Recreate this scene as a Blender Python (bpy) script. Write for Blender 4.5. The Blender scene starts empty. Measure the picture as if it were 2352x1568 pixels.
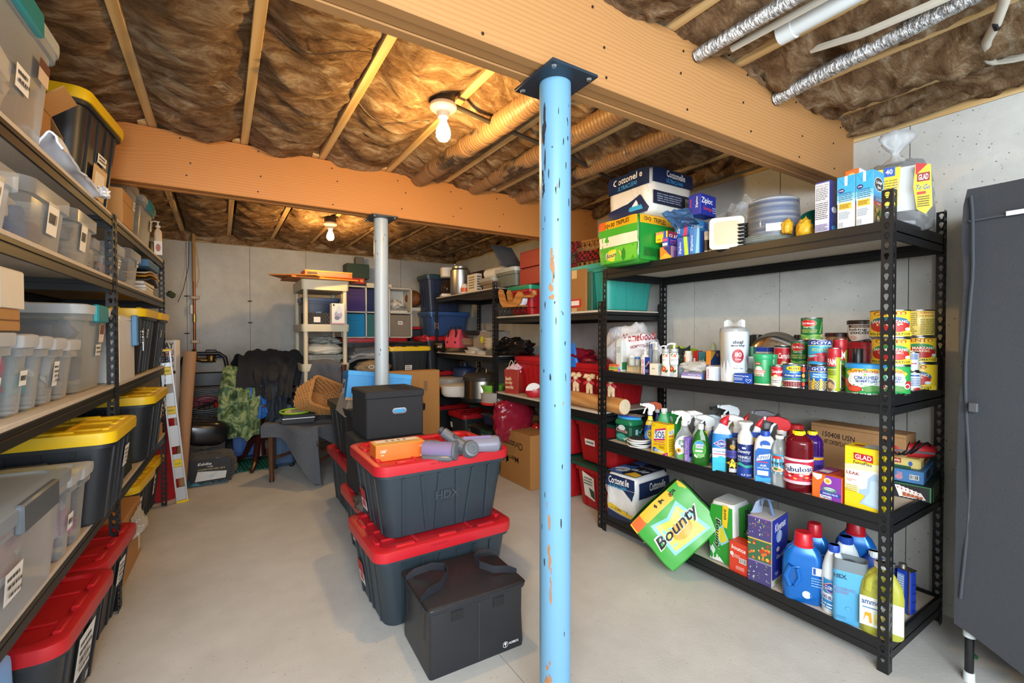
import bpy, bmesh, math, random
from mathutils import Vector as V, Matrix as MX, noise
SC = bpy.context.scene
COL = SC.collection
rnd = random.Random(7)
# ---------------------------------------------------------------- camera
F, YAW, PIT, ROL, H = 1056.5, .5638, -.01432, -.00144, 1.28
_f = V((math.sin(YAW)*math.cos(PIT), math.cos(YAW)*math.cos(PIT), math.sin(PIT)))
_r = V((math.cos(YAW), -math.sin(YAW), 0)); _u = _r.cross(_f)
AR = _r*math.cos(ROL)+_u*math.sin(ROL); AU = -_r*math.sin(ROL)+_u*math.cos(ROL); AF = _f
cd = bpy.data.cameras.new('camera'); cam = bpy.data.objects.new('camera', cd); COL.objects.link(cam)
cd.sensor_width = 36; cd.lens = 36*F/2352; cd.clip_start = .02
cam.matrix_world = MX(((AR.x, AU.x, -AF.x, 0), (AR.y, AU.y, -AF.y, 0), (AR.z, AU.z, -AF.z, H), (0, 0, 0, 1)))
SC.camera = cam
# ---------------------------------------------------------------- light and exposure
vs = SC.view_settings
vs.view_transform = 'Standard'; vs.look = 'None'; vs.gamma = 1; vs.use_curve_mapping = False
vs.exposure = 0.25
SC.cycles.use_denoising = True
SC.cycles.max_bounces = 7; SC.cycles.transparent_max_bounces = 24; SC.cycles.diffuse_bounces = 4
SC.cycles.caustics_reflective = False; SC.cycles.caustics_refractive = False
SC.cycles.sample_clamp_indirect = 6
w = bpy.data.worlds.new('world'); SC.world = w; w.use_nodes = True
w.node_tree.nodes['Background'].inputs[0].default_value = (.80, .90, 1, 1)
w.node_tree.nodes['Background'].inputs[1].default_value = 3.6
def area(name, loc, target, size, sy, power, col):
    l = bpy.data.lights.new(name, 'AREA'); l.shape = 'RECTANGLE'; l.size = size; l.size_y = sy; l.energy = power; l.color = col
    o = bpy.data.objects.new(name, l); COL.objects.link(o); o.location = loc
    o.rotation_euler = (V(target)-V(loc)).to_track_quat('-Z', 'Y').to_euler(); return o
area('bounce_lamp', (-.55, -1.15, 1.95), (1.9, 1.9, 1.0), 2.2, 1.5, 200, (.86, .94, 1))
def point(name, loc, power, col, r):
    l = bpy.data.lights.new(name, 'POINT'); l.energy = power; l.color = col; l.shadow_soft_size = r
    o = bpy.data.objects.new(name, l); COL.objects.link(o); o.location = loc; return o
WARM = (1, .60, .19)
# ---------------------------------------------------------------- pixel rays -> places on real planes (surveying the photograph)
def ray(x, y): return AR*((x-1176)/F) - AU*((y-784)/F) + AF
def at(x, y, z):                                    # point of a level surface
    d = ray(x, y); return V((0, 0, H)) + d*((z-H)/d.z)
def onx(x, y, X): d = ray(x, y); return V((0, 0, H)) + d*(X/d.x)
def ony(x, y, Y): d = ray(x, y); return V((0, 0, H)) + d*(Y/d.y)
def zat(x, y, p):                                   # height seen at a pixel row over a known ground point
    d = ray(x, y); return H + d.z*math.hypot(p[0], p[1])/math.hypot(d.x, d.y)
def cut(px, py, p, u):                              # from p along u to the vertical plane of a pixel column
    d = ray(px, py); return -(p.x*d.y-p.y*d.x)/(u.x*d.y-u.y*d.x)
def fwd(p): return p[0]*AF.x+p[1]*AF.y
# ---------------------------------------------------------------- materials
def lin(h):
    h = h.lstrip('#'); h = ''.join(x*2 for x in h) if len(h) == 3 else h; o = []
    for i in (0, 2, 4):
        c = int(h[i:i+2], 16)/255; o.append(c/12.92 if c <= .04045 else ((c+.055)/1.055)**2.4)
    return (*o, 1)
MC = {}
def N(t, typ, **k):
    n = t.nodes.new(typ)
    for a, b in k.items(): setattr(n, a, b)
    return n
def base(name):
    m = bpy.data.materials.new(name); m.use_nodes = True; t = m.node_tree
    return m, t, t.nodes['Principled BSDF']
def coords(t, scale=(1, 1, 1), space='Object', rot=(0, 0, 0)):
    c = N(t, 'ShaderNodeTexCoord'); mp = N(t, 'ShaderNodeMapping'); mp.inputs['Scale'].default_value = scale; mp.inputs['Rotation'].default_value = rot
    t.links.new(c.outputs[space], mp.inputs['Vector']); return mp.outputs[0]
def noise_n(t, vec, scale, detail=4, rough=.55, dist=0):
    n = N(t, 'ShaderNodeTexNoise'); n.inputs['Scale'].default_value = scale; n.inputs['Detail'].default_value = detail
    n.inputs['Roughness'].default_value = rough; n.inputs['Distortion'].default_value = dist; t.links.new(vec, n.inputs['Vector']); return n.outputs[0]
def ramp(t, fac, stops):
    r = N(t, 'ShaderNodeValToRGB'); e = r.color_ramp.elements
    while len(e) < len(stops): e.new(.5)
    for i, (p, c) in enumerate(stops): e[i].position = p; e[i].color = lin(c) if isinstance(c, str) else c
    t.links.new(fac, r.inputs[0]); return r.outputs[0]
def mixc(t, fac, a, b, mode='MIX'):
    m = N(t, 'ShaderNodeMix', data_type='RGBA', blend_type=mode)
    for s, v in ((0, fac), (6, a), (7, b)):
        if hasattr(v, 'node'): t.links.new(v, m.inputs[s])
        else: m.inputs[s].default_value = v
    return m.outputs[2]
def bump(t, p, h, strength, dist=.01):
    b = N(t, 'ShaderNodeBump'); b.inputs['Strength'].default_value = strength; b.inputs['Distance'].default_value = dist
    t.links.new(h, b.inputs['Height']); t.links.new(b.outputs[0], p.inputs['Normal'])
def shade(c, k): return tuple(min(1, x*k) for x in c[:3])+(1,)
def mat(col, rough=.5, metal=0, var=.06, ns=14, bmp=0, coat=0):
    key = (col, rough, metal, var, ns, bmp, coat)
    if key in MC: return MC[key]
    m, t, p = base('paint_'+col.strip('#')); c = lin(col)
    n = noise_n(t, coords(t), ns, 3)
    t.links.new(mixc(t, n, shade(c, 1-var), shade(c, 1+var)), p.inputs['Base Color'])
    p.inputs['Roughness'].default_value = rough; p.inputs['Metallic'].default_value = metal; p.inputs['Coat Weight'].default_value = coat
    if bmp: bump(t, p, n, bmp, .004)
    MC[key] = m; return m
def plas(col, rough=.35, **k): return mat(col, rough, **k)
def metal(col='#c9c9c9', rough=.25): return mat(col, rough, 1, .04)
def cloth(col, ns=60, **k): return mat(col, .9, 0, .22, ns, .5)
def card(col='#c08f5a'):
    key = ('card', col)
    if key in MC: return MC[key]
    m, t, p = base('cardboard'); c = lin(col); v = coords(t)
    n = noise_n(t, v, 60, 5, .7); n2 = noise_n(t, v, 5, 3)
    a = mixc(t, n, shade(c, .82), shade(c, 1.12)); t.links.new(mixc(t, n2, a, shade(c, .86)), p.inputs['Base Color'])
    p.inputs['Roughness'].default_value = .85; bump(t, p, n, .15, .002); MC[key] = m; return m
def clear(col='#eef2f4', opa=.35, rough=.2, body='#f2f4f5'):   # thin clear plastic: part see-through, part milky, glossy
    key = ('clear', col, opa, rough, body)
    if key in MC: return MC[key]
    m, t, p = base('clear_plastic'); out = t.nodes['Material Output']
    n = noise_n(t, coords(t), 9, 3)
    t.links.new(mixc(t, n, shade(lin(body), .92), lin(body)), p.inputs['Base Color']); p.inputs['Roughness'].default_value = rough
    tr = N(t, 'ShaderNodeBsdfTransparent'); tr.inputs[0].default_value = lin(col)
    fr = N(t, 'ShaderNodeFresnel'); fr.inputs[0].default_value = 1.35
    ad = N(t, 'ShaderNodeMath', operation='ADD', use_clamp=True); ad.inputs[1].default_value = opa; t.links.new(fr.outputs[0], ad.inputs[0])
    mx = N(t, 'ShaderNodeMixShader'); t.links.new(ad.outputs[0], mx.inputs[0]); t.links.new(tr.outputs[0], mx.inputs[1]); t.links.new(p.outputs[0], mx.inputs[2])
    t.links.new(mx.outputs[0], out.inputs[0]); MC[key] = m; return m
def wood(name, a, b, axis=0, scale=9, rough=.6, knots=True):
    key = ('wood', name, a, b, axis)
    if key in MC: return MC[key]
    m, t, p = base(name); s = [1, 1, 1]; s[axis] = .09
    v = coords(t, tuple(s)); n0 = noise_n(t, v, scale*.35, 2)
    wv = N(t, 'ShaderNodeTexWave', wave_type='BANDS', bands_direction='DIAGONAL'); t.links.new(v, wv.inputs['Vector'])
    wv.inputs['Scale'].default_value = scale; wv.inputs['Distortion'].default_value = 9; wv.inputs['Detail'].default_value = 2; wv.inputs['Detail Scale'].default_value = .7
    n = noise_n(t, v, scale*9, 4)
    g = mixc(t, wv.outputs[1], lin(a), lin(b)); g = mixc(t, n, g, mixc(t, .5, g, shade(lin(b), .9)))
    g = mixc(t, ramp(t, n0, [(.35, '#000000'), (.7, '#777777')]), g, shade(lin(a), 1.08))
    if knots:
        s2 = [1, 1, 1]; s2[axis] = .55
        vo = N(t, 'ShaderNodeTexVoronoi'); vo.inputs['Scale'].default_value = 3.6; t.links.new(coords(t, tuple(s2)), vo.inputs['Vector'])
        g = mixc(t, ramp(t, vo.outputs[0], [(.035, '#ffffff'), (.075, '#000000')]), g, lin('#7a4a20'))
    t.links.new(g, p.inputs['Base Color']); p.inputs['Roughness'].default_value = rough; bump(t, p, n, .12, .003)
    MC[key] = m; return m
def chip(col='#d3c4ad'):
    key = ('chip', col)
    if key in MC: return MC[key]
    m, t, p = base('particle_board'); v = coords(t); c = lin(col)
    vo = N(t, 'ShaderNodeTexVoronoi'); vo.inputs['Scale'].default_value = 190; t.links.new(v, vo.inputs['Vector'])
    t.links.new(mixc(t, noise_n(t, v, 120, 3), shade(c, .72), mixc(t, vo.outputs[0], shade(c, 1.12), shade(c, .85))), p.inputs['Base Color'])
    p.inputs['Roughness'].default_value = .8; MC[key] = m; return m
# ---------------------------------------------------------------- mesh building
def sect(w, d, r, n=3, ox=0, oy=0):                 # rounded rectangle, counter-clockwise
    r = max(1e-4, min(r, w/2-1e-4, d/2-1e-4)); o = []
    for k, (sx, sy) in enumerate(((1, 1), (-1, 1), (-1, -1), (1, -1))):
        for i in range(n+1):
            a = (k+i/n)*math.pi/2
            o.append((ox+sx*(w/2-r)+r*math.cos(a), oy+sy*(d/2-r)+r*math.sin(a)))
    return o
class MB:
    def __init__(s): s.v = []; s.f = []; s.mi = []; s.mats = []; s.X = None
    def m(s, mt):
        if mt not in s.mats: s.mats.append(mt)
        return s.mats.index(mt)
    def add(s, vs, fs, mt=None, X=None):
        X = X or s.X; b = len(s.v); k = s.m(mt) if mt else 0
        s.v += [tuple(X @ V(p)) if X else tuple(p) for p in vs]
        s.f += [tuple(i+b for i in f) for f in fs]; s.mi += [k]*len(fs); return s
    def rings(s, rg, cap=True, closed=False, **k):
        n = len(rg[0]); vs = [p for r in rg for p in r]; fs = []
        for i in range(len(rg)-(0 if closed else 1)):
            a, b = i*n, ((i+1) % len(rg))*n
            fs += [(a+j, a+(j+1) % n, b+(j+1) % n, b+j) for j in range(n)]
        if cap and not closed: fs += [tuple(range(n))[::-1], tuple(range((len(rg)-1)*n, len(rg)*n))]
        return s.add(vs, fs, **k)
    def loft(s, secs, n=3, cap=True, **k):             # (z, w, d, r[, ox, oy])
        return s.rings([[(x, y, q[0]) for x, y in sect(q[1], q[2], q[3], n, *(q[4:6] if len(q) > 4 else (0, 0)))] for q in secs], cap, **k)
    def box(s, x0, y0, z0, x1, y1, z1, b=0, **k):
        cx, cy, w, d = (x0+x1)/2, (y0+y1)/2, x1-x0, y1-y0
        if b:
            b = min(b, w*.45, d*.45, (z1-z0)*.45)
            return s.loft([(z0, w-2*b, d-2*b, b*.3, cx, cy), (z0+b, w, d, b, cx, cy), (z1-b, w, d, b, cx, cy), (z1, w-2*b, d-2*b, b*.3, cx, cy)], 1, **k)
        vs = [(x, y, z) for z in (z0, z1) for x, y in ((x0, y0), (x1, y0), (x1, y1), (x0, y1))]
        return s.add(vs, [(3, 2, 1, 0), (4, 5, 6, 7), (0, 1, 5, 4), (1, 2, 6, 5), (2, 3, 7, 6), (3, 0, 4, 7)], **k)
    def lathe(s, prof, n=20, cap=True, ox=0, oy=0, **k):
        return s.rings([[(ox+r*math.cos(i*2*math.pi/n), oy+r*math.sin(i*2*math.pi/n), z) for i in range(n)] for r, z in prof], cap, **k)
    def tube(s, path, r, n=6, closed=False, flat=None, cap=True, **k):
        P = [V(p) for p in path]; rg = []; up = V((0, 0, 1))
        for i, p in enumerate(P):
            a = P[i-1] if (i or closed) else p; b = P[(i+1) % len(P)] if (i < len(P)-1 or closed) else p
            t = (b-a).normalized(); x = t.cross(up)
            if x.length < .05: x = t.cross(V((0, 1, 0)))
            x.normalize(); y = x.cross(t).normalized(); up = y if abs(y.z) < .99 and flat is None else V((0, 0, 1))
            if flat: x = V(flat).normalized(); y = t.cross(x).normalized()
            rr = r[i] if isinstance(r, (list, tuple)) and not flat else r
            q = []
            for j in range(n):
                a2 = 2*math.pi*j/n
                ca, sa = math.cos(a2), math.sin(a2)
                if flat: ca, sa = math.copysign(r[0], math.cos(a2+.01)), math.copysign(r[1], math.sin(a2+.01)); q.append(tuple(p+x*ca+y*sa))
                else: q.append(tuple(p+x*ca*rr+y*sa*rr))
            rg.append(q)
        return s.rings(rg, cap, closed, **k)
    def strap(s, path, side, w, t, **k): return s.tube(path, (w/2, t/2), 4, flat=side, **k)
    def prism(s, pts, z0, z1, **k): return s.rings([[(x, y, z0) for x, y in pts], [(x, y, z1) for x, y in pts]], **k)
    def blob(s, rx, ry, rz, amp=.1, fr=3, seed=0, nu=20, nv=12, flat=-.8, pw=1, **k):
        rg = []
        for i in range(nv+1):
            ph = -math.pi/2+math.pi*i/nv*.999+.0005; q = []
            for j in range(nu):
                th = 2*math.pi*j/nu
                c, si = math.cos(th), math.sin(th); cp, sp = math.cos(ph), math.sin(ph)
                f = lambda x: math.copysign(abs(x)**pw, x)
                d = V((f(cp)*f(c), f(cp)*f(si), f(sp)))
                e = 1+amp*(noise.noise(d*fr+V((seed*7.3, seed, 0)))*1.4+.5*noise.noise(d*fr*2.3+V((0, seed*3.1, 5))))
                z = max(d.z*e, flat)
                q.append((rx*d.x*e, ry*d.y*e, rz*z-rz*flat))
            rg.append(q)
        return s.rings(rg, **k)
    def sheet(s, fn, nu, nv, th=.003, **k):             # fn(u,v) -> point; both faces, closed rim
        P = [[V(fn(i/nu, j/nv)) for j in range(nv+1)] for i in range(nu+1)]; vs = []; idx = {}
        for sd in (0, 1):
            for i in range(nu+1):
                for j in range(nv+1):
                    a = P[min(i+1, nu)][j]-P[max(i-1, 0)][j]; b = P[i][min(j+1, nv)]-P[i][max(j-1, 0)]
                    nn = a.cross(b); nn = nn.normalized() if nn.length > 1e-9 else V((0, 0, 1))
                    idx[sd, i, j] = len(vs); vs.append(tuple(P[i][j]+nn*(th/2 if sd == 0 else -th/2)))
        fs = []
        for i in range(nu):
            for j in range(nv):
                fs.append((idx[0, i, j], idx[0, i+1, j], idx[0, i+1, j+1], idx[0, i, j+1])); fs.append((idx[1, i, j+1], idx[1, i+1, j+1], idx[1, i+1, j], idx[1, i, j]))
        for i in range(nu):
            for j in (0, nv): q = (idx[0, i, j], idx[1, i, j], idx[1, i+1, j], idx[0, i+1, j]); fs.append(q if j == 0 else q[::-1])
        for j in range(nv):
            for i in (0, nu): q = (idx[0, i, j], idx[0, i, j+1], idx[1, i, j+1], idx[1, i, j]); fs.append(q if i == 0 else q[::-1])
        return s.add(vs, fs, **k)
    def mesh(s, name, mt, ang=40):
        me = bpy.data.meshes.new(name); me.from_pydata(s.v, [], s.f)
        for x in (s.mats or [mt]): me.materials.append(x)
        if s.mats and len(s.mats) > 1: me.polygons.foreach_set('material_index', s.mi)
        me.polygons.foreach_set('use_smooth', [True]*len(me.polygons)); me.set_sharp_from_angle(angle=math.radians(ang)); me.update(); return me
    def build(s, name, mt, parent=None, label=None, ang=40, loc=None, rot=None):
        o = bpy.data.objects.new(name, s.mesh(name, mt, ang)); COL.objects.link(o)
        if parent: o.parent = parent
        if label: o['label'] = label
        if loc is not None: o.location = loc
        if rot is not None: o.rotation_euler = rot
        return o
def fixn(me):
    b = bmesh.new(); b.from_mesh(me); bmesh.ops.recalc_face_normals(b, faces=b.faces); b.to_mesh(me); b.free()
def thing(name, label, cat, loc, rot=0, group=None, kind=None):
    o = bpy.data.objects.new(name, None); COL.objects.link(o); o.location = loc; o.empty_display_size = .05
    o.rotation_euler = rot if isinstance(rot, (tuple, list)) else (0, 0, rot)
    if label: o['label'] = label
    if cat: o['category'] = cat
    if group: o['group'] = group
    if kind: o['kind'] = kind
    return o
# ---------------------------------------------------------------- flat print: patches and lettering on a face of a thing
TX = {}
def text_mesh(s, bold=True, ital=0):
    k = (s, bold, ital)
    if k not in TX:
        c = bpy.data.curves.new('t', 'FONT'); c.body = s; c.size = 1; c.resolution_u = 2; c.fill_mode = 'FRONT'; c.shear = ital
        c.offset = .018 if bold else 0
        o = bpy.data.objects.new('t', c); me = bpy.data.meshes.new_from_object(o)
        vs = [(v.co.x, v.co.y) for v in me.vertices]; fs = [tuple(p.vertices) for p in me.polygons]
        x0 = min(a for a, b in vs); x1 = max(a for a, b in vs); y0 = min(b for a, b in vs); y1 = max(b for a, b in vs)
        TX[k] = ([((a-x0)/(x1-x0)-.5, (b-y0)/(y1-y0)-.5) for a, b in vs], fs)
        bpy.data.meshes.remove(me); bpy.data.objects.remove(o); bpy.data.curves.remove(c)
    return TX[k]
def refine(vs, fs):
    b = bmesh.new(); q = [b.verts.new((x, y, 0)) for x, y in vs]
    for f in fs:
        try: b.faces.new([q[i] for i in f])
        except ValueError: pass
    for k in range(3): bmesh.ops.subdivide_edges(b, edges=[e for e in b.edges if (e.verts[0].co-e.verts[1].co).length > .1], cuts=1); bmesh.ops.triangulate(b, faces=b.faces[:])
    b.verts.index_update(); r = [(v.co.x, v.co.y) for v in b.verts], [tuple(v.index for v in f.verts) for f in b.faces]; b.free(); return r
def facemap(face, w, d, h, e, r=None):
    if face == 'f': return lambda u, v: (-w/2+u*w, -d/2-e, v*h)
    if face == 'r': return lambda u, v: (w/2+e, -d/2+u*d, v*h)
    if face == 'l': return lambda u, v: (-w/2-e, d/2-u*d, v*h)
    if face == 'k': return lambda u, v: (w/2-u*w, d/2+e, v*h)
    if face == 't': return lambda u, v: (-w/2+u*w, -d/2+v*d, h+e)
    R = (r or w/2)+e                                 # 'c': half a cylinder facing -y
    return lambda u, v: (R*math.sin((u-.5)*math.pi), -R*math.cos((u-.5)*math.pi), v*h)
def prints(root, dims, items, rough=.4, warp=None):
    """items: ('R',face,u0,v0,u1,v1,col) ('E',face,uc,vc,ru,rv,col) ('P',face,[(u,v)..],col) ('T',face,uc,vc,w,h,text,col[,rot,ital])"""
    if not items: return
    A = {}; e = .006 if warp else .0007; st = min(.0006, .008/len(items)) if warp else min(.00025, .004/len(items))
    for it in items:
        fm = facemap(it[1], *dims[:3], e, dims[3] if len(dims) > 3 else None); e += st
        if warp: g0 = fm; fm = lambda u, v, g0=g0: warp(*g0(u, v))
        if it[0] == 'T':
            vs, fs = text_mesh(it[6], True, it[9] if len(it) > 9 else 0)
            if warp: vs, fs = refine(vs, fs)
            a = math.radians(it[8]) if len(it) > 8 else 0
            ca, sa = round(math.cos(a), 6), round(math.sin(a), 6); q = []
            D = dims; fw = {'r': D[1], 'l': D[1], 'c': math.pi*(D[3] if len(D) > 3 else D[0]/2)}.get(it[1], D[0]); fh = D[1] if it[1] == 't' else D[2]
            for x, y in vs:
                if abs(sa) > .9: x, y = x*it[4]*fh, y*it[5]*fw
                else: x, y = x*it[4]*fw, y*it[5]*fh
                q.append(fm(it[2]+(x*ca-y*sa)/fw, it[3]+(x*sa+y*ca)/fh))
            B = MB(); B.add(q, fs, mat(it[7], rough)); B.build('lettering', None, root, ang=180); continue
        if it[0] == 'R':
            _, _, u0, v0, u1, v1, c = it; n = (10 if abs(u1-u0) > .15 else 2) if it[1] == 'c' or warp else 1; mv = (6 if abs(v1-v0) > .15 else 2) if warp else 1
            vs = [(u0+(u1-u0)*i/n, v0+(v1-v0)*j/mv) for j in range(mv+1) for i in range(n+1)]
            fs = [(j*(n+1)+i, j*(n+1)+i+1, (j+1)*(n+1)+i+1, (j+1)*(n+1)+i) for j in range(mv) for i in range(n)]
        else:
            if it[0] == 'E': _, _, uc, vc, ru, rv, c = it; pts = [(uc+ru*math.cos(i*math.pi/9), vc+rv*math.sin(i*math.pi/9)) for i in range(18)]
            else: _, _, pts, c = it
            if warp or it[1] == 'c':
                bb = bmesh.new(); bb.faces.new([bb.verts.new((x, y, 0)) for x, y in pts]); bmesh.ops.triangulate(bb, faces=bb.faces[:])
                bmesh.ops.subdivide_edges(bb, edges=bb.edges[:], cuts=3, use_grid_fill=True); bmesh.ops.triangulate(bb, faces=bb.faces[:]); bb.verts.index_update()
                vs = [(v.co.x, v.co.y) for v in bb.verts]; fs = [tuple(v.index for v in f.verts) for f in bb.faces]; bb.free()
            else: vs = pts; fs = [tuple(range(len(pts)))]
        A.setdefault(it[1], MB()).add([fm(*v) for v in vs], fs, mat(c, rough))
    for k in A: A[k].build('printed_label', None, root, ang=180)
def bars(face, u0, v0, u1, v1, seed=1, n=9, col='#222222', bg='#f4f4f0'):       # bar code
    r = random.Random(seed); o = [('R', face, u0, v0, u1, v1, bg)]; du = (u1-u0)/(2*n+1)
    for i in range(n):
        a = u0+du*(2*i+1); o.append(('R', face, a, v0+(v1-v0)*.12, a+du*r.uniform(.5, 1.4), v1-(v1-v0)*.08, col))
    return o
def lines(face, u0, v0, u1, v1, n, col, seed=3, k=.45):                        # small print too fine to read
    r = random.Random(seed); o = []
    for i in range(n):
        y = v1-(v1-v0)*(i+.5)/n; h = (v1-v0)/n*k/2; u = u0
        while u < u1-.03*(u1-u0):
            l = min(u1-u, (u1-u0)*r.uniform(.08, .3)); o.append(('R', face, u, y-h, u+l*.86, y+h, col)); u += l
            if u > u0+(u1-u0)*r.uniform(.75, 1): break
    return o
# ---------------------------------------------------------------- fitting a thing to what the survey gives
def face_cam(p, a=0): return math.atan2(p[1], p[0])-math.pi/2+a
XMIN = [0]                                           # front edge of the deck in use: nothing starts before it
def fit(side, q, z, rz, d=None, X=None):
    """side R: near upright edge between front (seen to its left) and end; side L: the front is seen to the edge's right. -> centre, w, d, h"""
    xN, yb, yt, xL, xR = q; p = at(xN, yb, z)
    if X: p = onx(xN, yt, X); p.z = z
    if XMIN[0] and p.x < XMIN[0]: p *= XMIN[0]/p.x; p.z = z
    u = V((math.cos(rz), math.sin(rz), 0)); v = V((-u.y, u.x, 0))
    if side == 'R':
        w_ = cut(xL, yb, p, -u); d_ = d or cut(xR, yb, p, v); c = p-u*w_/2+v*d_/2
    else:
        d_ = d or cut(xL, yb, p, v); w_ = cut(xR, yb, p, u); c = p+u*w_/2+v*d_/2
    return V((c.x, c.y, z)), w_, d_, zat(xN, yt, p)-z
def fitc(xl, xr, yb, yt, z, X=None):
    c = (xl+xr)/2; p = at(c, yb, z)
    if X: p = onx(c, yt, X); p.z = z
    if XMIN[0] and p.x < XMIN[0]: p *= XMIN[0]/p.x; p.z = z
    d = V((p.x, p.y, 0)).normalized(); r = (xr-xl)/2*fwd(p)/F
    for _ in range(3): r = (xr-xl)/2*fwd(p+d*r)/F*.985
    q = p+d*r; return V((q.x, q.y, z)), r, zat(c, yt, p)-z
RR = -math.pi/2                                      # things on the long rack face the aisle
# ================================================================ the setting
ZJ = 2.355; YB = 5.89; WX = 2.78
def concrete(name, a, b, c, pit='#6f6a60', sc=1):
    m, t, p = base(name); v = coords(t, space='Object')
    n1 = noise_n(t, v, 1.3*sc, 5, .6); n2 = noise_n(t, v, 9*sc, 5, .65); n3 = noise_n(t, v, 75, 3, .8)
    g = ramp(t, n1, [(.3, a), (.5, b), (.72, c)]); g = mixc(t, ramp(t, n2, [(.35, '#000000'), (.75, '#8c8c8c')]), g, shade(lin(a), .86))
    g = mixc(t, ramp(t, n3, [(.28, '#ffffff'), (.35, '#000000')]), g, lin(pit))
    vo = N(t, 'ShaderNodeTexVoronoi'); vo.inputs['Scale'].default_value = 26; vo.inputs['Randomness'].default_value = 1; t.links.new(v, vo.inputs['Vector'])
    g = mixc(t, ramp(t, vo.outputs[0], [(.05, '#ffffff'), (.09, '#000000')]), g, lin(pit))
    t.links.new(g, p.inputs['Base Color']); p.inputs['Roughness'].default_value = .8
    bump(t, p, n3, .25, .004); return m
WALLM = concrete('formed_concrete', '#a9a8a2', '#c2c1bb', '#d4d4cf', '#66635c')
FLOORM = concrete('floor_concrete', '#b7b6b1', '#c9c8c4', '#d6d5d1', '#9b9890', .8)
fl = thing('floor', 'pale smooth troweled concrete basement floor', None, (0, 0, 0), kind='structure')
b = MB(); b.box(-1.25, -3, -.1, .93, YB+.2, 0); b.build('concrete_slab', FLOORM, fl)
b = MB(); b.box(.933, -3, -.1, WX+.2, YB+.2, 0); b.build('concrete_slab', FLOORM, fl)
b = MB(); b.box(.93, -3, -.1, .933, YB, -.004); b.build('control_joint', mat('#8d877b', .9), fl)
seam = mat('#5f5a50', .9)
def wall(name, label, x0, x1, z1, tr):               # form-board panels in a row, joints recessed
    r = thing(name, label, None, (0, 0, 0), kind='structure')
    for a, c in zip(x0, x1):
        mb = MB(); mb.X = tr; mb.box(a+.002, 0, 0, c-.002, .12, z1); mb.build('concrete_panel', WALLM, r)
    mb = MB(); mb.X = tr; mb.box(x0[0], .004, 0, x1[-1], .125, z1-.001); mb.build('joint_backing', seam, r)
    return r
e = [-1.25, -.876, -.3, .275, .85, 1.425, 2.0, 2.575, 2.9]
wb = wall('wall_back', 'far wall of grey formed concrete panels', e[:-1], e[1:], 2.265, MX.Translation((0, YB, 0)))
e = [-2.5, -1.45, -.875, -.3, .275, .849, 1.45, 2.026, 2.6, 3.18, 3.75, 4.33, 4.9, 5.48, YB]
TR = MX.Translation((WX, 0, 0)) @ MX.Rotation(-math.pi/2, 4, 'Z')
wr = wall('wall_right', 'long grey concrete wall behind the loaded racks', [-x for x in e[:0:-1]], [-x for x in e[-2::-1]], 2.27, TR)
TL = MX.Translation((-1.15, 0, 0)) @ MX.Rotation(math.pi/2, 4, 'Z')
wall('wall_left', 'concrete wall hidden behind the tote racks', [-2.5, 0, 2.5, 4.2], [0, 2.5, 4.2, YB], 2.27, TL)
pit = mat('#6b4a35', .9)
for x, z in ((-.3, 1.69), (.275, 1.66), (.275, 1.42), (-.3, 1.3)):
    mb = MB(); mb.blob(.022, .006, .018, .3, 3, x); mb.build('tie_hole', pit, wb, loc=(x, YB, z), rot=(math.pi/2, 0, 0))
for y, z in ((1.45, 1.9), (.62, 1.35), (.75, .55), (.45, 1.9), (1.45, .8)):
    mb = MB(); mb.blob(.014, .012, .004, .3, 3, y); mb.build('tie_hole', mat('#7d786e', .9), wr, loc=(WX, y, z), rot=(0, -math.pi/2, 0))
SPR = wood('framing_lumber', '#dcc08c', '#c49d63', 1, 10)
SPX = wood('sill_lumber', '#d6b985', '#bf985e', 0, 10)
ce = thing('ceiling', 'open ceiling of joists packed with brown insulation', None, (0, 0, 0), kind='structure')
b = MB(); b.box(-1.15, YB+.0, 2.268, WX, YB+.1, 2.31); b.build('sill_plate', SPX, ce)
b = MB(); b.box(WX+.0, -2.5, 2.272, WX+.1, YB, 2.315); b.build('sill_plate', SPR, ce)
b = MB(); b.box(-1.3, -3, 2.62, WX+.2, YB+.2, 2.66); b.build('subfloor', wood('subfloor_ply', '#a98250', '#8f6a3d', 0, 4), ce)
for q in ((-1.3, YB+.06, WX+.2, YB+.1), (WX+.11, -2.5, WX+.15, YB+.1), (-1.3, -2.5, -1.26, YB+.1)):
    b = MB(); b.box(q[0], q[1], 2.29, q[2], q[3], 2.63); b.build('rim_joist', SPX if q[2]-q[0] > 1 else SPR, ce)
JX = [-.29+.41*k for k in range(-2, 8)]
jm = MB(); jm.box(-.019, 0, 0, .019, 1, .24, .002); JM = jm.mesh('joist', SPR)
def joist(x, y0, y1):
    o = bpy.data.objects.new('joist', JM); COL.objects.link(o); o.parent = ce; o.location = (x, y0, ZJ); o.scale = (1, y1-y0, 1)
for x in JX:
    joist(x, -2.4, 1.26); joist(x+(.0 if x < 1.2 else 0), 1.262, 3.16); joist(x-.04, 2.965, YB+.05)
m, t, p = base('brown_insulation'); p.inputs['Roughness'].default_value = 1; p.inputs['Specular IOR Level'].default_value = .05
v = coords(t, (2.2, 4.2, 3)); nn = noise_n(t, v, 2.3, 11, .7, 1.3); n4 = noise_n(t, coords(t, (1.2, 4, 2)), 15, 8, .75, 2.2); n5 = noise_n(t, coords(t), 1.1, 2)
g = ramp(t, nn, [(.30, '#5f4733'), (.42, '#8a6a4d'), (.52, '#ac8a67'), (.62, '#d2ba99'), (.72, '#eadcc8')])
g = mixc(t, ramp(t, n4, [(.30, '#b0b0b0'), (.46, '#000000')]), g, shade(lin('#4a3322'), 1)); g = mixc(t, ramp(t, n4, [(.55, '#000000'), (.8, '#bbbbbb')]), g, lin('#dcc7a6'))
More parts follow.
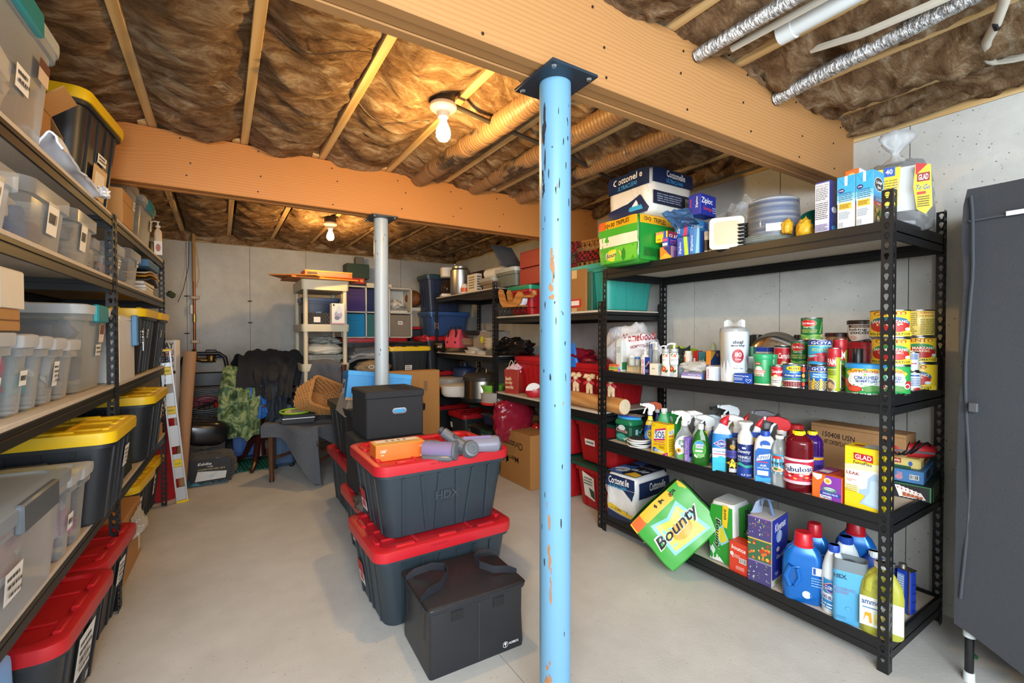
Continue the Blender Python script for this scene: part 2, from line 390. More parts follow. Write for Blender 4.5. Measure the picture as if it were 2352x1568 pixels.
g = mixc(t, ramp(t, n5, [(.4, '#000000'), (.65, '#444444')]), g, lin('#6b4a33'))
t.links.new(g, p.inputs['Base Color']); bump(t, p, n4, .9, .03); INS = m
def batt(x0, x1, y0, y1, sag, rough, seed, lift=.02):
    nx, ny = 12, max(4, int((y1-y0)/.028)); mb = MB(); vs = []
    for j in range(ny+1):
        y = y0+(y1-y0)*j/ny
        for i in range(nx+1):
            u = i/nx; x = x0+(x1-x0)*u; k = (1-(2*u-1)**2)
            q = V((x*2.2+seed, (y-.22*k)*5.5, seed*3.7))
            z = ZJ+lift-sag*k+rough*(noise.noise(q*1.1)*1.25+.75*noise.noise(q*2.6+V((3, 1, 2)))+.45*noise.noise(q*6.1))*(.3+.7*k)
            z -= .02*max(0, noise.noise(V((x*1.5, y*1.2, seed*9))))*k
            vs.append((x, y, z))
    fs = [(j*(nx+1)+i, (j+1)*(nx+1)+i, (j+1)*(nx+1)+i+1, j*(nx+1)+i+1) for j in range(ny) for i in range(nx)]
    mb.add(vs, fs); mb.build('insulation_batt', INS, ce, ang=180)
for i in range(len(JX)):
    x0, x1 = JX[i]+.02, (JX[i+1] if i+1 < len(JX) else WX+.1)-.02
    near = x0 > 1.2
    batt(x0-.02, x1+.02, -2.4, 1.2, .055 if near else .035, .05 if near else .03, i*1.7, .015)
    batt(x0-.02, x1+.02, 1.06, 3.1, .05 if x0 < 1 else .04, .034 if x0 < 1 else .045, i*1.7+5, .025 if x0 < 1 else .03)
    batt(x0-.02, x1+.0, 3.0, YB+.05, .045, .036, i*1.7+9, .025)
b = MB(); b.sheet(lambda u, v: (-1.15+(WX+1.15)*u, YB-.03-.03*noise.noise(V((u*30, v*3, 1))), 2.27+.02*noise.noise(V((u*22, 4, v)))+.12*v), 90, 4, .01); b.build('insulation_batt', INS, ce, ang=180)
b = MB(); b.sheet(lambda u, v: (WX-.06-.05*noise.noise(V((u*34, v*3, 5))), -2+(YB+2)*u, 2.285+.03*noise.noise(V((u*26, 4, v)))+.1*v), 120, 4, .01); b.build('insulation_batt', INS, ce, ang=180)
wire = metal('#5a5550', .5)
for xx, yy, sd in ((-.29, 1.7, .06), (.12, 1.8, .05), (.53, 1.5, .055), (.53, 2.2, .05), (.12, 2.5, .045), (.94, 1.55, .05), (1.35, 1.85, .05), (.12, 4.7, .05)):
    mb = MB(); mb.tube([(xx+.02+.37*i/10, yy+.05*math.sin(i*.6), ZJ+.005-sd*(1-(i/5-1)**2)) for i in range(11)], .0016, 4); mb.build('support_wire', wire, ce)
# ---------------------------------------------------------------- two carrying beams and their columns
def fir(name, a, b, c):                              # flat-sawn fir: fine growth lines along x swirling round knots
    m, t, p = base(name); v = coords(t, (.11, .6, 1)); kv = coords(t, (.42, .3, 1))
    vo = N(t, 'ShaderNodeTexVoronoi'); vo.inputs['Scale'].default_value = 3.1; vo.inputs['Randomness'].default_value = .9; t.links.new(kv, vo.inputs['Vector'])
    sp = N(t, 'ShaderNodeSeparateXYZ'); t.links.new(v, sp.inputs[0])
    def M_(op, x, y):
        n = N(t, 'ShaderNodeMath', operation=op)
        for i, q in enumerate((x, y)):
            if hasattr(q, 'node'): t.links.new(q, n.inputs[i])
            else: n.inputs[i].default_value = q
        return n.outputs[0]
    kn = ramp(t, vo.outputs[0], [(.0, '#ffffff'), (.34, '#000000')])
    ph = M_('ADD', M_('MULTIPLY', sp.outputs[2], 430), M_('ADD', M_('MULTIPLY', noise_n(t, v, 3.2, 3, .5, .4), 21), M_('MULTIPLY', kn, 22)))
    ln = M_('MULTIPLY_ADD', M_('SINE', ph, 0), .5); ln.node.inputs[2].default_value = .5
    n2 = noise_n(t, coords(t, (.08, 1, 1)), 60, 4)
    g = mixc(t, ramp(t, ln, [(.45, '#000000'), (.98, '#9a9a9a')]), lin(a), lin(b)); g = mixc(t, n2, g, mixc(t, .35, g, lin(c)))
    g = mixc(t, ramp(t, noise_n(t, coords(t, (.3, 1, 1)), 2.2, 3), [(.4, '#000000'), (.7, '#606060')]), g, lin(c))
    g = mixc(t, ramp(t, vo.outputs[0], [(.035, '#e0e0e0'), (.075, '#000000')]), g, lin('#7d4a22'))
    t.links.new(g, p.inputs['Base Color']); p.inputs['Roughness'].default_value = .6; bump(t, p, n2, .1, .002); return m
BM1 = fir('fir_beam', '#b3834f', '#87542b', '#9f6f40'); BM2 = fir('amber_fir_beam', '#c98745', '#a0602c', '#b87333')
def beam(y0, y1, x0, x1, mt, label, nails):
    r = thing('carrying_beam', label, 'beam', ((x0+x1)/2, (y0+y1)/2, 2.06)); L = x1-x0; W = y1-y0
    for i in range(3):
        mb = MB(); a = -W/2+W/3*i; mb.box(-L/2, a+.0008, .003*(i == 1), L/2, a+W/3-.0008, .293, .003); mb.build('plank', mt, r)
    nm = metal('#4b4038', .6)
    for k in range(nails):
        x = -L/2+L*(k+.5)/nails
        for z in (.04, .15, .25):
            mb = MB(); mb.lathe([(.0045, 0), (.0045, .0015), (.002, .002)], 7); mb.build('nail_head', nm, r, loc=(x+rnd.uniform(-.05, .05), -W/2-.0006, z+rnd.uniform(-.03, .03)), rot=(math.pi/2, 0, 0))
    return r
beam(1.08, 1.195, -1.15, WX+.02, BM1, 'thick light fir beam nearest the viewer resting on the blue column', 10)
beam(3.0, 3.115, -1.15, WX+.02, BM2, 'amber fir beam further back carried by the grey column', 10)
def column(x, y, r, col, cap, label, seed):
    c = thing('support_column', label, 'column', (x, y, 0))
    m, t, p = base('chipped_paint'); v = coords(t, (1, 1, .32)); n = noise_n(t, v, 28, 5, .65); n2 = noise_n(t, coords(t), 3, 2)
    k = N(t, 'ShaderNodeMath', operation='MULTIPLY'); t.links.new(n, k.inputs[0]); t.links.new(ramp(t, n2, [(.35, '#d8d8d8'), (.62, '#ffffff')]), k.inputs[1])
    g = mixc(t, ramp(t, k.outputs[0], [(.235, '#ffffff'), (.25, '#000000')]), lin(col), mixc(t, noise_n(t, coords(t), 40, 2), lin('#1d2126'), lin('#8f6647')))
    t.links.new(g, p.inputs['Base Color']); p.inputs['Roughness'].default_value = .38
    mb = MB(); mb.lathe([(r, .006), (r, 2.052)], 40); mb.build('shaft', m, c)
    mb = MB(); mb.lathe([(r+.006, .0), (r+.006, .006)], 24); mb.build('base_plate', mat('#2b3038'), c)
    mb = MB(); mb.box(-.085, -.1, 2.049, .085, .1, 2.058, .001, X=MX.Rotation(math.radians(0), 4, 'Z')); mb.build('cap_plate', mat(cap, .45, .3), c)
    for sx in (-.066, .066):
        for sy in (-.08, .08):
            mb = MB(); mb.lathe([(.007, 2.043), (.009, 2.049)], 6, ox=sx, oy=sy); mb.build('bolt', metal('#8a8a8a', .5), c)
    # scrapes and rust with a shape of their own
    mb = MB(); q = random.Random(seed)
    for k in range(46 if r > .047 else 16):
        a = q.uniform(-1.0, 1.0); z = q.choice([q.uniform(1.62, 2.0), q.uniform(.1, 1.9)]); h = q.uniform(.003, .016); wd = q.uniform(.001, .003)
        fm = lambda u, v: ((r+.0006)*math.sin(a+u/r), -(r+.0006)*math.cos(a+u/r), z+v)
        ps = [(wd*math.cos(i)*q.uniform(.6, 1.2), h*math.sin(i)*q.uniform(.6, 1.2)) for i in (0, .8, 1.6, 2.4, 3.1, 3.9, 4.7, 5.5)]
        mb.add([fm(*s) for s in ps], [tuple(range(8))], mat('#2a2b2e' if q.random() < .75 else '#9b6a45', .8))
    for a0, z0, wd, h in (((-.35, .66, .008, .07), (-.28, .52, .004, .05), (-.45, .27, .012, .05), (-.2, 1.52, .007, .07), (-.25, 1.42, .010, .03), (-.75, 1.86, .010, .10), (-.8, 1.74, .006, .04)) if r > .047 else ()):
        for k in range(7):
            z = z0+h*q.uniform(-1, 1); a = a0+q.uniform(-1, 1)*wd/r*.6; ww = wd*q.uniform(.3, .7); hh = h*q.uniform(.15, .45); fm = lambda u, v: ((r+.0007)*math.sin(a+u/r), -(r+.0007)*math.cos(a+u/r), z+v)
            mb.add([fm(ww*math.cos(i)*q.uniform(.5, 1.2), hh*math.sin(i)*q.uniform(.6, 1.2)) for i in (0, .8, 1.6, 2.4, 3.1, 3.9, 4.7, 5.5)], [tuple(range(8))], mat('#a0704a' if z0 < 1.7 else '#26292e', .85, 0, .3, 60))
    o = mb.build('paint_chips', None, c, ang=180); c.rotation_euler[2] = face_cam((x, y)); 
    for o in c.children:
        if o.name.startswith(('cap_plate', 'bolt')): o.rotation_euler[2] = -c.rotation_euler[2]
    return c
column(.876, 1.135, .0485, '#6796b4', '#2c3844', 'light blue painted steel column with rust scrapes under the near beam', 3)
column(.905, 3.06, .046, '#a9b4bb', '#4b4f52', 'grey painted steel column standing under the far amber beam', 8)
# ---------------------------------------------------------------- lamps, ducts and pipes overhead
def bulb(x, y, label, pw):
    r = thing('ceiling_lamp', label, 'lamp', (x, y, 2.3)); wh = mat('#f3ead9', .3)
    mb = MB(); mb.lathe([(.052, .0), (.052, .07), (.048, .07)], 20); mb.build('junction_box', mat('#3a332c'), r)
    mb = MB(); mb.lathe([(.058, 0), (.061, -.008), (.058, -.018), (.047, -.026), (.03, -.034), (.026, -.044), (.023, -.055)], 28); mb.build('lamp_holder', wh, r)
    m, t, p = base('glowing_glass'); p.inputs['Base Color'].default_value = (1, .9, .7, 1); p.inputs['Emission Color'].default_value = (1, .80, .42, 1); p.inputs['Emission Strength'].default_value = 14
    mb = MB(); mb.lathe([(.014, -.05), (.016, -.075), (.024, -.092), (.031, -.11), (.033, -.125), (.031, -.141), (.02, -.156), (.004, -.16)], 24); mb.build('light_bulb', m, r)
    point('bulb_light', (x, y, 2.3-.205), pw, WARM, .033)
bulb(.842, 1.90, 'porcelain lamp with glowing bulb between the two beams', 27)
bulb(.848, 4.43, 'porcelain lamp with glowing bulb beyond the far beam', 21)
m, t, p = base('crinkled_foil'); v = coords(t, (1, 3, 1)); n = noise_n(t, v, 45, 4, .6); p.inputs['Metallic'].default_value = .8; p.inputs['Roughness'].default_value = .3
t.links.new(ramp(t, n, [(.4, '#8b8d8f'), (.6, '#e6e9ea')]), p.inputs['Base Color']); bump(t, p, n, .8, .02); FOIL = m
m, t, p = base('kraft_duct'); v = coords(t); wv = N(t, 'ShaderNodeTexWave', wave_type='BANDS', bands_direction='Y'); wv.inputs['Scale'].default_value = 14; wv.inputs['Distortion'].default_value = 2.5; t.links.new(v, wv.inputs['Vector'])
g = mixc(t, wv.outputs[1], lin('#806248'), lin('#98795a')); fo = ramp(t, noise_n(t, coords(t, (1, .5, 1)), 3.2, 4, .7), [(.5, '#000000'), (.56, '#ffffff')])
t.links.new(mixc(t, fo, g, lin('#7d7a76')), p.inputs['Base Color']); t.links.new(fo, p.inputs['Metallic']); p.inputs['Roughness'].default_value = .45; bump(t, p, wv.outputs[1], .3, .006); DUCT = m
def hose(name, label, cat, pts, r, mt, rip=0, n=10):
    o = thing(name, label, cat, pts[0]); P0 = V(pts[0]); mb = MB(); P = [V(p)-P0 for p in pts]; Q = []; rr = []
    for a, c in zip(P, P[1:]):
        k = max(2, int((c-a).length/(.02 if rip else .06)))
        for i in range(k): Q.append(a.lerp(c, i/k)); rr.append(r*(1+rip*(noise.noise(V((i*1.7, r*99, a.y)))*1.2)))
    Q.append(P[-1]); rr.append(r); mb.tube(Q, rr, n); mb.build('tube_wall', mt, o); return o
DZ = 2.33
hose('flex_duct', 'kraft wrapped foil duct sagging beside the lit lamp', 'duct', [(1.19, 1.25, DZ-.01), (1.16, 1.6, DZ-.03), (1.15, 2.0, DZ-.03), (1.14, 2.4, DZ-.02), (1.14, 2.98, DZ+.01)], .055, DUCT, .12, 14)
hose('flex_duct', 'kraft wrapped duct lying in the third bay behind the blue column', 'duct', [(1.58, 1.25, DZ+.0), (1.57, 1.8, DZ-.01), (1.56, 2.4, DZ), (1.56, 2.98, DZ+.02)], .052, DUCT, .12, 14)
hose('flex_duct', 'kraft wrapped duct running above the paper goods on the rack', 'duct', [(1.98, 1.25, DZ+.0), (1.97, 1.9, DZ-.01), (1.97, 2.98, DZ+.01)], .05, DUCT, .12, 14)
hose('foil_pipe', 'foil wrapped pipe in the near bay beside the white drain', 'pipe', [(1.48, 1.07, 2.30), (1.47, .8, 2.295), (1.46, .4, 2.295), (1.46, -1, 2.29)], .024, FOIL, .1)
hose('foil_pipe', 'long foil wrapped pipe crossing toward the concrete wall', 'pipe', [(2.02, 1.07, 2.29), (1.97, .8, 2.295), (1.93, .4, 2.31), (1.9, -1, 2.3)], .029, FOIL, .12)
PVC = mat('#dfe6e8', .3); PEX = clear('#e9e4da', .62, .3, '#d8d2c4')
o = hose('drain_pipe', 'white plastic drain pipe stub overhead near the fir beam', 'pipe', [(1.645, .86, 2.32), (1.635, .6, 2.318), (1.63, -1, 2.31)], .033, PVC)
mb = MB(); mb.lathe([(.034, 0), (.037, .002), (.037, .05), (.034, .052)], 20); mb.build('pipe_cap', PVC, o, loc=(0, .004, 0), rot=(math.pi/2, 0, 0))
hose('water_tube', 'translucent tube strung below the foil pipe overhead', 'pipe', [(1.86, .86, 2.335), (1.85, .7, 2.30), (1.84, .5, 2.285), (1.83, -.5, 2.28)], .0125, PEX)
hose('water_tube', 'translucent tube passing beside the white drain stub', 'pipe', [(1.55, .98, 2.30), (1.55, .6, 2.295), (1.55, -.6, 2.29)], .012, PEX)
o = hose('water_tube', 'translucent looped tube clipped to the joist ends', 'pipe', [(1.93, .37, 2.33), (2.06, .40, 2.315), (2.17, .44, 2.305), (2.3, .49, 2.318), (2.46, .525, 2.325), (2.51, .515, 2.325), (2.55, .47, 2.325), (2.6, .40, 2.33)], .015, PEX)
for q in ((2.17, .44, 2.30), (2.58, .43, 2.325)):
    mb = MB(); mb.tube([(-.02, 0, -.004), (-.017, 0, -.02), (0, 0, -.026), (.017, 0, -.02), (.02, 0, -.004), (.034, 0, 0), (.034, 0, .02)], .007, 6); mb.build('pipe_clip', plas('#16171a'), o, loc=V(q)-o.location+V((0, 0, .012)))
hose('conduit', 'dark flat conduit running from the lamp past the blue column', 'conduit', [(.9, 1.9, 2.31), (1.2, 1.96, 2.3), (1.62, 2.05, 2.31), (2.3, 2.3, 2.33)], .011, mat('#4a4540', .5, .3))
def wire_thing(name, label, cat, pts, r, col, rough=.5):
    o = thing(name, label, cat, pts[0]); mb = MB(); mb.tube([V(p)-V(pts[0]) for p in pts], r, 6); mb.build('wire', mat(col, rough), o); return o
# copper water line on the far wall
o = thing('copper_pipe', 'upright copper water pipe with a small valve on the far wall', 'pipe', (-.235, 5.85, 0))
CU = metal('#9a5a35', .35)
mb = MB(); mb.lathe([(.012, 1.0), (.012, 1.85)], 12); mb.build('pipe', CU, o)
mb = MB(); mb.lathe([(.016, 1.84), (.016, 2.4)], 12); mb.build('pipe_sleeve', mat('#b08a56', .7), o)
mb = MB(); mb.lathe([(.017, 1.42), (.017, 1.5)], 10); mb.build('valve', metal('#b59a5a', .4), o)
mb = MB(); mb.box(-.035, -.03, 1.5, -.012, -.012, 1.6, .004); mb.build('valve_lever', mat('#d9dcd8'), o)
for z in (1.66, 1.2):
    mb = MB(); mb.box(-.03, -.014, z, .045, .02, z+.03, .002); mb.build('pipe_clamp', metal('#8f7a62', .5), o)
mb = MB(); mb.tube([(.01, -.01, 2.25), (.035, -.01, 2.1), (.05, -.01, 1.9), (.02, -.01, 1.78)], .004, 5); mb.build('ground_wire', mat('#c9b27a'), o)
mb = MB(); mb.tube([(-.04, 0, 2.25), (-.045, 0, 2.0), (-.09, 0, 1.76), (-.14, 0, 1.62)], .003, 5); mb.build('ground_wire', mat('#4e463c'), o)
# ================================================================ racks
BLK = mat('#1b1c1e', .42, .15, .1); DECK = chip('#d9cdbb')
HOLE = [(math.cos(a)*.0085, math.sin(a)*.0085+.003) for a in [math.radians(x) for x in (-40, 0, 45, 90, 135, 180, 220)]]+[(-.0042, -.008), (-.0042, -.013), (.0042, -.013), (.0042, -.008)]
def post_mesh(h):
    W, P = .036, .038; mb = MB(); n = int(h/P)
    OUT = []
    for x, y in HOLE:
        a = math.atan2(y, x); k = min((W/2)/max(abs(math.cos(a)), 1e-6), (P/2)/max(abs(math.sin(a)), 1e-6)); OUT.append((k*math.cos(a), k*math.sin(a)))
    crn = [(W/2, P/2), (-W/2, P/2), (-W/2, -P/2), (W/2, -P/2)]
    order = sorted([(math.atan2(y, x), 'h', i) for i, (x, y) in enumerate(OUT)]+[(math.atan2(y, x), 'c', i) for i, (x, y) in enumerate(crn)])
    def cell(z, X):
        vs = [(x+W/2, 0, z+y) for x, y in HOLE]+[(OUT[i][0]+W/2, 0, z+OUT[i][1]) for i in range(len(HOLE))]+[(x+W/2, 0, z+y) for x, y in crn]
        nh = len(HOLE); fs = []; hs = [q for q in order if q[1] == 'h']
        for a, c in zip(hs, hs[1:]+hs[:1]):
            mid = [2*nh+q[2] for q in order if q[1] == 'c' and (a[0] < q[0] < c[0] if a[0] < c[0] else (q[0] > a[0] or q[0] < c[0]))]
            fs.append((a[2], nh+a[2], *mid, nh+c[2], c[2]))
        mb.add(vs, fs, X=X)
        rim = [(x+W/2, 0, z+y) for x, y in HOLE]+[(x+W/2, .0025, z+y) for x, y in HOLE]
        mb.add(rim, [(i, (i+1) % nh, nh+(i+1) % nh, nh+i) for i in range(nh)], X=X)
    for k in range(n):
        z = h-P*(k+.5)
        for X in (MX.Identity(4), MX.Rotation(math.pi/2, 4, 'Z')): cell(z, X)
    z = h-P*n
    for X in (MX.Identity(4), MX.Rotation(math.pi/2, 4, 'Z')): mb.add([(0, 0, 0), (W, 0, 0), (W, 0, z), (0, 0, z)], [(0, 1, 2, 3)], X=X)
    return mb.mesh('post', BLK, 30)
PM = {}
def rack(label, loc, rz, L, D, decks, h=1.82, hs=None, deckcol=None, skip=(), lip=.006):
    """local x along the rack, y to its back; front at y=0"""
    r = thing('storage_rack', label, 'shelving', loc, rz)
    hs = hs or [h]*4
    for i, (x, y, a, flip) in enumerate(((0, 0, 0, 1), (L, 0, math.pi/2, 1), (0, D, -math.pi/2, 1), (L, D, math.pi, 1))):
        if i in skip: continue
        k = round(hs[i], 2)
        if k not in PM: PM[k] = post_mesh(k)
        o = bpy.data.objects.new('post', PM[k]); COL.objects.link(o); o.parent = r; o.location = (x, y, 0); o.rotation_euler = (0, 0, a)
    for z in decks:
        for y in (.002, D-.002):
            s = 1 if y < .1 else -1; mb = MB(); mb.box(.002, y, z-.03, L-.002, y+s*.012, z+lip, .0015); mb.box(.002, y+s*.004, z-.035, L-.002, y+s*.03, z-.028); mb.box(.002, y, z-.062, L-.002, y+s*.008, z-.034, .0015)
            mb.build('beam', BLK, r)
        for x in (.002, L-.002):
            s = 1 if x < .1 else -1; mb = MB(); mb.box(x, .01, z-.03, x+s*.012, D-.01, z+lip, .0015); mb.box(x+s*.004, .01, z-.035, x+s*.03, D-.01, z-.028); mb.box(x, .01, z-.062, x+s*.008, D-.01, z-.034, .0015)
            mb.build('beam', BLK, r)
        mb = MB(); k = .016 if lip > 0 else .004; mb.box(k, k, z-.014, L-k, D-k, z, .001); mb.build('deck', deckcol or DECK, r)
    return r
RT = [1.70, 1.04, .59, .112]
rack('long black rack loaded with groceries and cleaners', (2.105, 2.222, 0), RR, 1.532, .585, RT, hs=[1.70, 1.82, 1.70, 1.82])
rack('black rack of red holiday totes adjoining the grocery rack', (2.115, 3.63, 0), RR, 1.39, .585, [1.445, .765], h=1.5, lip=-.0145)
rack('black rack of cookware nearest the far corner', (2.115, 5.02, 0), RR, 1.37, .585, [1.715, 1.085, .635], h=1.77, lip=-.012)
LA = math.atan2(.9993, .036); LU = V((math.cos(LA), math.sin(LA), 0)); LV = V((-LU.y, LU.x, 0)); L0 = V((-.41, 2.78, 0))
LT = [1.835, 1.545, 1.055, .555]
rack('near black rack of clear bins along the other wall', L0-LU*1.53, LA, 1.524, .59, LT, h=1.84, skip=(0, 2), lip=-.0145)
rack('farther black rack of yellow lidded totes along the other wall', L0+LU*.004, LA, 1.52, .59, LT, h=1.84, lip=-.0145)
# ================================================================ makers of packaged goods
def sv(win,*v):                                     # survey window: enlarged detail coordinates back to the photograph's
    ox,oy,s = win; return v
class Win:
    def __init__(s,ox,oy,k): s.o = (ox,oy,k)
    def b(s,xN,yb,yt,xL,xR): ox,oy,k = s.o; return (ox+xN/k,oy+yb/k,oy+yt/k,ox+xL/k,ox+(xR or xN)/k)
    def c(s,xl,xr,yb,yt): ox,oy,k = s.o; return (ox+xl/k,ox+xr/k,oy+yb/k,oy+yt/k)
    def p(s,x,y): ox,oy,k = s.o; return (ox+x/k,oy+y/k)
W1,W2,W3,W4,W5 = Win(1360,350,5.406),Win(1600,330,3.675),Win(1380,700,6.189),Win(1640,690,6.533),Win(1880,680,6.272)
W6,W7,W8,W9,W10 = Win(1380,900,7.467),Win(1600,920,6.534),Win(1800,960,5.345),Win(1370,1040,5.226),Win(1640,1120,4.356)
def boxed(name,label,cat,side,q,z,col,items=(),rz=RR,a=0,d=None,group=None,X=None,flap=True,bev=.0025,pitch=0,mt=None,h=None):
    c,w,d,hh = fit(side,q,z,rz+a,d,X); h = h or hh
    r = thing(name,label,cat,c,(0,pitch,rz+a),group); M_ = mt or mat(col,.45)
    b = MB(); b.box(-w/2,-d/2,0,w/2,d/2,h-.001,bev); b.build('carton',M_,r)
    if flap:
        b = MB(); g = max(.004,d*.5); b.box(-w/2+.0015,-d/2+.0015,h-.0015,w/2-.0015,-d/2+g-.0008,h); b.build('lid_flap',M_,r)
        b = MB(); b.box(-w/2+.0015,-d/2+g+.0008,h-.0015,w/2-.0015,d/2-.0015,h); b.build('lid_flap',M_,r)
    prints(r,(w,d,h),items); r['dim'] = (w,d,h); return r,h
def top(r): return r.location.z+r['dim'][2]
TIN = metal('#b9bcbd',.28)
def can(name,label,cat,q,z,col,items=(),cap=None,group=None,a=0,X=None,ribs=True,lab=(.06,.94),tin=None):
    c,r_,h = fitc(*q,z,X); r = thing(name,label,cat,c,face_cam(c,a),group); t = tin or TIN
    b = MB(); b.lathe([(r_*.96,0),(r_,.002),(r_,.005),(r_*.965,.007),(r_*.965,h-.007),(r_,h-.005),(r_,h-.002),(r_*.95,h-.001),(r_*.94,h-.004),(.001,h-.004)],28); b.build('can_body',t,r)
    b = MB(); b.lathe([(r_*.966,h*lab[0]),(r_*.975,h*lab[0]+.001),(r_*.975,h*lab[1]-.001),(r_*.966,h*lab[1])],32,cap=False); b.build('paper_label',mat(col,.35),r)
    if cap: b = MB(); b.lathe([(r_*1.03,h-.016),(r_*1.04,h-.002),(r_*.98,h+.002),(.001,h+.002)],28); b.build('plastic_lid',plas(cap),r)
    else:
        b = MB(); b.lathe([(r_*.7,h-.0035),(r_*.69,h-.0022),(r_*.66,h-.0035)],24,cap=False); b.build('lid_ring',t,r)
    prints(r,(2*r_,2*r_,h,r_*.978),items); r['dim'] = (2*r_,2*r_,h); return r,h
def vessel(name,label,cat,q,z,secs,col,items=(),dp=.6,cap=None,lab=None,group=None,a=0,X=None,mt=None,face=None,neck=None,rr=.45,h=None,fill=None,n=4):
    """bottle from cross-sections (height share, width share[, depth share]); cap=(r share, z0, z1, colour); lab=(z0,z1,colour)"""
    c,r_,hh = fitc(*q,z,X); h = h or hh; W = 2*r_; D = W*dp
    if dp < .95:
        dd = V((c.x,c.y,0)).normalized(); c = c-dd*(r_-D/2)
    r = thing(name,label,cat,c,face_cam(c,a) if face is None else face,group)
    L = []
    for s in secs:
        w_,d_ = W*s[1],D*(s[2] if len(s) > 2 else s[1]); L.append((h*s[0],w_,d_,min(w_,d_)*rr))
    M_ = mt or plas(col)
    b = MB(); b.loft(L,n); b.build('bottle',M_,r)
    if fill:
        zf,fc = fill; L2 = [(max(zz,.003),a1*.94,b1*.94,c1) for zz,a1,b1,c1 in L if zz < h*zf]
        b = MB(); b.loft(L2+[(h*zf,L2[-1][1],L2[-1][2],L2[-1][3])],n); b.build('liquid',clear('#ffffff',.75,.1,fc),r)
    if lab:
        k = lambda zz: next(((x[1]+(y[1]-x[1])*(zz-x[0])/max(1e-6,y[0]-x[0]),(x[2] if len(x) > 2 else x[1])+((y[2] if len(y) > 2 else y[1])-(x[2] if len(x) > 2 else x[1]))*(zz-x[0])/max(1e-6,y[0]-x[0])) for x,y in zip(secs,secs[1:]) if x[0] <= zz <= y[0]),(1,1))
        zs = [lab[0]+(lab[1]-lab[0])*i/5 for i in range(6)]; b = MB()
        b.loft([(h*zz,W*k(zz)[0]+.0012,D*k(zz)[1]+.0012,min(W*k(zz)[0],D*k(zz)[1])*rr) for zz in zs],n,cap=False); b.build('wrap_label',mat(lab[2],.35),r)
    if cap:
        cr = W/2*cap[0]; b = MB(); b.lathe([(cr,h*cap[1]),(cr,h*cap[2]-.002),(cr*.92,h*cap[2]),(.001,h*cap[2])],20); b.build('cap',plas(cap[3]),r)
        g = MB()
        for i in range(14):
            an = i*2*math.pi/14; g.box(-.0008,0,h*cap[1],.0008,.0012,h*cap[2]-.003,X=MX.Translation((cr*math.cos(an),cr*math.sin(an),0)) @ MX.Rotation(an-math.pi/2,4,'Z'))
        g.build('cap_ridges',plas(cap[3]),r)
    prints(r,(W,D+.0014,h,W/2*1.0),items); r['dim'] = (W,D,h); return r,(W,D,h)
def trigger(r,z,s,head,lever,ang=0,collar='#f2f2f2',y=0):
    """spray head: collar, body, nozzle toward -x, lever"""
    X = MX.Translation((0,y,z)) @ MX.Rotation(ang,4,'Z') @ MX.Scale(s,4)
    b = MB(); b.lathe([(.015,-.006),(.016,.0),(.016,.014),(.012,.018)],16,X=X); b.build('spray_collar',plas(collar),r)
    b = MB(); pts = [(.026,.022),(.030,.040),(.022,.056),(-.012,.066),(-.046,.062),(-.052,.050),(-.040,.046),(-.014,.040),(-.010,.016),(.012,.014)]
    b.rings([[(x,yy,zz) for x,zz in pts] for yy in (-.010,-.012,.012,.010)] if 0 else [[(x*k,yy,zz) for x,zz in pts] for yy,k in ((-.012,.96),(-.010,1),(.010,1),(.012,.96))],X=X); b.build('spray_head',plas(head),r)
    b = MB(); b.tube([(-.018,0,.042),(-.030,0,.028),(-.034,0,.012),(-.040,0,.0)],(.007,.004),4,flat=(0,1,0),X=X); b.build('trigger_lever',plas(lever),r)
    b = MB(); b.box(-.060,-.008,.048,-.050,.008,.062,.002,X=X); b.build('nozzle',plas(lever),r)
def pump(r,z,s,col,ang=0):
    X = MX.Translation((0,0,z)) @ MX.Rotation(ang,4,'Z') @ MX.Scale(s,4)
    b = MB(); b.lathe([(.014,0),(.014,.014),(.006,.017),(.005,.034),(.010,.036),(.010,.043),(.003,.045)],14,X=X); b.build('pump_stem',plas(col),r)
    b = MB(); b.tube([(0,0,.040),(-.018,0,.041),(-.034,0,.037),(-.037,0,.031)],[.0055,.005,.004,.003],8,X=X); b.build('pump_spout',plas(col),r)
ROUND = [(0,.9),(.02,1),(.78,1),(.86,.86),(.93,.45),(1,.4)]
JUG = [(0,.92),(.03,1),(.55,1),(.72,.94),(.86,.62),(.93,.36),(1,.34)]
SPRAYB = [(0,.92),(.03,1),(.5,1),(.7,.72),(.82,.42),(.9,.34),(.97,.32)]
def handle_loop(r,pts,rad,mt,name='handle'):
    b = MB(); b.tube(pts,rad,8); return b.build(name,mt,r)
FILM = clear('#f6f8fa',.10,.08)
FOG = clear('#eef1f3',.34,.3)
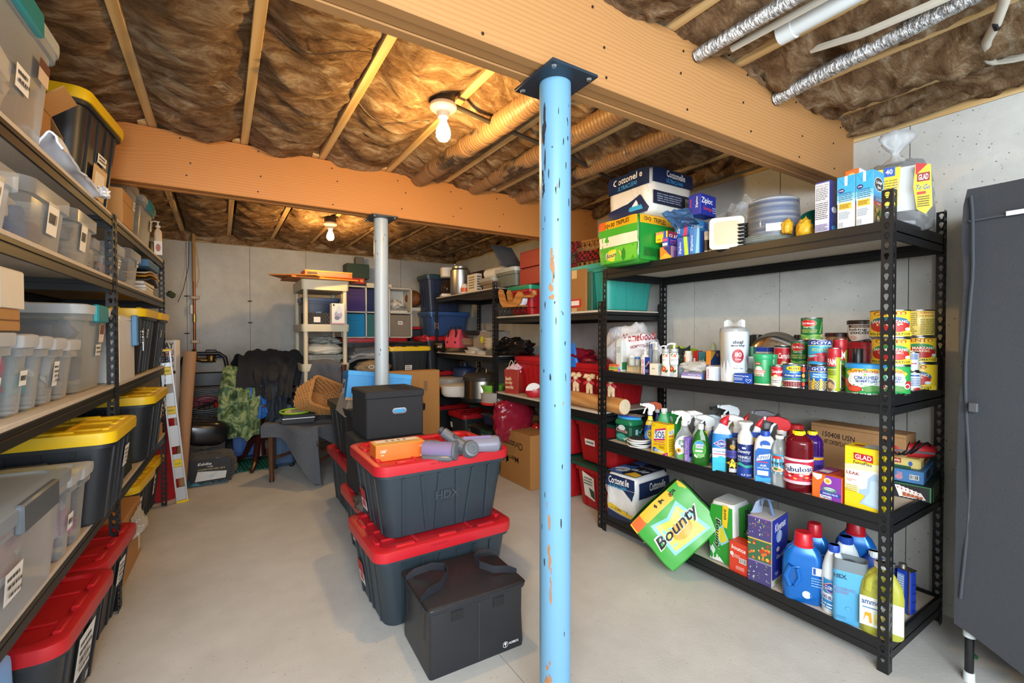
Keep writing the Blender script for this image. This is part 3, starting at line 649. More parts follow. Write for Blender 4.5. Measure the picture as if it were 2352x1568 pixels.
def pack(name,label,cat,side,q,z,rz,items,a=0,d=None,tilt=(0,0),rolls=(3,2,2),col='#e9e6e0',puff=.10,seed=1,X=None,h=None,film=True,dims=None):
    """soft film multipack: bulged skin, seen rolls, printed bands"""
    xm,XMIN[0] = XMIN[0],0; c,w,d,hh = dims or fit(side,q,z,rz+a,d,X); h = h or hh; XMIN[0] = xm
    r = thing(name,label,cat,c,(tilt[0],tilt[1],rz+a))
    def wp(x,y,zz):
        k = V((x,y,zz)); n_ = noise.noise(k*11+V((seed,0,0)))*.005+noise.noise(k*24+V((0,seed,0)))*.0012
        cx,cz = x/(w/2),zz/h*2-1; cy = y/(d/2); s = 1+puff*(0-(abs(cx)**3+abs(cy)**3+abs(cz)**3)/3+.55)*.5
        lob = .003*abs(math.sin(zz/h*math.pi*rolls[2]))+.0025*abs(math.sin((x/w+.5)*math.pi*rolls[0]))
        nx = math.copysign(1,x) if abs(cx) > .9 else 0; ny = math.copysign(1,y) if abs(cy) > .9 else 0
        return ((x*s)+nx*(n_+lob),(y*s)+ny*(n_+lob),max(.0005,h/2+(zz-h/2)*s+(n_ if cz > .9 else 0)))
    b = MB(); R = min(w,d)*.07; nz = 14; zs = [h*i/nz for i in range(nz+1)]
    rg = []
    for i,zz in enumerate(zs):
        ins = R*.8 if i in (0,nz) else 0
        o = []
        ww,dd = w-2*ins,d-2*ins
        for (x0,y0,x1,y1) in ((ww/2,-dd/2+R,ww/2,dd/2-R),(ww/2-R,dd/2,-ww/2+R,dd/2),(-ww/2,dd/2-R,-ww/2,-dd/2+R),(-ww/2+R,-dd/2,ww/2-R,-dd/2)):
            o += [wp(x0+(x1-x0)*j/9,y0+(y1-y0)*j/9,zz) for j in range(10)]
        rg.append(o)
    b.rings(rg); b.build('film_wrap',mat(col,.38,0,.05,30,.1,.3),r,ang=60)
    prints(r,(w,d,h),items,.35,warp=wp); r['dim'] = (w,d,h)
    if film:
        b = MB(); q2 = random.Random(seed)
        for k in range(5):
            x = -w/2+w*q2.random(); b.tube([wp(x+.02*math.sin(i),-d/2-.002,h*(.1+.8*i/6)) for i in range(7)],.0012,4)
        b.build('film_seam',clear('#ffffff',.6,.1),r)
        b = MB(); b.sheet(lambda u,v: (-w/2-.001-.02*v*math.sin(9*u+seed),-d*.3+d*.6*u,h*.5+h*.12*math.sin(5*u)+.01*v),8,3,.001); b.build('film_end',FOG,r)
    return r,h
def sack(name,label,cat,loc,rx,ry,rz_,mt,amp=.2,fr=3,seed=0,rot=0,tie=None,group=None,flat=-.75,nu=26,nv=16):
    r = thing(name,label,cat,loc,rot,group); b = MB(); b.blob(rx,ry,rz_,amp,fr,seed,nu,nv,flat); b.build('bag_skin',mt,r,ang=70)
    if tie:
        hgt,rad = tie; zt = rz_*(1-flat)*.9; b = MB()
        b.rings([[(rad*k*(1+.25*math.sin(5*t+kk))*math.cos(t),rad*k*(1+.25*math.sin(4*t+kk))*math.sin(t),zt+hgt*kk) for t in [i*math.pi/10 for i in range(20)]] for k,kk in ((1,0),(.45,.18),(.25,.36),(.6,.55),(1.1,.8),(.9,.98))]); b.build('tied_neck',mt,r,ang=70)
    return r
# ================================================================ long rack,top shelf (z 1.70)
Z = RT[0]+.001; XMIN[0] = 2.125
NAVY,GRN,YEL = '#1d2d52','#2f9a2e','#f2c21c'
towels,hT = pack('paper_towel_pack','green bulk paper towel pack with torn film window on the top shelf','paper towels','R',W1.b(575,1340,745,95,800),Z,RR,
    [('R','f',.02,.03,.99,.97,'#46a82f'),('R','f',.03,.40,.99,.63,'#efe4cc'),('R','f',.05,.8,.99,.985,'#f0a91e'),('R','f',.02,.8,.2,.985,'#e2672a'),
     ('P','f',[(.22,.06),(.98,.06),(.98,.38),(.3,.36)],'#6cc23a'),('P','f',[(.66,.04),(.78,.2),(.7,.36),(.58,.2)],'#2c8a2c'),('E','f',.42,.2,.2,.13,'#f3d23c'),
     ('T','f',.40,.2,.38,.17,'Bounty','#f7f7f2',6,.2),('T','f',.40,.2,.35,.135,'Bounty','#16181a',6,.2),('T','f',.5,.89,.62,.1,'10=30 TRIPLES','#1b1b18',3),
     ('R','r',.01,.03,.99,.8,'#1f9334'),('R','r',.01,.8,.99,.985,'#efae1f'),('T','r',.42,.89,.62,.11,'10=30 TRIPLES','#1b1b18',-3),('R','r',.1,.1,.8,.3,'#187a2b')]
    + lines('r',.12,.12,.7,.28,5,'#0f5d20'),rolls=(4,3,2),col='#3aa335',seed=2,d=.30)
tp,h2 = pack('toilet_paper_pack','navy and white toilet paper pack lying on the green paper towel pack','toilet paper','R',W1.b(730,730,140,200,1370),Z+hT-.003,RR+.0,
    [('R','f',.02,.6,.98,.99,NAVY),('P','f',[(.02,.02),(.94,.02),(.98,.1),(.8,.42),(.5,.3),(.02,.22)],NAVY),('T','f',.5,.86,.68,.15,'Cottonelle','#f4f4f2',2),('T','f',.5,.70,.5,.09,'ULTRACLEAN','#3f9fd8',2),
     ('P','f',[(.5,.1),(.85,.1),(.82,.2),(.55,.2)],'#3aa6d8'),('P','f',[(.6,.2),(.76,.2),(.7,.33)],'#e9eef2'),
     ('R','r',.02,.64,.98,.97,NAVY),('R','r',.03,.18,.98,.46,'#232a3e'),('T','r',.55,.86,.46,.15,'Cottonelle','#f4f4f2',-2),('T','r',.52,.71,.4,.085,'ULTRACLEAN','#3f9fd8',-2)]
    + lines('r',.1,.22,.7,.42,4,'#8f97ab',5) + [('R','r',.76,.2,.92,.4,'#8c8678')],rolls=(4,3,3),col='#ece6da',seed=5,d=.36)
BZ = '#1f62c4'
r1,h = boxed('freezer_bag_box','blue bag box with green stripe standing lowest beside the shelf edge','box','R',W1.b(1208,1240,1035,1060,1390),Z,BZ,
    [('P','f',[(.62,0),(.95,0),(.8,1),(.5,1)],'#b8dc3c'),('R','f',.0,0,.3,1,'#2352b8'),('T','f',.25,.45,.62,.22,'Ziploc','#f4f6fa',90)],a=.12,d=.1,group='blue bag boxes')
r2,h_ = boxed('freezer_bag_box','light blue bag box standing beside the green striped one','box','R',W1.b(1330,1215,930,1212,1395),Z,'#2b8fd6',
    [('P','f',[(.6,0),(1,0),(1,1),(.8,1)],'#8fd0f0'),('P','f',[(0,0),(.25,0),(.5,1),(0,1)],'#1c6cc4'),('T','f',.25,.45,.62,.26,'Ziploc','#f4f6fa',90),('R','r',.1,.1,.9,.9,'#1b56b4')],a=.1,d=.1,group='blue bag boxes')
r3,h3 = boxed('sandwich_bag_box','blue bag box with pink stripe lying on the two upright bag boxes','box','R',W1.b(1190,1030,810,1032,1462),Z+h_*.97,'#2077cf',
    [('P','f',[(.62,0),(.92,0),(1,1),(.8,1)],'#e0446a'),('T','f',.3,.5,.66,.24,'Ziploc','#f4f6fa',90),('R','r',.0,0,.76,1,'#2f94dd'),('P','r',[(0,0),(.6,.25),(.76,.3),(.76,0)],'#8fd0ea'),('T','r',.42,.58,.62,.34,'Ziploc','#f6f8fb',4),('R','r',.8,.1,.96,.9,'#1a4fa8')],a=.05,d=.2)
r4,h4 = boxed('storage_bag_box','dark blue bag box on top of the bag box stack','box','R',W1.b(1345,760,500,1195,1580),Z+h_*.97+h3,'#20309c',
    [('T','f',.72,.6,.55,.2,'Ziploc','#f4f6fa',90),('T','f',.2,.6,.4,.16,'Storage','#e03636',90),('R','f',.05,.05,.3,.3,'#1a2278'),('T','r',.4,.66,.7,.36,'Ziploc','#f6f8fb'),('T','r',.45,.3,.56,.2,'Storage','#e03a46')]
    + lines('r',.74,.12,.97,.45,3,'#b9c2e6'),a=.05,d=.15)
s1,hs = boxed('snack_box','small orange and blue box beside the lowest bag box','box','R',W1.b(985,1275,1155,838,1062),Z,'#e98a2c',
    [('P','f',[(.3,.95),(.98,1),(.98,.2)],'#232f7a'),('P','f',[(0,.1),(.6,0),(.98,0),(.98,.25),(.5,.5)],'#e6b83a'),('R','r',0,0,1,1,'#b78ab4'),('R','r',.3,.2,.9,.7,'#8f6aa6')],a=.1)
s2,hs2 = boxed('freezer_box','small indigo box in the middle of the little box stack','box','R',W1.b(943,1150,1043,868,1060),Z+hs,'#2b3f9e',
    [('T','r',.55,.68,.66,.2,'Power','#e86aa8',4,.2),('T','r',.55,.4,.7,.2,'Turns','#e86aa8',4,.2),('R','f',.1,.55,.9,.85,'#d94d8c'),('R','f',.1,.1,.9,.4,'#dfe3ee')],a=.1)
s3,hs3 = boxed('food_bag_box','small yellow box topping the little box stack','box','R',W1.b(935,1040,968,785,1035),Z+hs+hs2*.55,'#f0cb24',
    [('P','f',[(.02,.72),(.62,.8),(.62,.98),(.02,.92)],'#c22a2a'),('T','f',.32,.85,.5,.13,'GLAD','#f6f2ea',4),('R','f',.68,0,.9,1,'#2b57b8'),('R','r',0,0,1,1,'#8f1f30'),('T','r',.5,.5,.8,.45,'GLAD','#f6f2ea'),('T','f',.3,.25,.3,.12,'140','#5a4a10')],a=.1,d=.12)
p = at(*W1.p(1020,900),Z+.17); o = thing('film_bag','loose blue film bag draped over the green towel pack','bag',(p.x+.05,p.y,Z+.2),.3); b = MB()
b.sheet(lambda u,v: (-.09+.19*v-.03*noise.noise(V((u*4,v*4,1))),-.07+.14*u,.04-.05*v+.014*noise.noise(V((u*7,v*7,3)))-.02*(u-.5)**2),12,14,.002); b.build('bag_skin',clear('#cfe0f2',.5,.15,'#6f9fd6'),o)
# spice jars,white tub,clear produce bag
for i,(xl,xr,yb,yt,cl,cp,lb) in enumerate(((1395,1450,1180,975,'#2a211c','#c9c4bb','small black labelled spice jar nearest the blue boxes'),(1450,1500,1180,970,'#16171a','#cbb79a','small chrome capped spice jar between two others'),(1498,1552,1190,1060,'#d8d8d6','#22242a','small pale spice jar beside the white lidded tub'))):
    vessel('spice_jar',lb,'jar',W1.c(xl,xr,yb,yt),Z,[(0,.95),(.03,1),(.76,1),(.8,.9),(.98,.9)],'#d9d2c4',dp=1,rr=.5,cap=(.95,.78,1,cp),lab=(.12,.6,cl))
c,w_,d_,hh = fit('R',W1.b(1790,1140,790,1550,1815),Z,RR+.55,.06)
o = thing('food_tub','frosted square tub with pale lid turned on its side','food tub',c+V((0,0,.0)),RR+.55)
b = MB(); b.X = MX.Translation((0,-.02,hh/2)) @ MX.Rotation(math.pi/2,4,'X'); b.loft([(-.005,hh*.98,hh*.98,.02),(.005,hh,hh,.02),(.012,hh,hh,.02)],4); b.build('tub_lid',clear('#f4efe6',.75,.35,'#efe8db'),o)
b = MB(); b.X = MX.Translation((0,-.02,hh/2)) @ MX.Rotation(math.pi/2,4,'X'); b.loft([(.012,hh*.74,hh*.74,.02),(.0125,hh*.70,hh*.70,.02)],4); b.build('lid_panel',clear('#f4e6cc',.8,.4,'#e6d3b0'),o)
b = MB(); b.X = MX.Translation((0,-.02,hh/2)) @ MX.Rotation(math.pi/2,4,'X'); b.loft([(-.07,hh*.78,hh*.78,.02),(-.005,hh*.93,hh*.93,.02)],4); b.build('tub_body',FOG,o)
c,rr_,hh = fitc(*W1.c(1815,1945,1110,860),Z)
o = thing('foil_pan_stack','stack of black ridged trays behind the frosted tub','tray',c,.3)
for i in range(7): b = MB(); b.loft([(hh*i/7,rr_*2-.01,rr_*2-.01,.012),(hh*(i+.6)/7,rr_*2,rr_*2,.012),(hh*(i+.7)/7,rr_*2-.012,rr_*2-.012,.012)],3); b.build('tray',plas('#1d1e21',.3),o)
p = at(*W1.p(1680,1000),Z+.08); sack('produce_bag','crumpled clear plastic bag slumped over the tubs under the joists','bag',(p.x+.16,p.y-.02,Z+.0),.10,.15,.165,FILM,.4,2.6,3,.4,None,None,-.55)
# paper plates
c,R_,hh = fitc(*W2.c(392,850,825,690),Z)
def plates(name,label,c,R_,n,dz,cols,z0=0,rot=0):
    o = thing(name,label,'plates',(c.x,c.y,c.z+z0),rot)
    for i in range(n):
        b = MB(); q = R_*(1-.012*math.sin(i*2.1)); b.lathe([(q*.62,0),(q*.7,.001),(q*.96,.012),(q,.013),(q*.95,.0135),(q*.7,.003),(.001,.003)],30)
        b.build('plate',mat(cols[i % len(cols)],.6,0,.25,60),o,loc=(0,0,i*dz))
    return o
plates('paper_plate_stack','low wide stack of speckled paper plates at the shelf edge',c,R_,9,.0034,['#cfd3cd','#b8c3bf','#dcdcd6'])
c2,R2,hh = fitc(*W2.c(455,840,690,430),Z+.03)
plates('paper_bowl_stack','tall wrapped stack of blue and white patterned bowls on the plates',c2,R2,14,(hh-.01)/14,['#7f95c6','#e9ebee','#5f7ab6','#f2f2f0','#93a6cf'])
o = [x for x in COL.objects if x.name.startswith('paper_bowl_stack')][0]
b = MB(); b.lathe([(R2*1.02,0),(R2*1.05,hh*.4),(R2*1.0,hh*.85),(R2*.8,hh*1.02),(R2*.3,hh*1.06)],26,cap=False); b.build('film_wrap',FILM,o)
b = MB(); b.box(-.03,-R2*1.03,.02,.05,-R2*1.01,.055); b.build('price_label',mat('#d7dbe6'),o); o.rotation_euler[2] = face_cam(c2)
for i,(x0,x1,yb,yt,lb) in enumerate(((700,830,700,622,'small bag of yellow pasta beside the bowls'),(822,1000,735,610,'larger bag of yellow pasta under the green lid'))):
    c,R_,hh = fitc(*W2.c(x0,x1,yb,yt),Z+(.03 if i == 0 else 0)); o = sack('pasta_bag',lb,'food bag',c,R_,R_*.7,hh*.56,mat('#d9a92a',.4,0,.35,55,.6),.22,4,i+2,.4)
c,R_,hh = fitc(*W2.c(850,1000,640,430),Z)
o = thing('green_bowl','dark green bowl standing on edge behind the nutrition box','bowl',(c.x+.13,c.y+.04,Z),(0,0,face_cam(c)-.5))
b = MB(); b.X = MX.Translation((0,0,.075)) @ MX.Rotation(math.radians(72),4,'X') @ MX.Translation((0,0,-.03)); b.lathe([(.025,0),(.04,.004),(.066,.03),(.074,.045),(.069,.045),(.062,.03),(.035,.01),(.001,.008)],30); b.build('bowl_wall',plas('#1f7a66',.25),o)
# cartons at the near end of the top shelf
boxed('cereal_box','tall white and indigo box with nutrition panel beside the green bowl','box','R',W2.b(1122,695,305,995,1185),Z,'#5b5fa6',
    [('R','f',.04,.2,.97,.97,'#f1eef2'),('R','f',.04,.03,.97,.2,'#cfcbe4'),('T','f',.5,.93,.84,.035,'Nutrition Facts','#1c1c22'),('R','f',.06,.885,.94,.893,'#22222a'),('R','f',.06,.62,.94,.626,'#22222a'),('R','r',0,0,1,1,'#27357f'),('E','r',.5,.45,.3,.06,'#dfe6f0'),('E','r',.5,.1,.3,.05,'#3a9cd0')]
    + lines('f',.08,.64,.92,.88,7,'#55555c',2) + lines('f',.08,.27,.92,.6,9,'#55555c',8) + lines('f',.08,.05,.92,.18,5,'#5a5a80',9),d=.075)
def broth(lb,q,d):
    r,h = boxed('broth_carton',lb,'carton','R',q,Z,'#e9f1f6',[('R','f',0,.62,1,1,'#3aa9e0'),('R','f',0,.56,1,.66,'#7cc7ec'),('R','f',0,.5,1,.56,'#bfe2f4'),('R','f',.42,.82,.58,1,'#f2f3f4'),('P','f',[(.06,.98),(.08,.985),(.42,.84),(.42,.82)],'#2b86bd'),('P','f',[(.94,.98),(.92,.985),(.58,.84),(.58,.82)],'#2b86bd'),
        ('E','f',.24,.74,.19,.042,'#262c6a'),('T','f',.24,.74,.26,.035,'College','#f0f0f4',8),('R','f',.12,.38,.82,.5,'#f0c14a'),('R','f',.12,.03,.38,.16,'#d7dbe0'),('E','f',.75,.1,.1,.03,'#dde3e8'),
        ('R','r',0,.5,1,1,'#38a0d8'),('R','r',0,.44,1,.52,'#2464a8'),('R','r',0,.37,1,.44,'#c84a3a'),('R','r',0,0,1,.37,'#8f7a4a'),('E','r',.5,.76,.44,.13,'#e9eef0'),('E','r',.5,.76,.41,.12,'#23282e'),('T','r',.5,.79,.6,.07,'College','#f4f4f2',4),('T','r',.52,.71,.3,.06,'Inn','#f4f4f2',4),('T','r',.5,.48,.6,.05,'STOCK','#dfe9f2'),('T','r',.5,.405,.3,.035,'Beef','#f6e8e0')]
        + lines('f',.1,.52,.9,.70,5,'#4a6f8c',4) + lines('f',.16,.4,.78,.48,3,'#8f6a1c',6) + lines('f',.12,.2,.8,.34,5,'#8b97a4',7) + bars('f',.13,.05,.36,.15,4,7,'#6b7484','#d7dbe0')
        + [('E','r',x,y,.13,.045,c) for x,y,c in ((.25,.28,'#c9a24a'),(.6,.26,'#5c7a34'),(.75,.15,'#a2552c'),(.35,.14,'#d9c48a'),(.2,.06,'#55407a'),(.7,.06,'#cfae68'),(.5,.2,'#3f5f2a'))],group='broth cartons',d=d)
    return r
broth('light blue broth carton showing only its back beside the cereal box',W2.b(1335,655,255,1185,1345),.07)
broth('light blue broth carton showing the round dark emblem beside the post',W2.b(1490,640,215,1342,1595),.095)
boxed('snack_carton','orange box peeping out behind the two broth cartons','box','R',W2.b(1370,640,202,1246,1412),Z,'#d9702e',[('R','r',0,0,1,1,'#e4e2ea'),('E','f',.5,.9,.3,.05,'#f0c070'),('T','r',.5,.92,.5,.05,'S','#2b3f8c')],X=2.31,d=.09)
p = onx(2062,450,2.44); o = thing('cup_bag','knotted clear bag of party plates with yellow labels at the shelf end','bag',(p.x,p.y,Z),face_cam(p))
b = MB(); b.blob(.118,.10,.158,.10,2.4,4,28,18,-.9,pw=.6); b.build('bag_skin',clear('#f6f8fa',.13,.1),o,ang=70)
b = MB(); b.rings([[(k*(1+.25*math.sin(3*t+zz*20))*math.cos(t)-.01,k*(1+.25*math.cos(4*t))*math.sin(t),zz) for t in [i*math.pi/10 for i in range(20)]] for k,zz in ((.085,.285),(.045,.31),(.014,.335),(.012,.35),(.035,.375),(.06,.405),(.05,.43),(.015,.437))]); b.build('tied_neck',clear('#f4f7f9',.26,.12),o,ang=70)
b = MB(); b.loft([(.09,.13,.11,.02),(.27,.15,.12,.02)]); b.build('plate_stack',mat('#e6e7e6'),o)
b = MB(); b.blob(.09,.08,.055,.15,3,2); b.build('dark_plates',mat('#2c2e36',.3),o)
prints(o,(.225,.205,.285),[('P','f',[(.02,.46),(.13,.46),(.13,.82),(.02,.78)],'#efce2c'),('P','f',[(.16,.42),(.50,.36),(.54,.92),(.2,.92)],'#f0cf2b'),('R','f',.29,.8,.46,.93,'#2a51a8'),('T','f',.375,.87,.1,.07,'40','#f4f4f0'),
    ('P','f',[(.74,.93),(.94,.88),(.97,.3),(.88,.2),(.76,.28),(.71,.6)],'#efce2c'),('P','f',[(.74,.93),(.90,.89),(.74,.76)],'#b9262c'),('R','f',.76,.66,.93,.78,'#8f1f28'),('T','f',.845,.72,.13,.08,'GLAD','#f4efe6'),('T','f',.84,.58,.19,.07,'To Go','#2860b4',-5,.2),('R','f',.76,.48,.88,.52,'#c23a2a')]
    + lines('f',.24,.5,.5,.76,7,'#8a7a1a',3) + lines('f',.77,.3,.93,.46,5,'#6a5a12',8))
# ================================================================ long rack,middle shelf (z 1.04)
Z = RT[1]+.001
boxed('bandage_carton','upright white carton with green corner beside the rack post','box','R',W3.b(300,850,505,215,400),Z,'#dfe6e4',[('R','r',.0,.05,.95,.3,'#2c8a55'),('P','f',[(.2,.02),(.8,.02),(.5,.16)],'#3a66a8')]+lines('f',.2,.6,.8,.8,4,'#9aa6a8'),X=2.2,d=.05)
o,hb = boxed('gauze_box','small rainbow striped box lying at the shelf edge','box','R',W3.b(240,945,845,115,365),Z,'#e9714a',[('R','f',0,.52,1,.74,'#f0a05a'),('R','f',0,.3,1,.52,'#7cc46a'),('R','f',0,.1,1,.3,'#e8d44c'),('R','r',0,.45,1,.7,'#62b7e0'),('R','r',0,.2,1,.45,'#8f7fd0'),('R','r',0,0,1,.2,'#d977b8')]+lines('r',.3,.3,.9,.6,3,'#f0f0f0'))
o,ht = boxed('cotton_box','plain tan box lying between the rainbow box and the bandage box','box','R',W3.b(540,965,865,365,566),Z,'#dcc69c',d=.08,a=.05)
for i,(x0,x1,yb,yt,lb) in enumerate(((385,490,868,712,'glass jar with cream stacked on the plain tan box'),(482,560,868,740,'small glass jar beside the cream jar on the tan box'))):
    vessel('glass_jar',lb,'jar',W3.c(x0,x1,yb,yt),Z+ht,[(0,.9),(.06,1),(.7,1),(.8,.85),(.98,.85)],'#e8ece8',dp=1,rr=.5,mt=clear('#eef4f2',.25,.1),fill=(.62,'#e9e2cc'),cap=(.9,.76,1,'#cfd8d6' if i == 0 else '#3a6fb0'))
p = at(*W3.p(470,800),Z+.02); o = thing('refill_pouch','bright blue pouch leaning over the glass jars','pouch',(2.21,p.y+.0,Z),(.0,0,RR+.25)); b = MB()
b.loft([(0,.085,.03,.012,.028,0),(.05,.095,.035,.014,.02,0),(.12,.105,.022,.01,-.004,.004),(.165,.105,.008,.003,-.02,.008),(.178,.105,.003,.001,-.024,.008)],4); b.build('pouch_skin',mat('#2a6cc6',.3),o)
b = MB(); b.box(-.05,-.012,.118,-.018,-.0105,.155); b.build('white_label',mat('#e8eef4'),o)
o,hq = boxed('bandage_box','upright white and navy box with red vertical lettering','box','R',W3.b(622,990,745,570,690),Z,'#f1f1f0',[('T','f',.5,.47,.86,.62,'BAND-AID','#b3262e',90),('R','r',0,0,1,1,'#22348c'),('P','r',[(.1,.5),(.22,.42),(.98,.68),(.86,.8)],'#e7b08c'),('R','r',.1,.78,.9,.95,'#2c46a8')]+lines('r',.1,.1,.8,.3,3,'#dfe4f0'),a=.1)
boxed('soap_box','cream coloured carton in front of the pump bottles','box','R',W3.b(805,1012,835,690,858),Z,'#e6dcc4',[('R','r',.0,0,1,1,'#dfe2de')]+lines('f',.3,.5,.7,.66,2,'#7a7a70')+lines('r',.2,.3,.8,.8,5,'#a9b0b0'),a=.15)
PB = [(0,.92),(.03,1),(.8,1),(.9,.8),(.97,.34),(1,.3)]
def pumped(lb,q,col,pc,mt=None,items=(),X=None,s=1,lab=None,ps=.75):
    r,dm = vessel('pump_bottle',lb,'bottle',q,Z,PB,col,items,dp=.7,mt=mt,X=X,lab=lab); pump(r,dm[2],ps,pc,.5); return r
pumped('white pump bottle standing behind the red lettered box',W3.c(575,690,800,690),'#eceeee','#f2f2f2',X=2.24)
pumped('clear pump bottle with white head beside the cream carton',W3.c(735,840,800,640),'#eee','#f0f0ee',clear('#f4f8f8',.3,.1),X=2.26,ps=1.1)
vessel('mouthwash_bottle','slim blue grey bottle between the pump bottles','bottle',W3.c(680,740,800,530),Z,[(0,.95),(.02,1),(.7,1),(.8,.6),(.98,.55)],'#6c7ea0',dp=1,rr=.5,cap=(.7,.8,1,'#55658c'),X=2.27)
for i,(x0,x1,xx,s) in enumerate(((860,985,960,'first'),(965,1095,1078,'second'))):
    o,hh = boxed('gift_box',['small carton with pumpkin print under the first hand lotion','small carton with pumpkin print under the second hand lotion'][i],'box','R',W3.b(xx,1030-4*i,850,x0,x1),Z,'#eceae4',
        [('E','f',.36,.62,.32,.24,'#cf4a2a'),('E','f',.36,.66,.14,.1,'#f0a070'),('P','f',[(.55,.3),(.95,.45),(.9,.62),(.6,.5)],'#3f7a3a'),('R','f',0,0,1,.2,'#dfe6e8'),('E','f',.2,.85,.12,.1,'#4f8a44')],group='pumpkin print cartons')
    r,dm = vessel('lotion_bottle',['white lotion bottle with fruit print and short pump','white lotion bottle with fruit print and raised pump'][i],'bottle',W3.c(*((872,975,852,676),(985,1100,852,676))[i]),Z+hh,[(0,.95),(.03,1),(.9,1),(.97,.85),(1,.5)],'#f1f1ee',
        [('E','c',.55,.74,.11,.13,'#d9603a'),('P','c',[(.25,.72),(.45,.9),(.36,.92),(.22,.8)],'#3f7a3a'),('E','c',.36,.68,.06,.05,'#e8a03a'),('P','c',[(.6,.9),(.75,.95),(.7,.82)],'#2f6a30')]+lines('c',.3,.3,.7,.5,3,'#9a9a92'),dp=1,rr=.5,group='fruit print lotions')
    b = MB(); b.lathe([(.022,dm[2]),(.022,dm[2]+.02),(.012,dm[2]+.022)],18); b.build('clear_collar',clear('#f0f4f4',.3),r); pump(r,dm[2]+.004,.8+.3*i,'#f2f2f0',.4)
p = onx(*W3.p(1075,560),2.52); o = thing('snack_pouch','green flat packet leaning at the back over the dark bag','pouch',(2.56,p.y,Z+.055),(-.25,.15,RR)); b = MB()
b.sheet(lambda u,v: (-.10+.2*u,.004*math.sin(9*u)*math.sin(7*v),.02+.085*v),10,8,.02); b.build('packet',mat('#8fae2c',.35,0,.25,8),o)
prints(o,(.2,.02,.12),[('P','f',[(.5,.2),(1,.2),(1,.6),(.75,.75)],'#2f6a2a'),('R','f',.05,.7,.5,.88,'#b9d24a')])
sack('garbage_bag','crumpled dark green plastic bag behind the lotion bottles','bag',(2.42,onx(*W3.p(1140,700),2.42).y,Z),.075,.06,.085,mat('#263630',.25),.45,3,6)
c,R_,hh = fitc(*W3.c(1095,1185,1025,860),Z)
o = thing('tub_stack','stack of small clear food tubs beside the pumpkin cartons','food tub',c,.3)
for i in range(6): b = MB(); b.loft([(hh*i/6+.001,R_*1.5,R_*1.5,.01),(hh*(i+.75)/6,R_*1.8,R_*1.8,.01),(hh*(i+.8)/6,R_*1.95,R_*1.95,.01),(hh*(i+.95)/6,R_*1.95,R_*1.95,.01)],3); b.build('tub',clear('#e6eef4',.45,.2,'#cfdcea'),o)
vessel('vitamin_bottle','white bottle with orange stripe behind the cloth pouch','bottle',W3.c(1182,1305,800,655),Z,[(0,.95),(.03,1),(.8,1),(.9,.7),(.98,.65)],'#eeeae2',[('R','c',.08,.1,.3,.75,'#e07a22'),('E','c',.55,.4,.16,.12,'#c94a3a')],dp=1,rr=.5,cap=(.7,.86,1,'#f0efe9'),X=2.36)
boxed('toothpaste_box','red box standing behind the cloth pouch','box','R',W3.b(1380,820,655,1310,1390),Z,'#c4252c',[('R','f',.1,.2,.5,.7,'#e4e2dc')],X=2.38,d=.05)
boxed('tissue_pack','teal packet standing next to the red box','box','R',W3.b(1480,800,668,1385,1490),Z,'#3d8797',[('T','f',.55,.5,.8,.3,'aqua','#dfeef0'),('E','f',.8,.5,.1,.2,'#bfe0e6')],X=2.36,d=.03)
sack('cloth_pouch','white zipped plastic pouch lying among the small boxes','pouch',(2.22,onx(*W3.p(1340,840),2.22).y,Z+.025),.045,.085,.037,clear('#f0f2f2',.72,.3,'#e4e6e2'),.35,3.2,9,.1)
o,h1 = boxed('ointment_box','flat grey green box under the white pouch','box','R',W3.b(1330,985,928,1210,1392),Z+.016,'#b4beb0',[('R','r',0,0,1,1,'#4f8044')]+lines('f',.15,.3,.9,.7,2,'#d8dcd2'),a=.3)
boxed('test_kit_box','flat lilac and white box at the shelf edge','box','R',W3.b(1440,1068,978,1145,1490),Z,'#8f82bd',[('R','f',.0,.12,.97,.5,'#e6e4ee'),('T','f',.62,.74,.6,.26,'At-Home Test','#e6e4f0'),('R','r',0,0,1,1,'#3a7fc4'),('R','r',.55,.1,1,.9,'#b83244')],a=.14)
vessel('swab_dispenser','clear domed swab tub with pale green lid','jar',W3.c(1555,1650,660,530),Z+.075,[(0,.95),(.05,1),(.5,1),(.8,.8),(.95,.45),(1,.1)],'#cfe0cc',dp=1,rr=.5,mt=clear('#dcecd8',.55,.2,'#cfe0c8'),X=2.3)
o,hh = boxed('pain_relief_box','orange and navy box stacked above two white cartons','box','R',W3.b(1560,755,652,1492,1690),Z+.075,'#e08a2a',[('R','r',0,0,1,1,'#22407f'),('P','r',[(.0,.3),(.5,.95),(0,.98)],'#d9a93a'),('E','r',.6,.7,.1,.12,'#e07a3a')],X=2.22,d=.1)
boxed('tablet_carton','white carton with violet edge stacked over the lower white carton','box','R',W3.b(1598,885,752,1500,1692),Z+.038,'#e6e8f4',[('R','f',0,.2,.35,1,'#4a45a8'),('T','f',.6,.35,.6,.3,'MAXO','#2a2a60',90)]+lines('r',.1,.1,.9,.9,6,'#8f9cc0'),X=2.2,d=.1,h=.036)
boxed('syringe_carton','plain white carton at the edge beside the plastic cups','box','R',W3.b(1600,1088,882,1495,1692),Z,'#eceef2',[('T','f',.3,.5,.6,.2,'PREP','#b03a48',90),('E','f',.3,.8,.08,.04,'#c23a48')]+lines('r',.1,.1,.9,.9,8,'#c2cbd8'),h=.038 if False else None,d=.1)
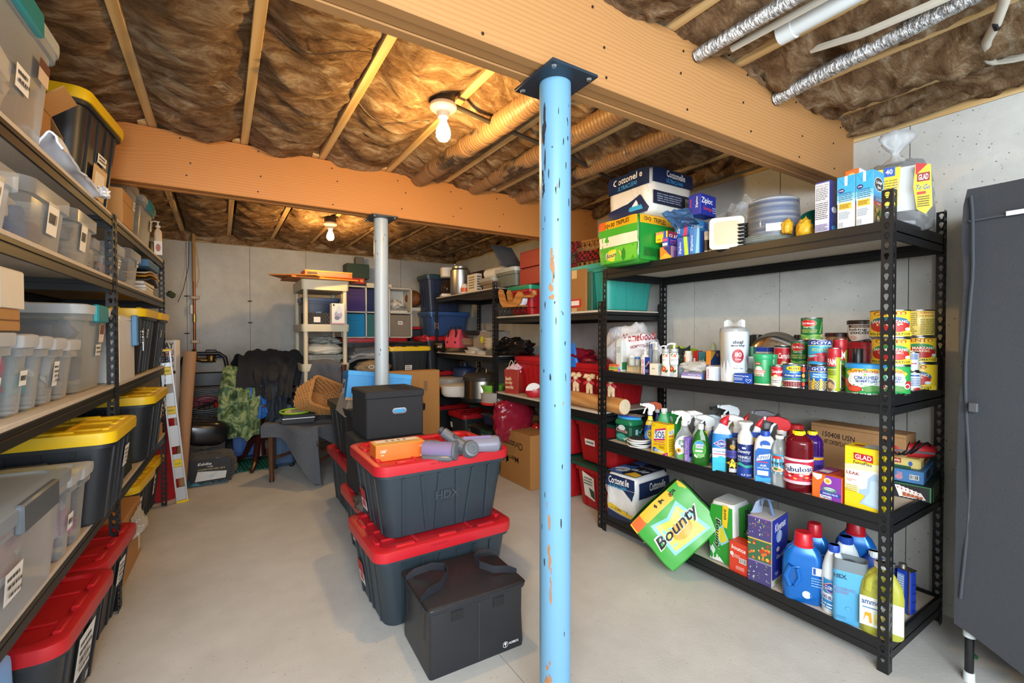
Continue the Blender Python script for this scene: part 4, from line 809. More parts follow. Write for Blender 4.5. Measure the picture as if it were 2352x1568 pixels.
o,dm = vessel('cup_sleeve','tall clear sleeve of stacked plastic cups with a red count circle','cups',W3.c(1695,2095,1112,300),Z,[(0,.8),(.02,.86),(.9,1),(.96,.96),(1,.5)],'#f0f3f6',[('T','c',.66,.72,.22,.06,'deal','#1d1d22',0,.1),('T','c',.66,.655,.3,.06,'worthy','#1d1d22',0,.1),('E','c',.66,.475,.12,.12,'#b22a34'),('T','c',.66,.5,.14,.08,'80','#f4f4f4'),('T','c',.66,.42,.12,.035,'Count','#f0e0e0'),('T','c',.64,.3,.04,.025,'9 oz','#333'),('T','c',.66,.26,.2,.025,'Plastic Cups','#333333')],dp=1,rr=.5,mt=clear('#f6f8fa',.22,.12),a=-.25)
for i in range(26): b = MB(); R_ = dm[0]/2*(.77+.13*i/26); b.lathe([(R_*.97,0),(R_,.004),(R_*1.015,.006),(R_*1.015,.008),(R_*.97,.008)],24,cap=False); b.build('cup_rim',clear('#f4f7fa',.6,.15,'#e9eef4'),o,loc=(0,0,.004+dm[2]*.9*i/26))
b = MB(); b.lathe([(dm[0]*.44,dm[2]*.02),(dm[0]*.47,dm[2]*.9),(.001,dm[2]*.9)],24); b.build('cup_body',mat('#e9eff5',.3),o)
b = MB(); b.sheet(lambda u,v: (-.05+.10*u,.01*math.sin(6*u),dm[2]*.96+.035*v*(1+.3*math.sin(9*u))),9,4,.0015); b.build('sleeve_end',FOG,o)
o,hp = boxed('prep_pad_box','blue box of alcohol prep pads with a heart outline','box','R',W3.b(2150,1145,985,1890,2172),Z,'#1d4aa6',[('T','f',.42,.76,.78,.16,'Alcohol Prep Pads','#f1f4fa',-2),('P','f',[(.8,.12),(.64,.4),(.68,.52),(.74,.52),(.8,.42),(.87,.52),(.94,.5),(.96,.38)],'#cfe0f6'),('P','f',[(.8,.17),(.67,.4),(.7,.48),(.74,.48),(.8,.36),(.87,.48),(.92,.47),(.93,.38)],'#1d4aa6'),('R','r',0,0,1,1,'#16306a')]+lines('f',.04,.36,.5,.62,4,'#c6d4ee')+lines('f',.04,.1,.6,.18,1,'#dfe8f6'),d=.05,a=.15)
p = at(*W3.p(2030,960),Z+hp); o = thing('foil_pouch','flat crinkled silver pouch lying on the blue pad box','pouch',(p.x+.03,p.y,Z+hp+.003),RR+.2); b = MB(); b.sheet(lambda u,v: (-.055+.11*u,-.03+.06*v,.004+.006*noise.noise(V((u*6,v*6,2)))+.01*math.sin(u*3.1)*math.sin(v*3.1)),12,8,.004); b.build('pouch_skin',metal('#a9b4ae',.35),o)
vessel('cutlery_pack','dark green and white cutlery pack behind the cheese canister','pack',W4.c(508,620,1000,690),Z,[(0,.9),(.03,1),(.95,1),(1,.7)],'#dfe4e2',[('R','c',.1,.72,.9,1,'#1f5a3c')]+[('R','c',.25+.1*i,.1,.28+.1*i,.68,'#aeb8b6') for i in range(5)],dp=.5,X=2.3)
# cheese canisters,soup,lid
def cheese(lb,q,X=None):
    r,h = can('cheese_canister',lb,'canister',q,Z,'#2f9a5e',[('R','c',.16,.3,.52,.5,'#e7dec2'),('E','c',.34,.53,.13,.09,'#e9e6da'),('R','c',.10,.42,.58,.49,'#c0332c'),('T','c',.34,.455,.4,.045,'PARMESAN','#f4ece0'),('T','c',.33,.36,.28,.04,'GRATED','#5a5a46'),('T','c',.33,.315,.28,.035,'CHEESE','#5a5a46'),('R','c',.22,.66,.42,.74,'#b02a30'),('T','c',.32,.70,.16,.04,'GOOD','#f4ece0')],X=X,lab=(.07,.985),group='green cheese canisters',tin=mat('#e6dfc6'))
    b = MB(); R_ = r['dim'][0]/2; b.lathe([(R_*1.02,h*.83),(R_*1.04,h*.84),(R_*1.04,h*.985),(R_*1.0,h),(.001,h)],28); b.build('plastic_lid',plas('#2fa56c'),r); return r
cheese('green cheese canister in front beside the blue pad box',W4.c(605,866,1290,805))
cheese('green cheese canister standing behind the first one',W4.c(790,965,1230,805),X=2.28)
boxed('lunch_tub','clear food tub with dark blue lid behind the cheese canisters','food tub','R',W4.b(800,850,705,600,950),Z+.10,'#e2d7ba',[('R','f',0,.7,1,1,'#2a3f96'),('R','r',0,.7,1,1,'#2a3f96')],X=2.34,d=.1,mt=clear('#f2f0ea',.6,.2,'#e6dcc0'))
p = onx(*W4.p(980,720),2.50); o = thing('pan_lid','round polished steel pan lid leaning behind the soup cans','lid',(2.47,p.y,Z+.0),(0,0,face_cam(p)))
b = MB(); b.X = MX.Translation((0,0,.128)) @ MX.Rotation(math.radians(82),4,'X'); b.lathe([(.122,0),(.126,.004),(.122,.008),(.10,.016),(.05,.026),(.001,.03)],36); b.build('lid_dome',metal('#d8dada',.12),o)
b = MB(); b.X = MX.Translation((0,0,.128)) @ MX.Rotation(math.radians(82),4,'X'); b.lathe([(.012,.03),(.008,.04),(.018,.05),(.014,.056),(.001,.057)],16); b.build('lid_knob',plas('#1d1d1f'),o)
for i,(x0,x1,yb,yt,cl,cp,X,lb) in enumerate(((508,565,900,515,'#2b2f30','#17181a',2.55,'dark capped spice jar furthest toward the cups'),(570,720,860,510,'#3f8a3a','#1b1c1e',2.5,'black capped jar with green label behind the canisters'),(1205,1330,800,515,'#3a3438','#1a1b1d',2.55,'black capped jar half hidden by the green bean cans'))):
    vessel('spice_jar',lb,'jar',W4.c(x0,x1,yb,yt),Z,ROUND[:3]+[(.72,.95),(.98,.9)],cl,dp=1,rr=.5,cap=(.96,.62,1,cp),lab=(.1,.55,cl),X=X)
boxed('seasoning_tin','red seasoning tin just left of the steel lid','tin','R',W4.b(760,800,520,688,792),Z+.0,'#c4242c',[('R','f',.1,.7,.95,.75,'#f0d8d0')],X=2.53,d=.05)
RED = '#c01f2c'
def soup(lb,q,X=None,a=0):
    return can('soup_can',lb,'can',q,Z,'#eceae4',[('R','c',0,.5,1,.93,RED),('T','c',.5,.71,.62,.19,"Campbell's",'#f6f2ee',0,.25),('E','c',.4,.5,.12,.09,'#c9a850'),('E','c',.4,.5,.09,.065,'#e8dfc0'),('T','c',.42,.32,.4,.06,'Cream of','#2a2a2a'),('T','c',.42,.23,.3,.06,'Celery','#2a2a2a'),('P','c',[(.62,.08),(.78,.06),(.8,.4),(.7,.36)],'#b9cf7a'),('E','c',.74,.25,.08,.1,'#8fb84a')],X=X,a=a,group='red and white soup cans')
soup('small red and white soup can at the shelf edge',W4.c(862,1045,1310,975))
soup('larger red and white soup can in front of the steel lid',W4.c(915,1170,1180,672),X=2.3,a=.4)
def beans(lb,q,z=None,X=None):
    return can('green_bean_can',lb,'can',q,z or Z,'#1d6b38',[('E','c',.40,.74,.25,.15,'#e8c860'),('E','c',.40,.74,.235,.135,'#c2242c'),('P','c',[(.2,.84),(.3,.9),(.4,.87),(.5,.9),(.6,.84),(.5,.8),(.3,.8)],'#c2242c'),('T','c',.40,.74,.38,.085,'Del Monte','#f4f0e8'),('T','c',.4,.56,.3,.05,'Fresh Cut','#f1f1ea',0,.2),('T','c',.42,.44,.5,.06,'FRENCH STYLE','#c9cf6a'),('T','c',.42,.36,.46,.06,'GREEN BEANS','#c9cf6a'),('P','c',[(.1,.06),(.9,.06),(.9,.2),(.6,.26),(.4,.2),(.1,.28)],'#8fbe5a'),('P','c',[(.72,.3),(.8,.3),(.86,.8),(.82,.8)],'#6ea84a'),('E','c',.84,.2,.07,.07,'#d9b98a')]+lines('c',.12,.08,.86,.2,3,'#4f8f3a',4),X=X,group='green bean cans')
_,hB = beans('green bean can on the lower level behind the kidney beans',W4.c(1168,1430,950,592),Z+.085,2.27)
beans('green bean can raised on top, highest on the middle shelf',W4.c(1320,1608,582,252),Z+.085+hB,2.27)
BLU = '#2a7fc0'
can('kidney_bean_can','blue bean can with yellow oval sign and a bowl of red beans','can',W4.c(1038,1318,1328,952),Z,'#2b70b8',[('E','c',.58,.82,.3,.12,'#2c8a44'),('E','c',.58,.82,.28,.105,'#f0cf2c'),('T','c',.58,.82,.4,.1,"BUSH'S",'#1c2430'),('T','c',.56,.67,.28,.05,'BEST','#dfe9f2'),('R','c',.1,.46,.92,.6,'#1d4f96'),('T','c',.54,.53,.6,.09,'Kidney Beans','#f2f4f6',0,.2),('R','c',0,.38,1,.43,'#4f8f4a'),('E','c',.5,.2,.42,.15,'#e3d7c6')]+[('E','c',.2+.075*(i % 9),.12+.07*(i//9),.045,.035,('#6f1f28','#8f2f36')[i % 2]) for i in range(27)])
soupx = can('chili_can','narrow dark can with colourful label between the bean and corn cans','can',W4.c(1308,1372,1330,962),Z,'#2b2b30',[('R','c',.2,.7,.8,.9,'#c23a2a'),('E','c',.5,.55,.2,.08,'#e2a62c'),('R','c',.2,.3,.8,.42,'#3a8a4a'),('E','c',.5,.2,.2,.08,'#d9402c')])
def goya(lb,q,z,kind,X=None,a=0):
    it = [('R','c',0,.78,1,.96,'#22408f'),('T','c',.56,.865,.62,.12,'GOYA','#f6f7f9')]
    if kind: it += [('R','c',0,.745,1,.765,'#f0d23c'),('R','c',0,.5,1,.7,'#2b86cc'),('T','c',.55,.65,.5,.06,'Golden Corn','#f2f4f2'),('T','c',.55,.56,.5,.06,'Maiz Tierno','#f2f4f2'),('P','c',[(.06,.06),(1,.06),(1,.46),(.1,.5)],'#f0cb28'),('R','c',.0,.05,.12,.78,'#e0a63a')]+[('E','c',.16+.07*(i % 11)+.03*((i//11) % 2),.1+.055*(i//11),.026,.022,('#f7dd55','#d9a71c')[i % 2]) for i in range(66)]
    else: it += [('R','c',0,.74,1,.76,'#f0d23c'),('T','c',.52,.62,.44,.06,'Pink','#dfd84a'),('T','c',.52,.55,.5,.06,'Kidney Beans','#c9e04a'),('P','c',[(.05,.3),(.3,.42),(.62,.5),(.95,.36),(.95,.1),(.5,.12),(.3,.2)],'#b3293a'),('E','c',.84,.2,.12,.1,'#2b6fb4'),('R','c',0,.03,1,.09,'#3f9fd8'),('P','c',[(.02,.12),(.4,.16),(.36,.26),(.02,.22)],'#8f1f2c'),('P','c',[(.1,.36),(.4,.4),(.46,.34),(.2,.28)],'#7fc6dc')]+[('E','c',.4+.09*(i % 6),.18+.07*(i//6),.04,.035,('#cf5560','#9a1f30')[i % 2]) for i in range(18)]
    return can('vegetable_can',lb,'can',q,z,'#2aa3cc' if not kind else '#2b63b4',it,X=X,a=a)
_,hG = goya('blue labelled can of corn at the shelf edge',W4.c(1440,1722,1370,975),Z,1)
goya('blue labelled can of pink beans stacked on the corn can',W4.c(1432,1742,968,582),Z+hG,0,X=2.16)
goya('blue labelled can tucked behind the corn can',W4.c(1345,1470,1340,962),Z,0,X=2.2,a=.6)
def spraycan(lb,q,X=None,a=0):
    r,h = can('cooking_spray',lb,'spray can',q,Z,'#a6b62c',[('R','c',.1,.58,.6,.78,RED),('T','c',.36,.68,.44,.14,'PAM','#f6f4ee'),('R','c',.1,.53,.6,.58,'#2f6a3a'),('E','c',.3,.16,.28,.15,'#e9e6da'),('E','c',.3,.16,.25,.135,'#6d5a48'),('E','c',.3,.16,.12,.07,'#c9a87a'),('E','c',.44,.13,.1,.06,'#b58f62'),('R','c',.8,.1,.92,.7,'#e4e8da')]+lines('c',.15,.38,.6,.5,3,'#5f6a1c'),X=X,a=a,lab=(.03,.78),group='olive spray cans')
    R_ = r['dim'][0]/2; b = MB(); b.lathe([(R_*.985,h*.785),(R_*1.0,h*.79),(R_*.99,h*.985),(R_*.9,h*1.003),(.001,h*1.003)],24); b.build('spray_cap',plas('#b3202a'),r); return r
spraycan('olive spray can with red cap beside the corn can',W4.c(1712,1885,1385,705))
spraycan('taller olive spray can with red cap behind the first',W4.c(1800,1985,1340,570),X=2.23,a=.5)
r,h = can('seasoning_jar','brown lidded seasoning jar behind the olive spray cans','jar',W4.c(1700,2052,1150,490),Z,'#8a6a4a',[('E','c',.8,.75,.1,.08,'#e0a040'),('R','c',.7,.2,.95,.6,'#3a2a24')],cap='#3c2019',X=2.46,tin=mat('#4a2e22'))
r,hc = can('cocoa_tub','red tub with script lettering under the baking cocoa can','tub',W5.c(470,860,1010,668),Z,'#a8182a',[('T','c',.62,.5,.5,.22,'love','#f2d9b0',12,.3),('T','c',.62,.3,.5,.1,'MUGS','#f2e4d0'),('R','c',0,.86,1,.97,'#b92434')],cap='#b3202e',X=2.36,tin=mat('#a8182a'))
can('baking_cocoa_can','white and brown baking cocoa can stacked on the red tub','can',W5.c(450,800,668,350),Z+hc,'#e9e6e4',[('R','c',.22,.68,.78,.8,'#4a2a20'),('T','c',.5,.74,.4,.06,'UNSWEETENED','#e6dcd4'),('T','c',.46,.58,.42,.14,'baking','#2a2426'),('T','c',.52,.44,.46,.12,'cocoa','#2a2426'),('P','c',[(.1,.5),(.34,.04),(.1,.02)],'#33211c'),('P','c',[(.3,.02),(.8,.02),(.72,.18),(.5,.08)],'#3a2620'),('E','c',.36,.22,.1,.1,'#d9b0a8')],cap='#33241f',X=2.38,a=-.2)
vessel('pepper_jar','white jar with black cap standing in front of the red tub','jar',W5.c(478,655,1000,755),Z,[(0,1),(.03,1),(.4,.9),(.66,.62),(.98,.6)],'#e4e2e0',dp=1,rr=.5,cap=(.72,.68,1,'#17181b'),X=2.2)
# tomato cans
def crushed(lb,q,cap=None,a=0,X=None):
    return can('crushed_tomato_can',lb,'can',q,Z,'#2f9e4e',[('P','c',[(.14,.72),(.3,.86),(.5,.9),(.7,.86),(.86,.72),(.8,.62),(.2,.62)],'#f0c43a'),('P','c',[(.18,.48),(.24,.72),(.5,.78),(.76,.72),(.82,.48),(.76,.24),(.5,.14),(.24,.3)],'#e9eef0'),('T','c',.5,.77,.56,.1,'TUTTOROSSO','#b3301f',0),('T','c',.52,.57,.4,.11,'CRUSHED','#22408f'),('T','c',.52,.46,.36,.085,'TOMATOES','#22408f'),('P','c',[(.08,.5),(.16,.56),(.2,.4),(.34,.26),(.24,.2),(.12,.3)],'#c2402c'),('E','c',.32,.2,.14,.1,'#b02a20'),('E','c',.32,.2,.115,.075,'#d8523a'),('P','c',[(.45,.26),(.6,.34),(.78,.3),(.8,.16),(.5,.12)],'#4f8a3a'),('E','c',.88,.36,.08,.13,'#b8302a'),('E','c',.84,.3,.07,.09,'#e3e8ec'),('E','c',.84,.3,.05,.06,'#a8322c'),('T','c',.5,.06,.4,.035,'NET WT 28 OZ','#eef4ee')],cap=cap,a=a,X=X,group='green crushed tomato cans')
crushed('green crushed tomato can wearing a blue lid beside the post',W5.c(428,905,1448,985),'#2f8fd2')
crushed('green crushed tomato can half hidden by the post',W5.c(860,1272,1430,990),a=-.2)
def cento(lb,q,z,kind,X=None,a=0):
    if kind == 2: it = [('T','c',.7,.88,.3,.07,'CENTO','#c2302a'),('T','c',.7,.76,.34,.05,'SAN MARZANO','#b8602a')]+lines('c',.12,.1,.5,.9,11,'#8a7f3a')+lines('c',.55,.1,.92,.66,9,'#8a7f3a',6)
    else: it = [('P','c',[(.12,.76),(.3,.88),(.5,.93),(.7,.88),(.88,.76),(.7,.8),(.3,.8)],'#e9d44a'),('T','c',.5,.86,.56,.13,'CENTO','#b8261f'),('E','c',.5,.48,.38,.26,'#3a8f5a' if kind else '#2c6a8a'),('E','c',.5,.4,.36,.22,'#b52a22'),('T','c',.5,.57,.64,.1,'SAN MARZANO','#f6efdc'),('T','c',.5,.46,.42,.08,'ORGANIC' if kind else 'DOP','#f2e6c8'),('P','c',[(.46,.68),(.5,.76),(.54,.68),(.6,.7),(.5,.62),(.4,.7)],'#3f8a3a'),('R','c',0,.05,1,.2,'#e9d23c'),('T','c',.5,.13,.74,.085,'PEELED TOMATOES','#5a3a14'),('E','c',.8,.3,.06,.06,'#cfe0ea')]
    return can('peeled_tomato_can',lb,'can',q,z,'#e8cf6a' if kind == 2 else '#ecc92f',it,X=X,a=a,group='yellow peeled tomato cans')
zc = Z+.118
_,h1 = cento('yellow tomato can in the middle of the stack beside the post',W5.c(815,1268,990,598),zc,1,X=2.19)
cento('yellow tomato can on top of the stack beside the post',W5.c(790,1268,595,190),zc+h1,0,X=2.19)
_,h0 = cento('yellow tomato can at the bottom of the stack away from the post',W5.c(1270,1660,1355,962),Z,0,X=2.49,a=-.5)
_,h1 = cento('yellow tomato can in the middle of the stack away from the post',W5.c(1255,1642,958,583),Z+h0,1,X=2.49)
cento('pale yellow tomato can with nutrition text topping the far stack',W5.c(1238,1622,580,190),Z+h0+h1,2,X=2.49)
_,h0 = can('tomato_paste_can','small white can at the bottom of the little pair','can',W5.c(1280,1446,1378,1085),Z,'#dfe8f2',[('R','c',.3,.76,.8,.84,'#3a66b4'),('E','c',.7,.1,.2,.12,'#b8342c'),('E','c',.3,.77,.1,.06,'#3a8a5a')]+lines('c',.2,.3,.8,.7,5,'#5a7ab4'),group='small white cans')
can('tomato_paste_can','small white can with bar code on top of the little pair','can',W5.c(1268,1430,1075,798),Z+h0,'#dde6f0',bars('c',.4,.55,.78,.92,5,8,'#5a76b0','#dde6f0')+[('R','c',.3,.38,.7,.43,'#c23a4a')],X=2.43,group='small white cans')
vessel('dark_bottle','large dark bottle standing behind the yellow tomato cans','bottle',W5.c(1560,1785,1330,640),Z,[(0,.96),(.03,1),(.52,1),(.66,.86),(.82,.5),(.95,.3),(1,.3)],'#231a17',dp=1,rr=.5,X=2.61)
# ================================================================ long rack,third shelf (z .59): cleaners
Z = RT[2]+.001; XMIN[0] = 2.125
r,hcs = boxed('detergent_tub','dark green lidded tub at the shelf end beside the rack post','tub','R',W6.b(510,890,590,240,720),Z,'#17503a',[('T','f',.45,.66,.7,.2,'Cascade','#e9e6e2',-4,.1),('T','f',.45,.66,.66,.16,'Cascade','#b52f36',-4,.1),('E','f',.45,.82,.22,.16,'#dfe8ea'),('E','f',.42,.3,.3,.18,'#4aa89a'),('P','f',[(.55,.2),(.65,.1),(.85,.3),(.8,.36),(.65,.2),(.6,.26)],'#d6efe6'),('R','f',.1,.06,.8,.1,'#3a7f6a'),('R','r',.35,.45,.55,.75,'#9fc6d6'),('P','r',[(.6,.6),(.7,.5),(.9,.75),(.85,.8),(.7,.6),(.65,.66)],'#7fd0d8'),('R','r',.3,.2,.7,.4,'#5aa6c0')],flap=False,bev=.012,d=.12)
w_,d_,_ = r['dim']; b = MB(); b.loft([(hcs,w_*1.04,d_*1.06,.02),(hcs+.012,w_*1.06,d_*1.08,.02),(hcs+.028,w_*.98,d_*1.0,.02),(hcs+.032,w_*.9,d_*.92,.02)],4); b.build('tub_lid',plas('#1f7a52'),r)
o = thing('sponge_pack','packet of two tone blue sponges lying on the green tub lid','sponges',r.location+V((0,0,hcs+.032)),RR+.35)
for i,c in ((0,'#3aa6dc'),(1,'#2c4fb0')):
    b = MB(); pts = [((.075+.006*math.cos(4*t))*math.cos(t),(.034-.007*math.cos(2*t))*math.sin(t)) for t in [j*math.pi/14 for j in range(28)]]; b.prism(pts,.001+.014*i,.0145+.010*i); b.build('sponge',mat(c,.8,0,.15,90,.3),o)
b = MB(); b.sheet(lambda u,v: (-.088+.176*u,-.04+.08*v,.028+.004*noise.noise(V((u*7,v*5,0)))-.006*(abs(u-.5)*2)**6),12,6,.001); b.build('film_wrap',FILM,o)
sack('dark_pouch','crumpled brown pouch at the back behind the blue sponges','bag',(2.5,onx(*W6.p(650,420),2.5).y,Z),.09,.07,.05,mat('#4a3a36',.3),.4,3,12)
c,R_,hh = fitc(*W6.c(465,850,990,765),Z)
for i in range(4):
    o = thing('furniture_slider',['white rimmed black slider disc at the bottom of the stack','white rimmed black slider disc second from the bottom','white rimmed black slider disc third from the bottom','white rimmed black slider disc topping the stack'][i],'disc',(c.x+.006*math.sin(i*2),c.y+.006*math.cos(i*3),Z+i*.0135),(.03*math.sin(i*1.7) if i else 0,0,.3),'furniture sliders')
    b = MB(); b.lathe([(R_*.92,0),(R_,.003),(R_,.009),(R_*.93,.011),(.001,.011)],30); b.build('rim',plas('#e4e6e4'),o)
    b = MB(); b.lathe([(R_*.9,.0105),(R_*.9,.0125),(.001,.0125)],30); b.build('felt_pad',cloth('#2a2a2e'),o)
def sprayer(lb,q,col,items=(),head='#eceef0',lever='#eceef0',lab=None,mt=None,X=None,hz=None,ts=1,ang=.0,fill=None,secs=None,dp=.6,group=None,collar='#f2f2f2'):
    r,dm = vessel('spray_bottle',lb,'spray bottle',q,Z,secs or SPRAYB,col,items,dp=dp,lab=lab,mt=mt,X=X,h=hz,fill=fill,group=group); trigger(r,dm[2]-.004,ts,head,lever,ang,collar); return r
# q spans the bottle only; the head is added on top
sprayer('dark blue spray bottle with yellow neck label and white head',W6.c(745,950,790,370),'#1f3f9a',[('E','f',.5,.36,.45,.2,'#3a7fd0'),('E','f',.55,.4,.3,.14,'#f0d23c'),('T','f',.55,.41,.5,.14,'Oxi','#1d2a5c'),('T','f',.5,.8,.5,.05,'new size','#2a2a20')],'#e3e4ea','#e3e4ea',(.66,.92,'#f0d62c'),X=2.2)
sprayer('dark blue spray bottle with orange head near the rack post',W6.c(900,1040,700,330),'#1b2f86',[],'#e2602a','#e2602a',X=2.46)
vessel('cleaner_bottle','green bottle with white cap behind the yellow soap pad box','bottle',W6.c(975,1200,800,285),Z,JUG,'#37b06a',[('E','f',.12,.62,.14,.07,'#e9e6e0'),('E','f',.12,.62,.09,.045,'#c23a3a')],cap=(.42,.86,1,'#e9ecec'),X=2.25)
boxed('sheet_box','green carton standing behind the yellow soap pad box','box','R',W6.b(1300,900,372,1140,1400),Z,'#2fae52',[('E','f',.4,.8,.22,.1,'#dfe8f2'),('E','f',.4,.7,.2,.08,'#e0a64a'),('R','r',.2,.4,.8,.5,'#2a7fd0')],X=2.32)
boxed('soap_pad_box','yellow box with large blue and magenta lettering near the shelf edge','box','R',W6.b(1150,1122,570,862,1265),Z,'#f2cc1e',[('P','f',[(.17,.42),(.82,.5),(.88,.9),(.24,.78)],'#c21f78'),('P','f',[(.17,.47),(.82,.55),(.86,.84),(.22,.73)],'#eef0ee'),('T','f',.52,.645,.56,.22,'SOS','#1d4f9a',6),('T','f',.5,.42,.6,.05,'Reusable','#d92a86',6,.2),('T','f',.5,.33,.66,.035,'STEEL WOOL PADS','#b31d6a',7),('E','f',.22,.16,.12,.05,'#2b4fb0'),('E','f',.18,.1,.09,.045,'#4a78c8'),('E','f',.36,.12,.16,.06,'#9fc0e0'),('E','f',.6,.1,.2,.04,'#e9e6c0'),('P','f',[(.6,0),(1,0),(1,.14)],'#c21f78'),('T','f',.9,.05,.08,.05,'10','#fff'),('E','f',.12,.92,.1,.04,'#4a4a1a'),('E','f',.12,.92,.08,.03,'#f2cc1e'),
    ('P','r',[(.1,.66),(.85,.72),(.85,.86),(.1,.78)],'#e8eef0'),('T','r',.48,.755,.6,.09,'SOS','#1d4f9a',10),('R','r',.1,.62,.85,.645,'#c21f78')]+lines('r',.12,.14,.8,.55,6,'#a5861a',4)+lines('f',.5,.22,.85,.3,2,'#8a6a10',4))
CLR = clear('#f4f8f8',.22,.1)
sprayer('clear spray bottle with sunflower label beside the yellow box',W6.c(1268,1600,1165,555),'#eef2f0',[('E','f',.5,.38,.47,.3,'#dfeaf2'),('T','f',.45,.5,.5,.13,'green','#3a7a3a',8),('T','f',.5,.41,.4,.12,'works','#2a3a4a',8),('E','f',.22,.26,.13,.07,'#f0a51e'),('E','f',.22,.26,.055,.03,'#5a3218'),('P','f',[(.1,.1),(.5,.2),(.9,.12),(.9,.04),(.2,.04)],'#5aa84a'),('R','f',.6,.14,.78,.2,'#c23a44')],'#e9ebeb','#e9ebeb',None,CLR,ts=1.15,fill=(.5,'#dfe6e4'))
boxed('sponge_carton','slim lilac box standing between the clear spray and green soap','box','R',W6.b(1500,1230,785,1425,1585),Z,'#8a72c8',[('T','f',.5,.6,.5,.5,'Magic','#d6c6f2',90,.2),('R','f',.2,.05,.8,.3,'#b9a6e6'),('E','r',.5,.28,.3,.08,'#1f2a5a'),('R','r',.05,.02,.95,.18,'#9fb6d8')]+lines('r',.1,.4,.9,.9,7,'#6a54a4'))
GRB = clear('#6fbf4a',.62,.08,'#2f7a2a')
r,dm = vessel('dish_soap_bottle','clear green dish soap bottle with white cap and oval label','bottle',W6.c(1565,1862,1290,555),Z,[(0,.84),(.03,.9),(.3,1),(.5,.96),(.7,.74),(.84,.36),(.92,.22),(1,.2)],'#2f7a2a',[('E','f',.42,.4,.36,.22,'#5ac23a'),('E','f',.42,.4,.33,.2,'#3f9e34'),('E','f',.42,.52,.25,.075,'#3a8fd8'),('R','f',.22,.42,.64,.52,'#f0f2f4'),('T','f',.43,.47,.4,.08,'DAWN','#2a2f6a'),('R','f',.2,.33,.6,.38,'#e4efdc'),('E','f',.2,.24,.06,.03,'#f2f2e0'),('E','f',.27,.21,.05,.025,'#f0ead0')]+lines('f',.3,.22,.7,.3,3,'#cfe8c0'),dp=.55,mt=GRB,cap=(.28,.86,1,'#dfe4e4'),fill=(.72,'#2f8a2a'))
sprayer('white spray bottle behind the green dish soap',W6.c(1550,1770,1060,560),'#e9eef0',[('R','f',.0,.2,1,.5,'#b8cfe0')],X=2.24,ts=1.2)
sprayer('blue bottle with yellow tag behind the green dish soap',W6.c(1745,1945,1290,640),'#1f4fb0',[('R','f',.1,.7,.5,.95,'#f0d62c'),('T','f',.3,.84,.3,.08,'XX','#2a2a10'),('R','f',.1,.1,.9,.5,'#173f96'),('P','f',[(.5,.2),(.9,.32),(.6,.1)],'#cfe6a0')],'#dfeaf2','#dfeaf2',X=2.22,ts=1.2,secs=[(0,.92),(.04,1),(.5,1),(.62,.86),(.8,.84),(.95,.8),(1,.5)])
sprayer('white spray bottle with red lettering behind the toilet gel',W6.c(1905,2060,1150,630),'#e6ebee',[('R','f',.0,.42,.5,.52,'#c23040')],'#d6e6f0','#d6e6f0',X=2.3,ts=1.2)
def gel(lb,q,X,col,items):
    r,dm = vessel('toilet_gel_bottle',lb,'bottle',q,Z,[(0,.92),(.03,1),(.58,1),(.72,.92),(.84,.5,.7),(.9,.34,.6),(.93,.3,.55)],col,items,dp=.5,X=X,group='red tipped toilet gel bottles',mt=mat(col,.3))
    h = dm[2]; b = MB(); b.X = MX.Translation((dm[0]*.04,0,h*.90)) @ MX.Rotation(.5,4,'Y'); b.lathe([(dm[0]*.22,0),(dm[0]*.23,.004),(dm[0]*.15,.03),(dm[0]*.1,.036),(dm[0]*.06,.05),(.001,.052)],16); b.build('screw_tip',plas('#c8202c'),r)
    b = MB(); b.loft([(h*.715,dm[0]*.93,dm[1]*.94,dm[1]*.4),(h*.84,dm[0]*.52,dm[1]*.74,dm[1]*.3),(h*.905,dm[0]*.36,dm[1]*.62,dm[1]*.25)]); b.build('neck_band',plas('#e6edf2'),r); return r
DIA = [(.0,.5),(.5,.72),(1,.5),(.5,.28)]
def clorox(face,cx,cy,sx,sy,txt='CLOROX'):
    f = lambda k: [(cx+(u-.5)*sx*k,cy+(v-.5)*sy*2*k) for u,v in DIA]
    return [('P',face,f(1.12),'#eef2f4'),('P',face,f(1.03),'#c2263a'),('P',face,f(.9),'#2456a8'),('T',face,cx,cy,sx*.62,sy*.3,txt,'#f4f6f8')]
gel('blue toilet gel bottle with red tip and diamond emblem',W7.c(240,525,1075,275),None,'#2f86d2',[('R','f',.03,0,.97,.26,'#31b3cf'),('R','f',.03,.26,.97,.44,'#e4edf2'),('P','f',[(.03,.2),(.4,.3),(.97,.24),(.97,.2),(.5,.16)],'#38bcd4'),('T','f',.45,.38,.7,.035,'Toilet Bowl','#2456a8'),('R','f',.05,.32,.9,.335,'#c2263a')]+clorox('f',.47,.53,.72,.16))
gel('blue toilet gel bottle with red tip half hidden behind sprays',W7.c(600,800,1000,255),2.32,'#2a4fb0',[('R','f',.1,.3,.9,.5,'#c23a3a')])
gel('orange toilet gel bottle with red tip behind the wrinkle spray',W7.c(812,1010,1130,310),2.2,'#d9702a',[('R','f',0,.62,1,.7,'#e8c02c'),('R','f',0,.7,1,.8,'#2a4fb8'),('R','f',.1,.35,.8,.5,'#c25a20'),('R','f',.1,.2,.5,.3,'#e0a030')])
sprayer('white headed stain spray with blue and red label',W7.c(520,690,980,450),'#e2e6ea',[('R','f',0,.3,1,.8,'#c22f38'),('R','f',0,.72,1,.94,'#2748a0'),('T','f',.4,.66,.6,.12,'OXI','#f4f0ea')],'#eef0f2','#eef0f2',X=2.24,ts=1.25)
sprayer('black headed spray bottle at the back of the cleaners',W7.c(335,470,800,300),'#25262a',[],'#17181a','#17181a',X=2.42,ts=1.25)
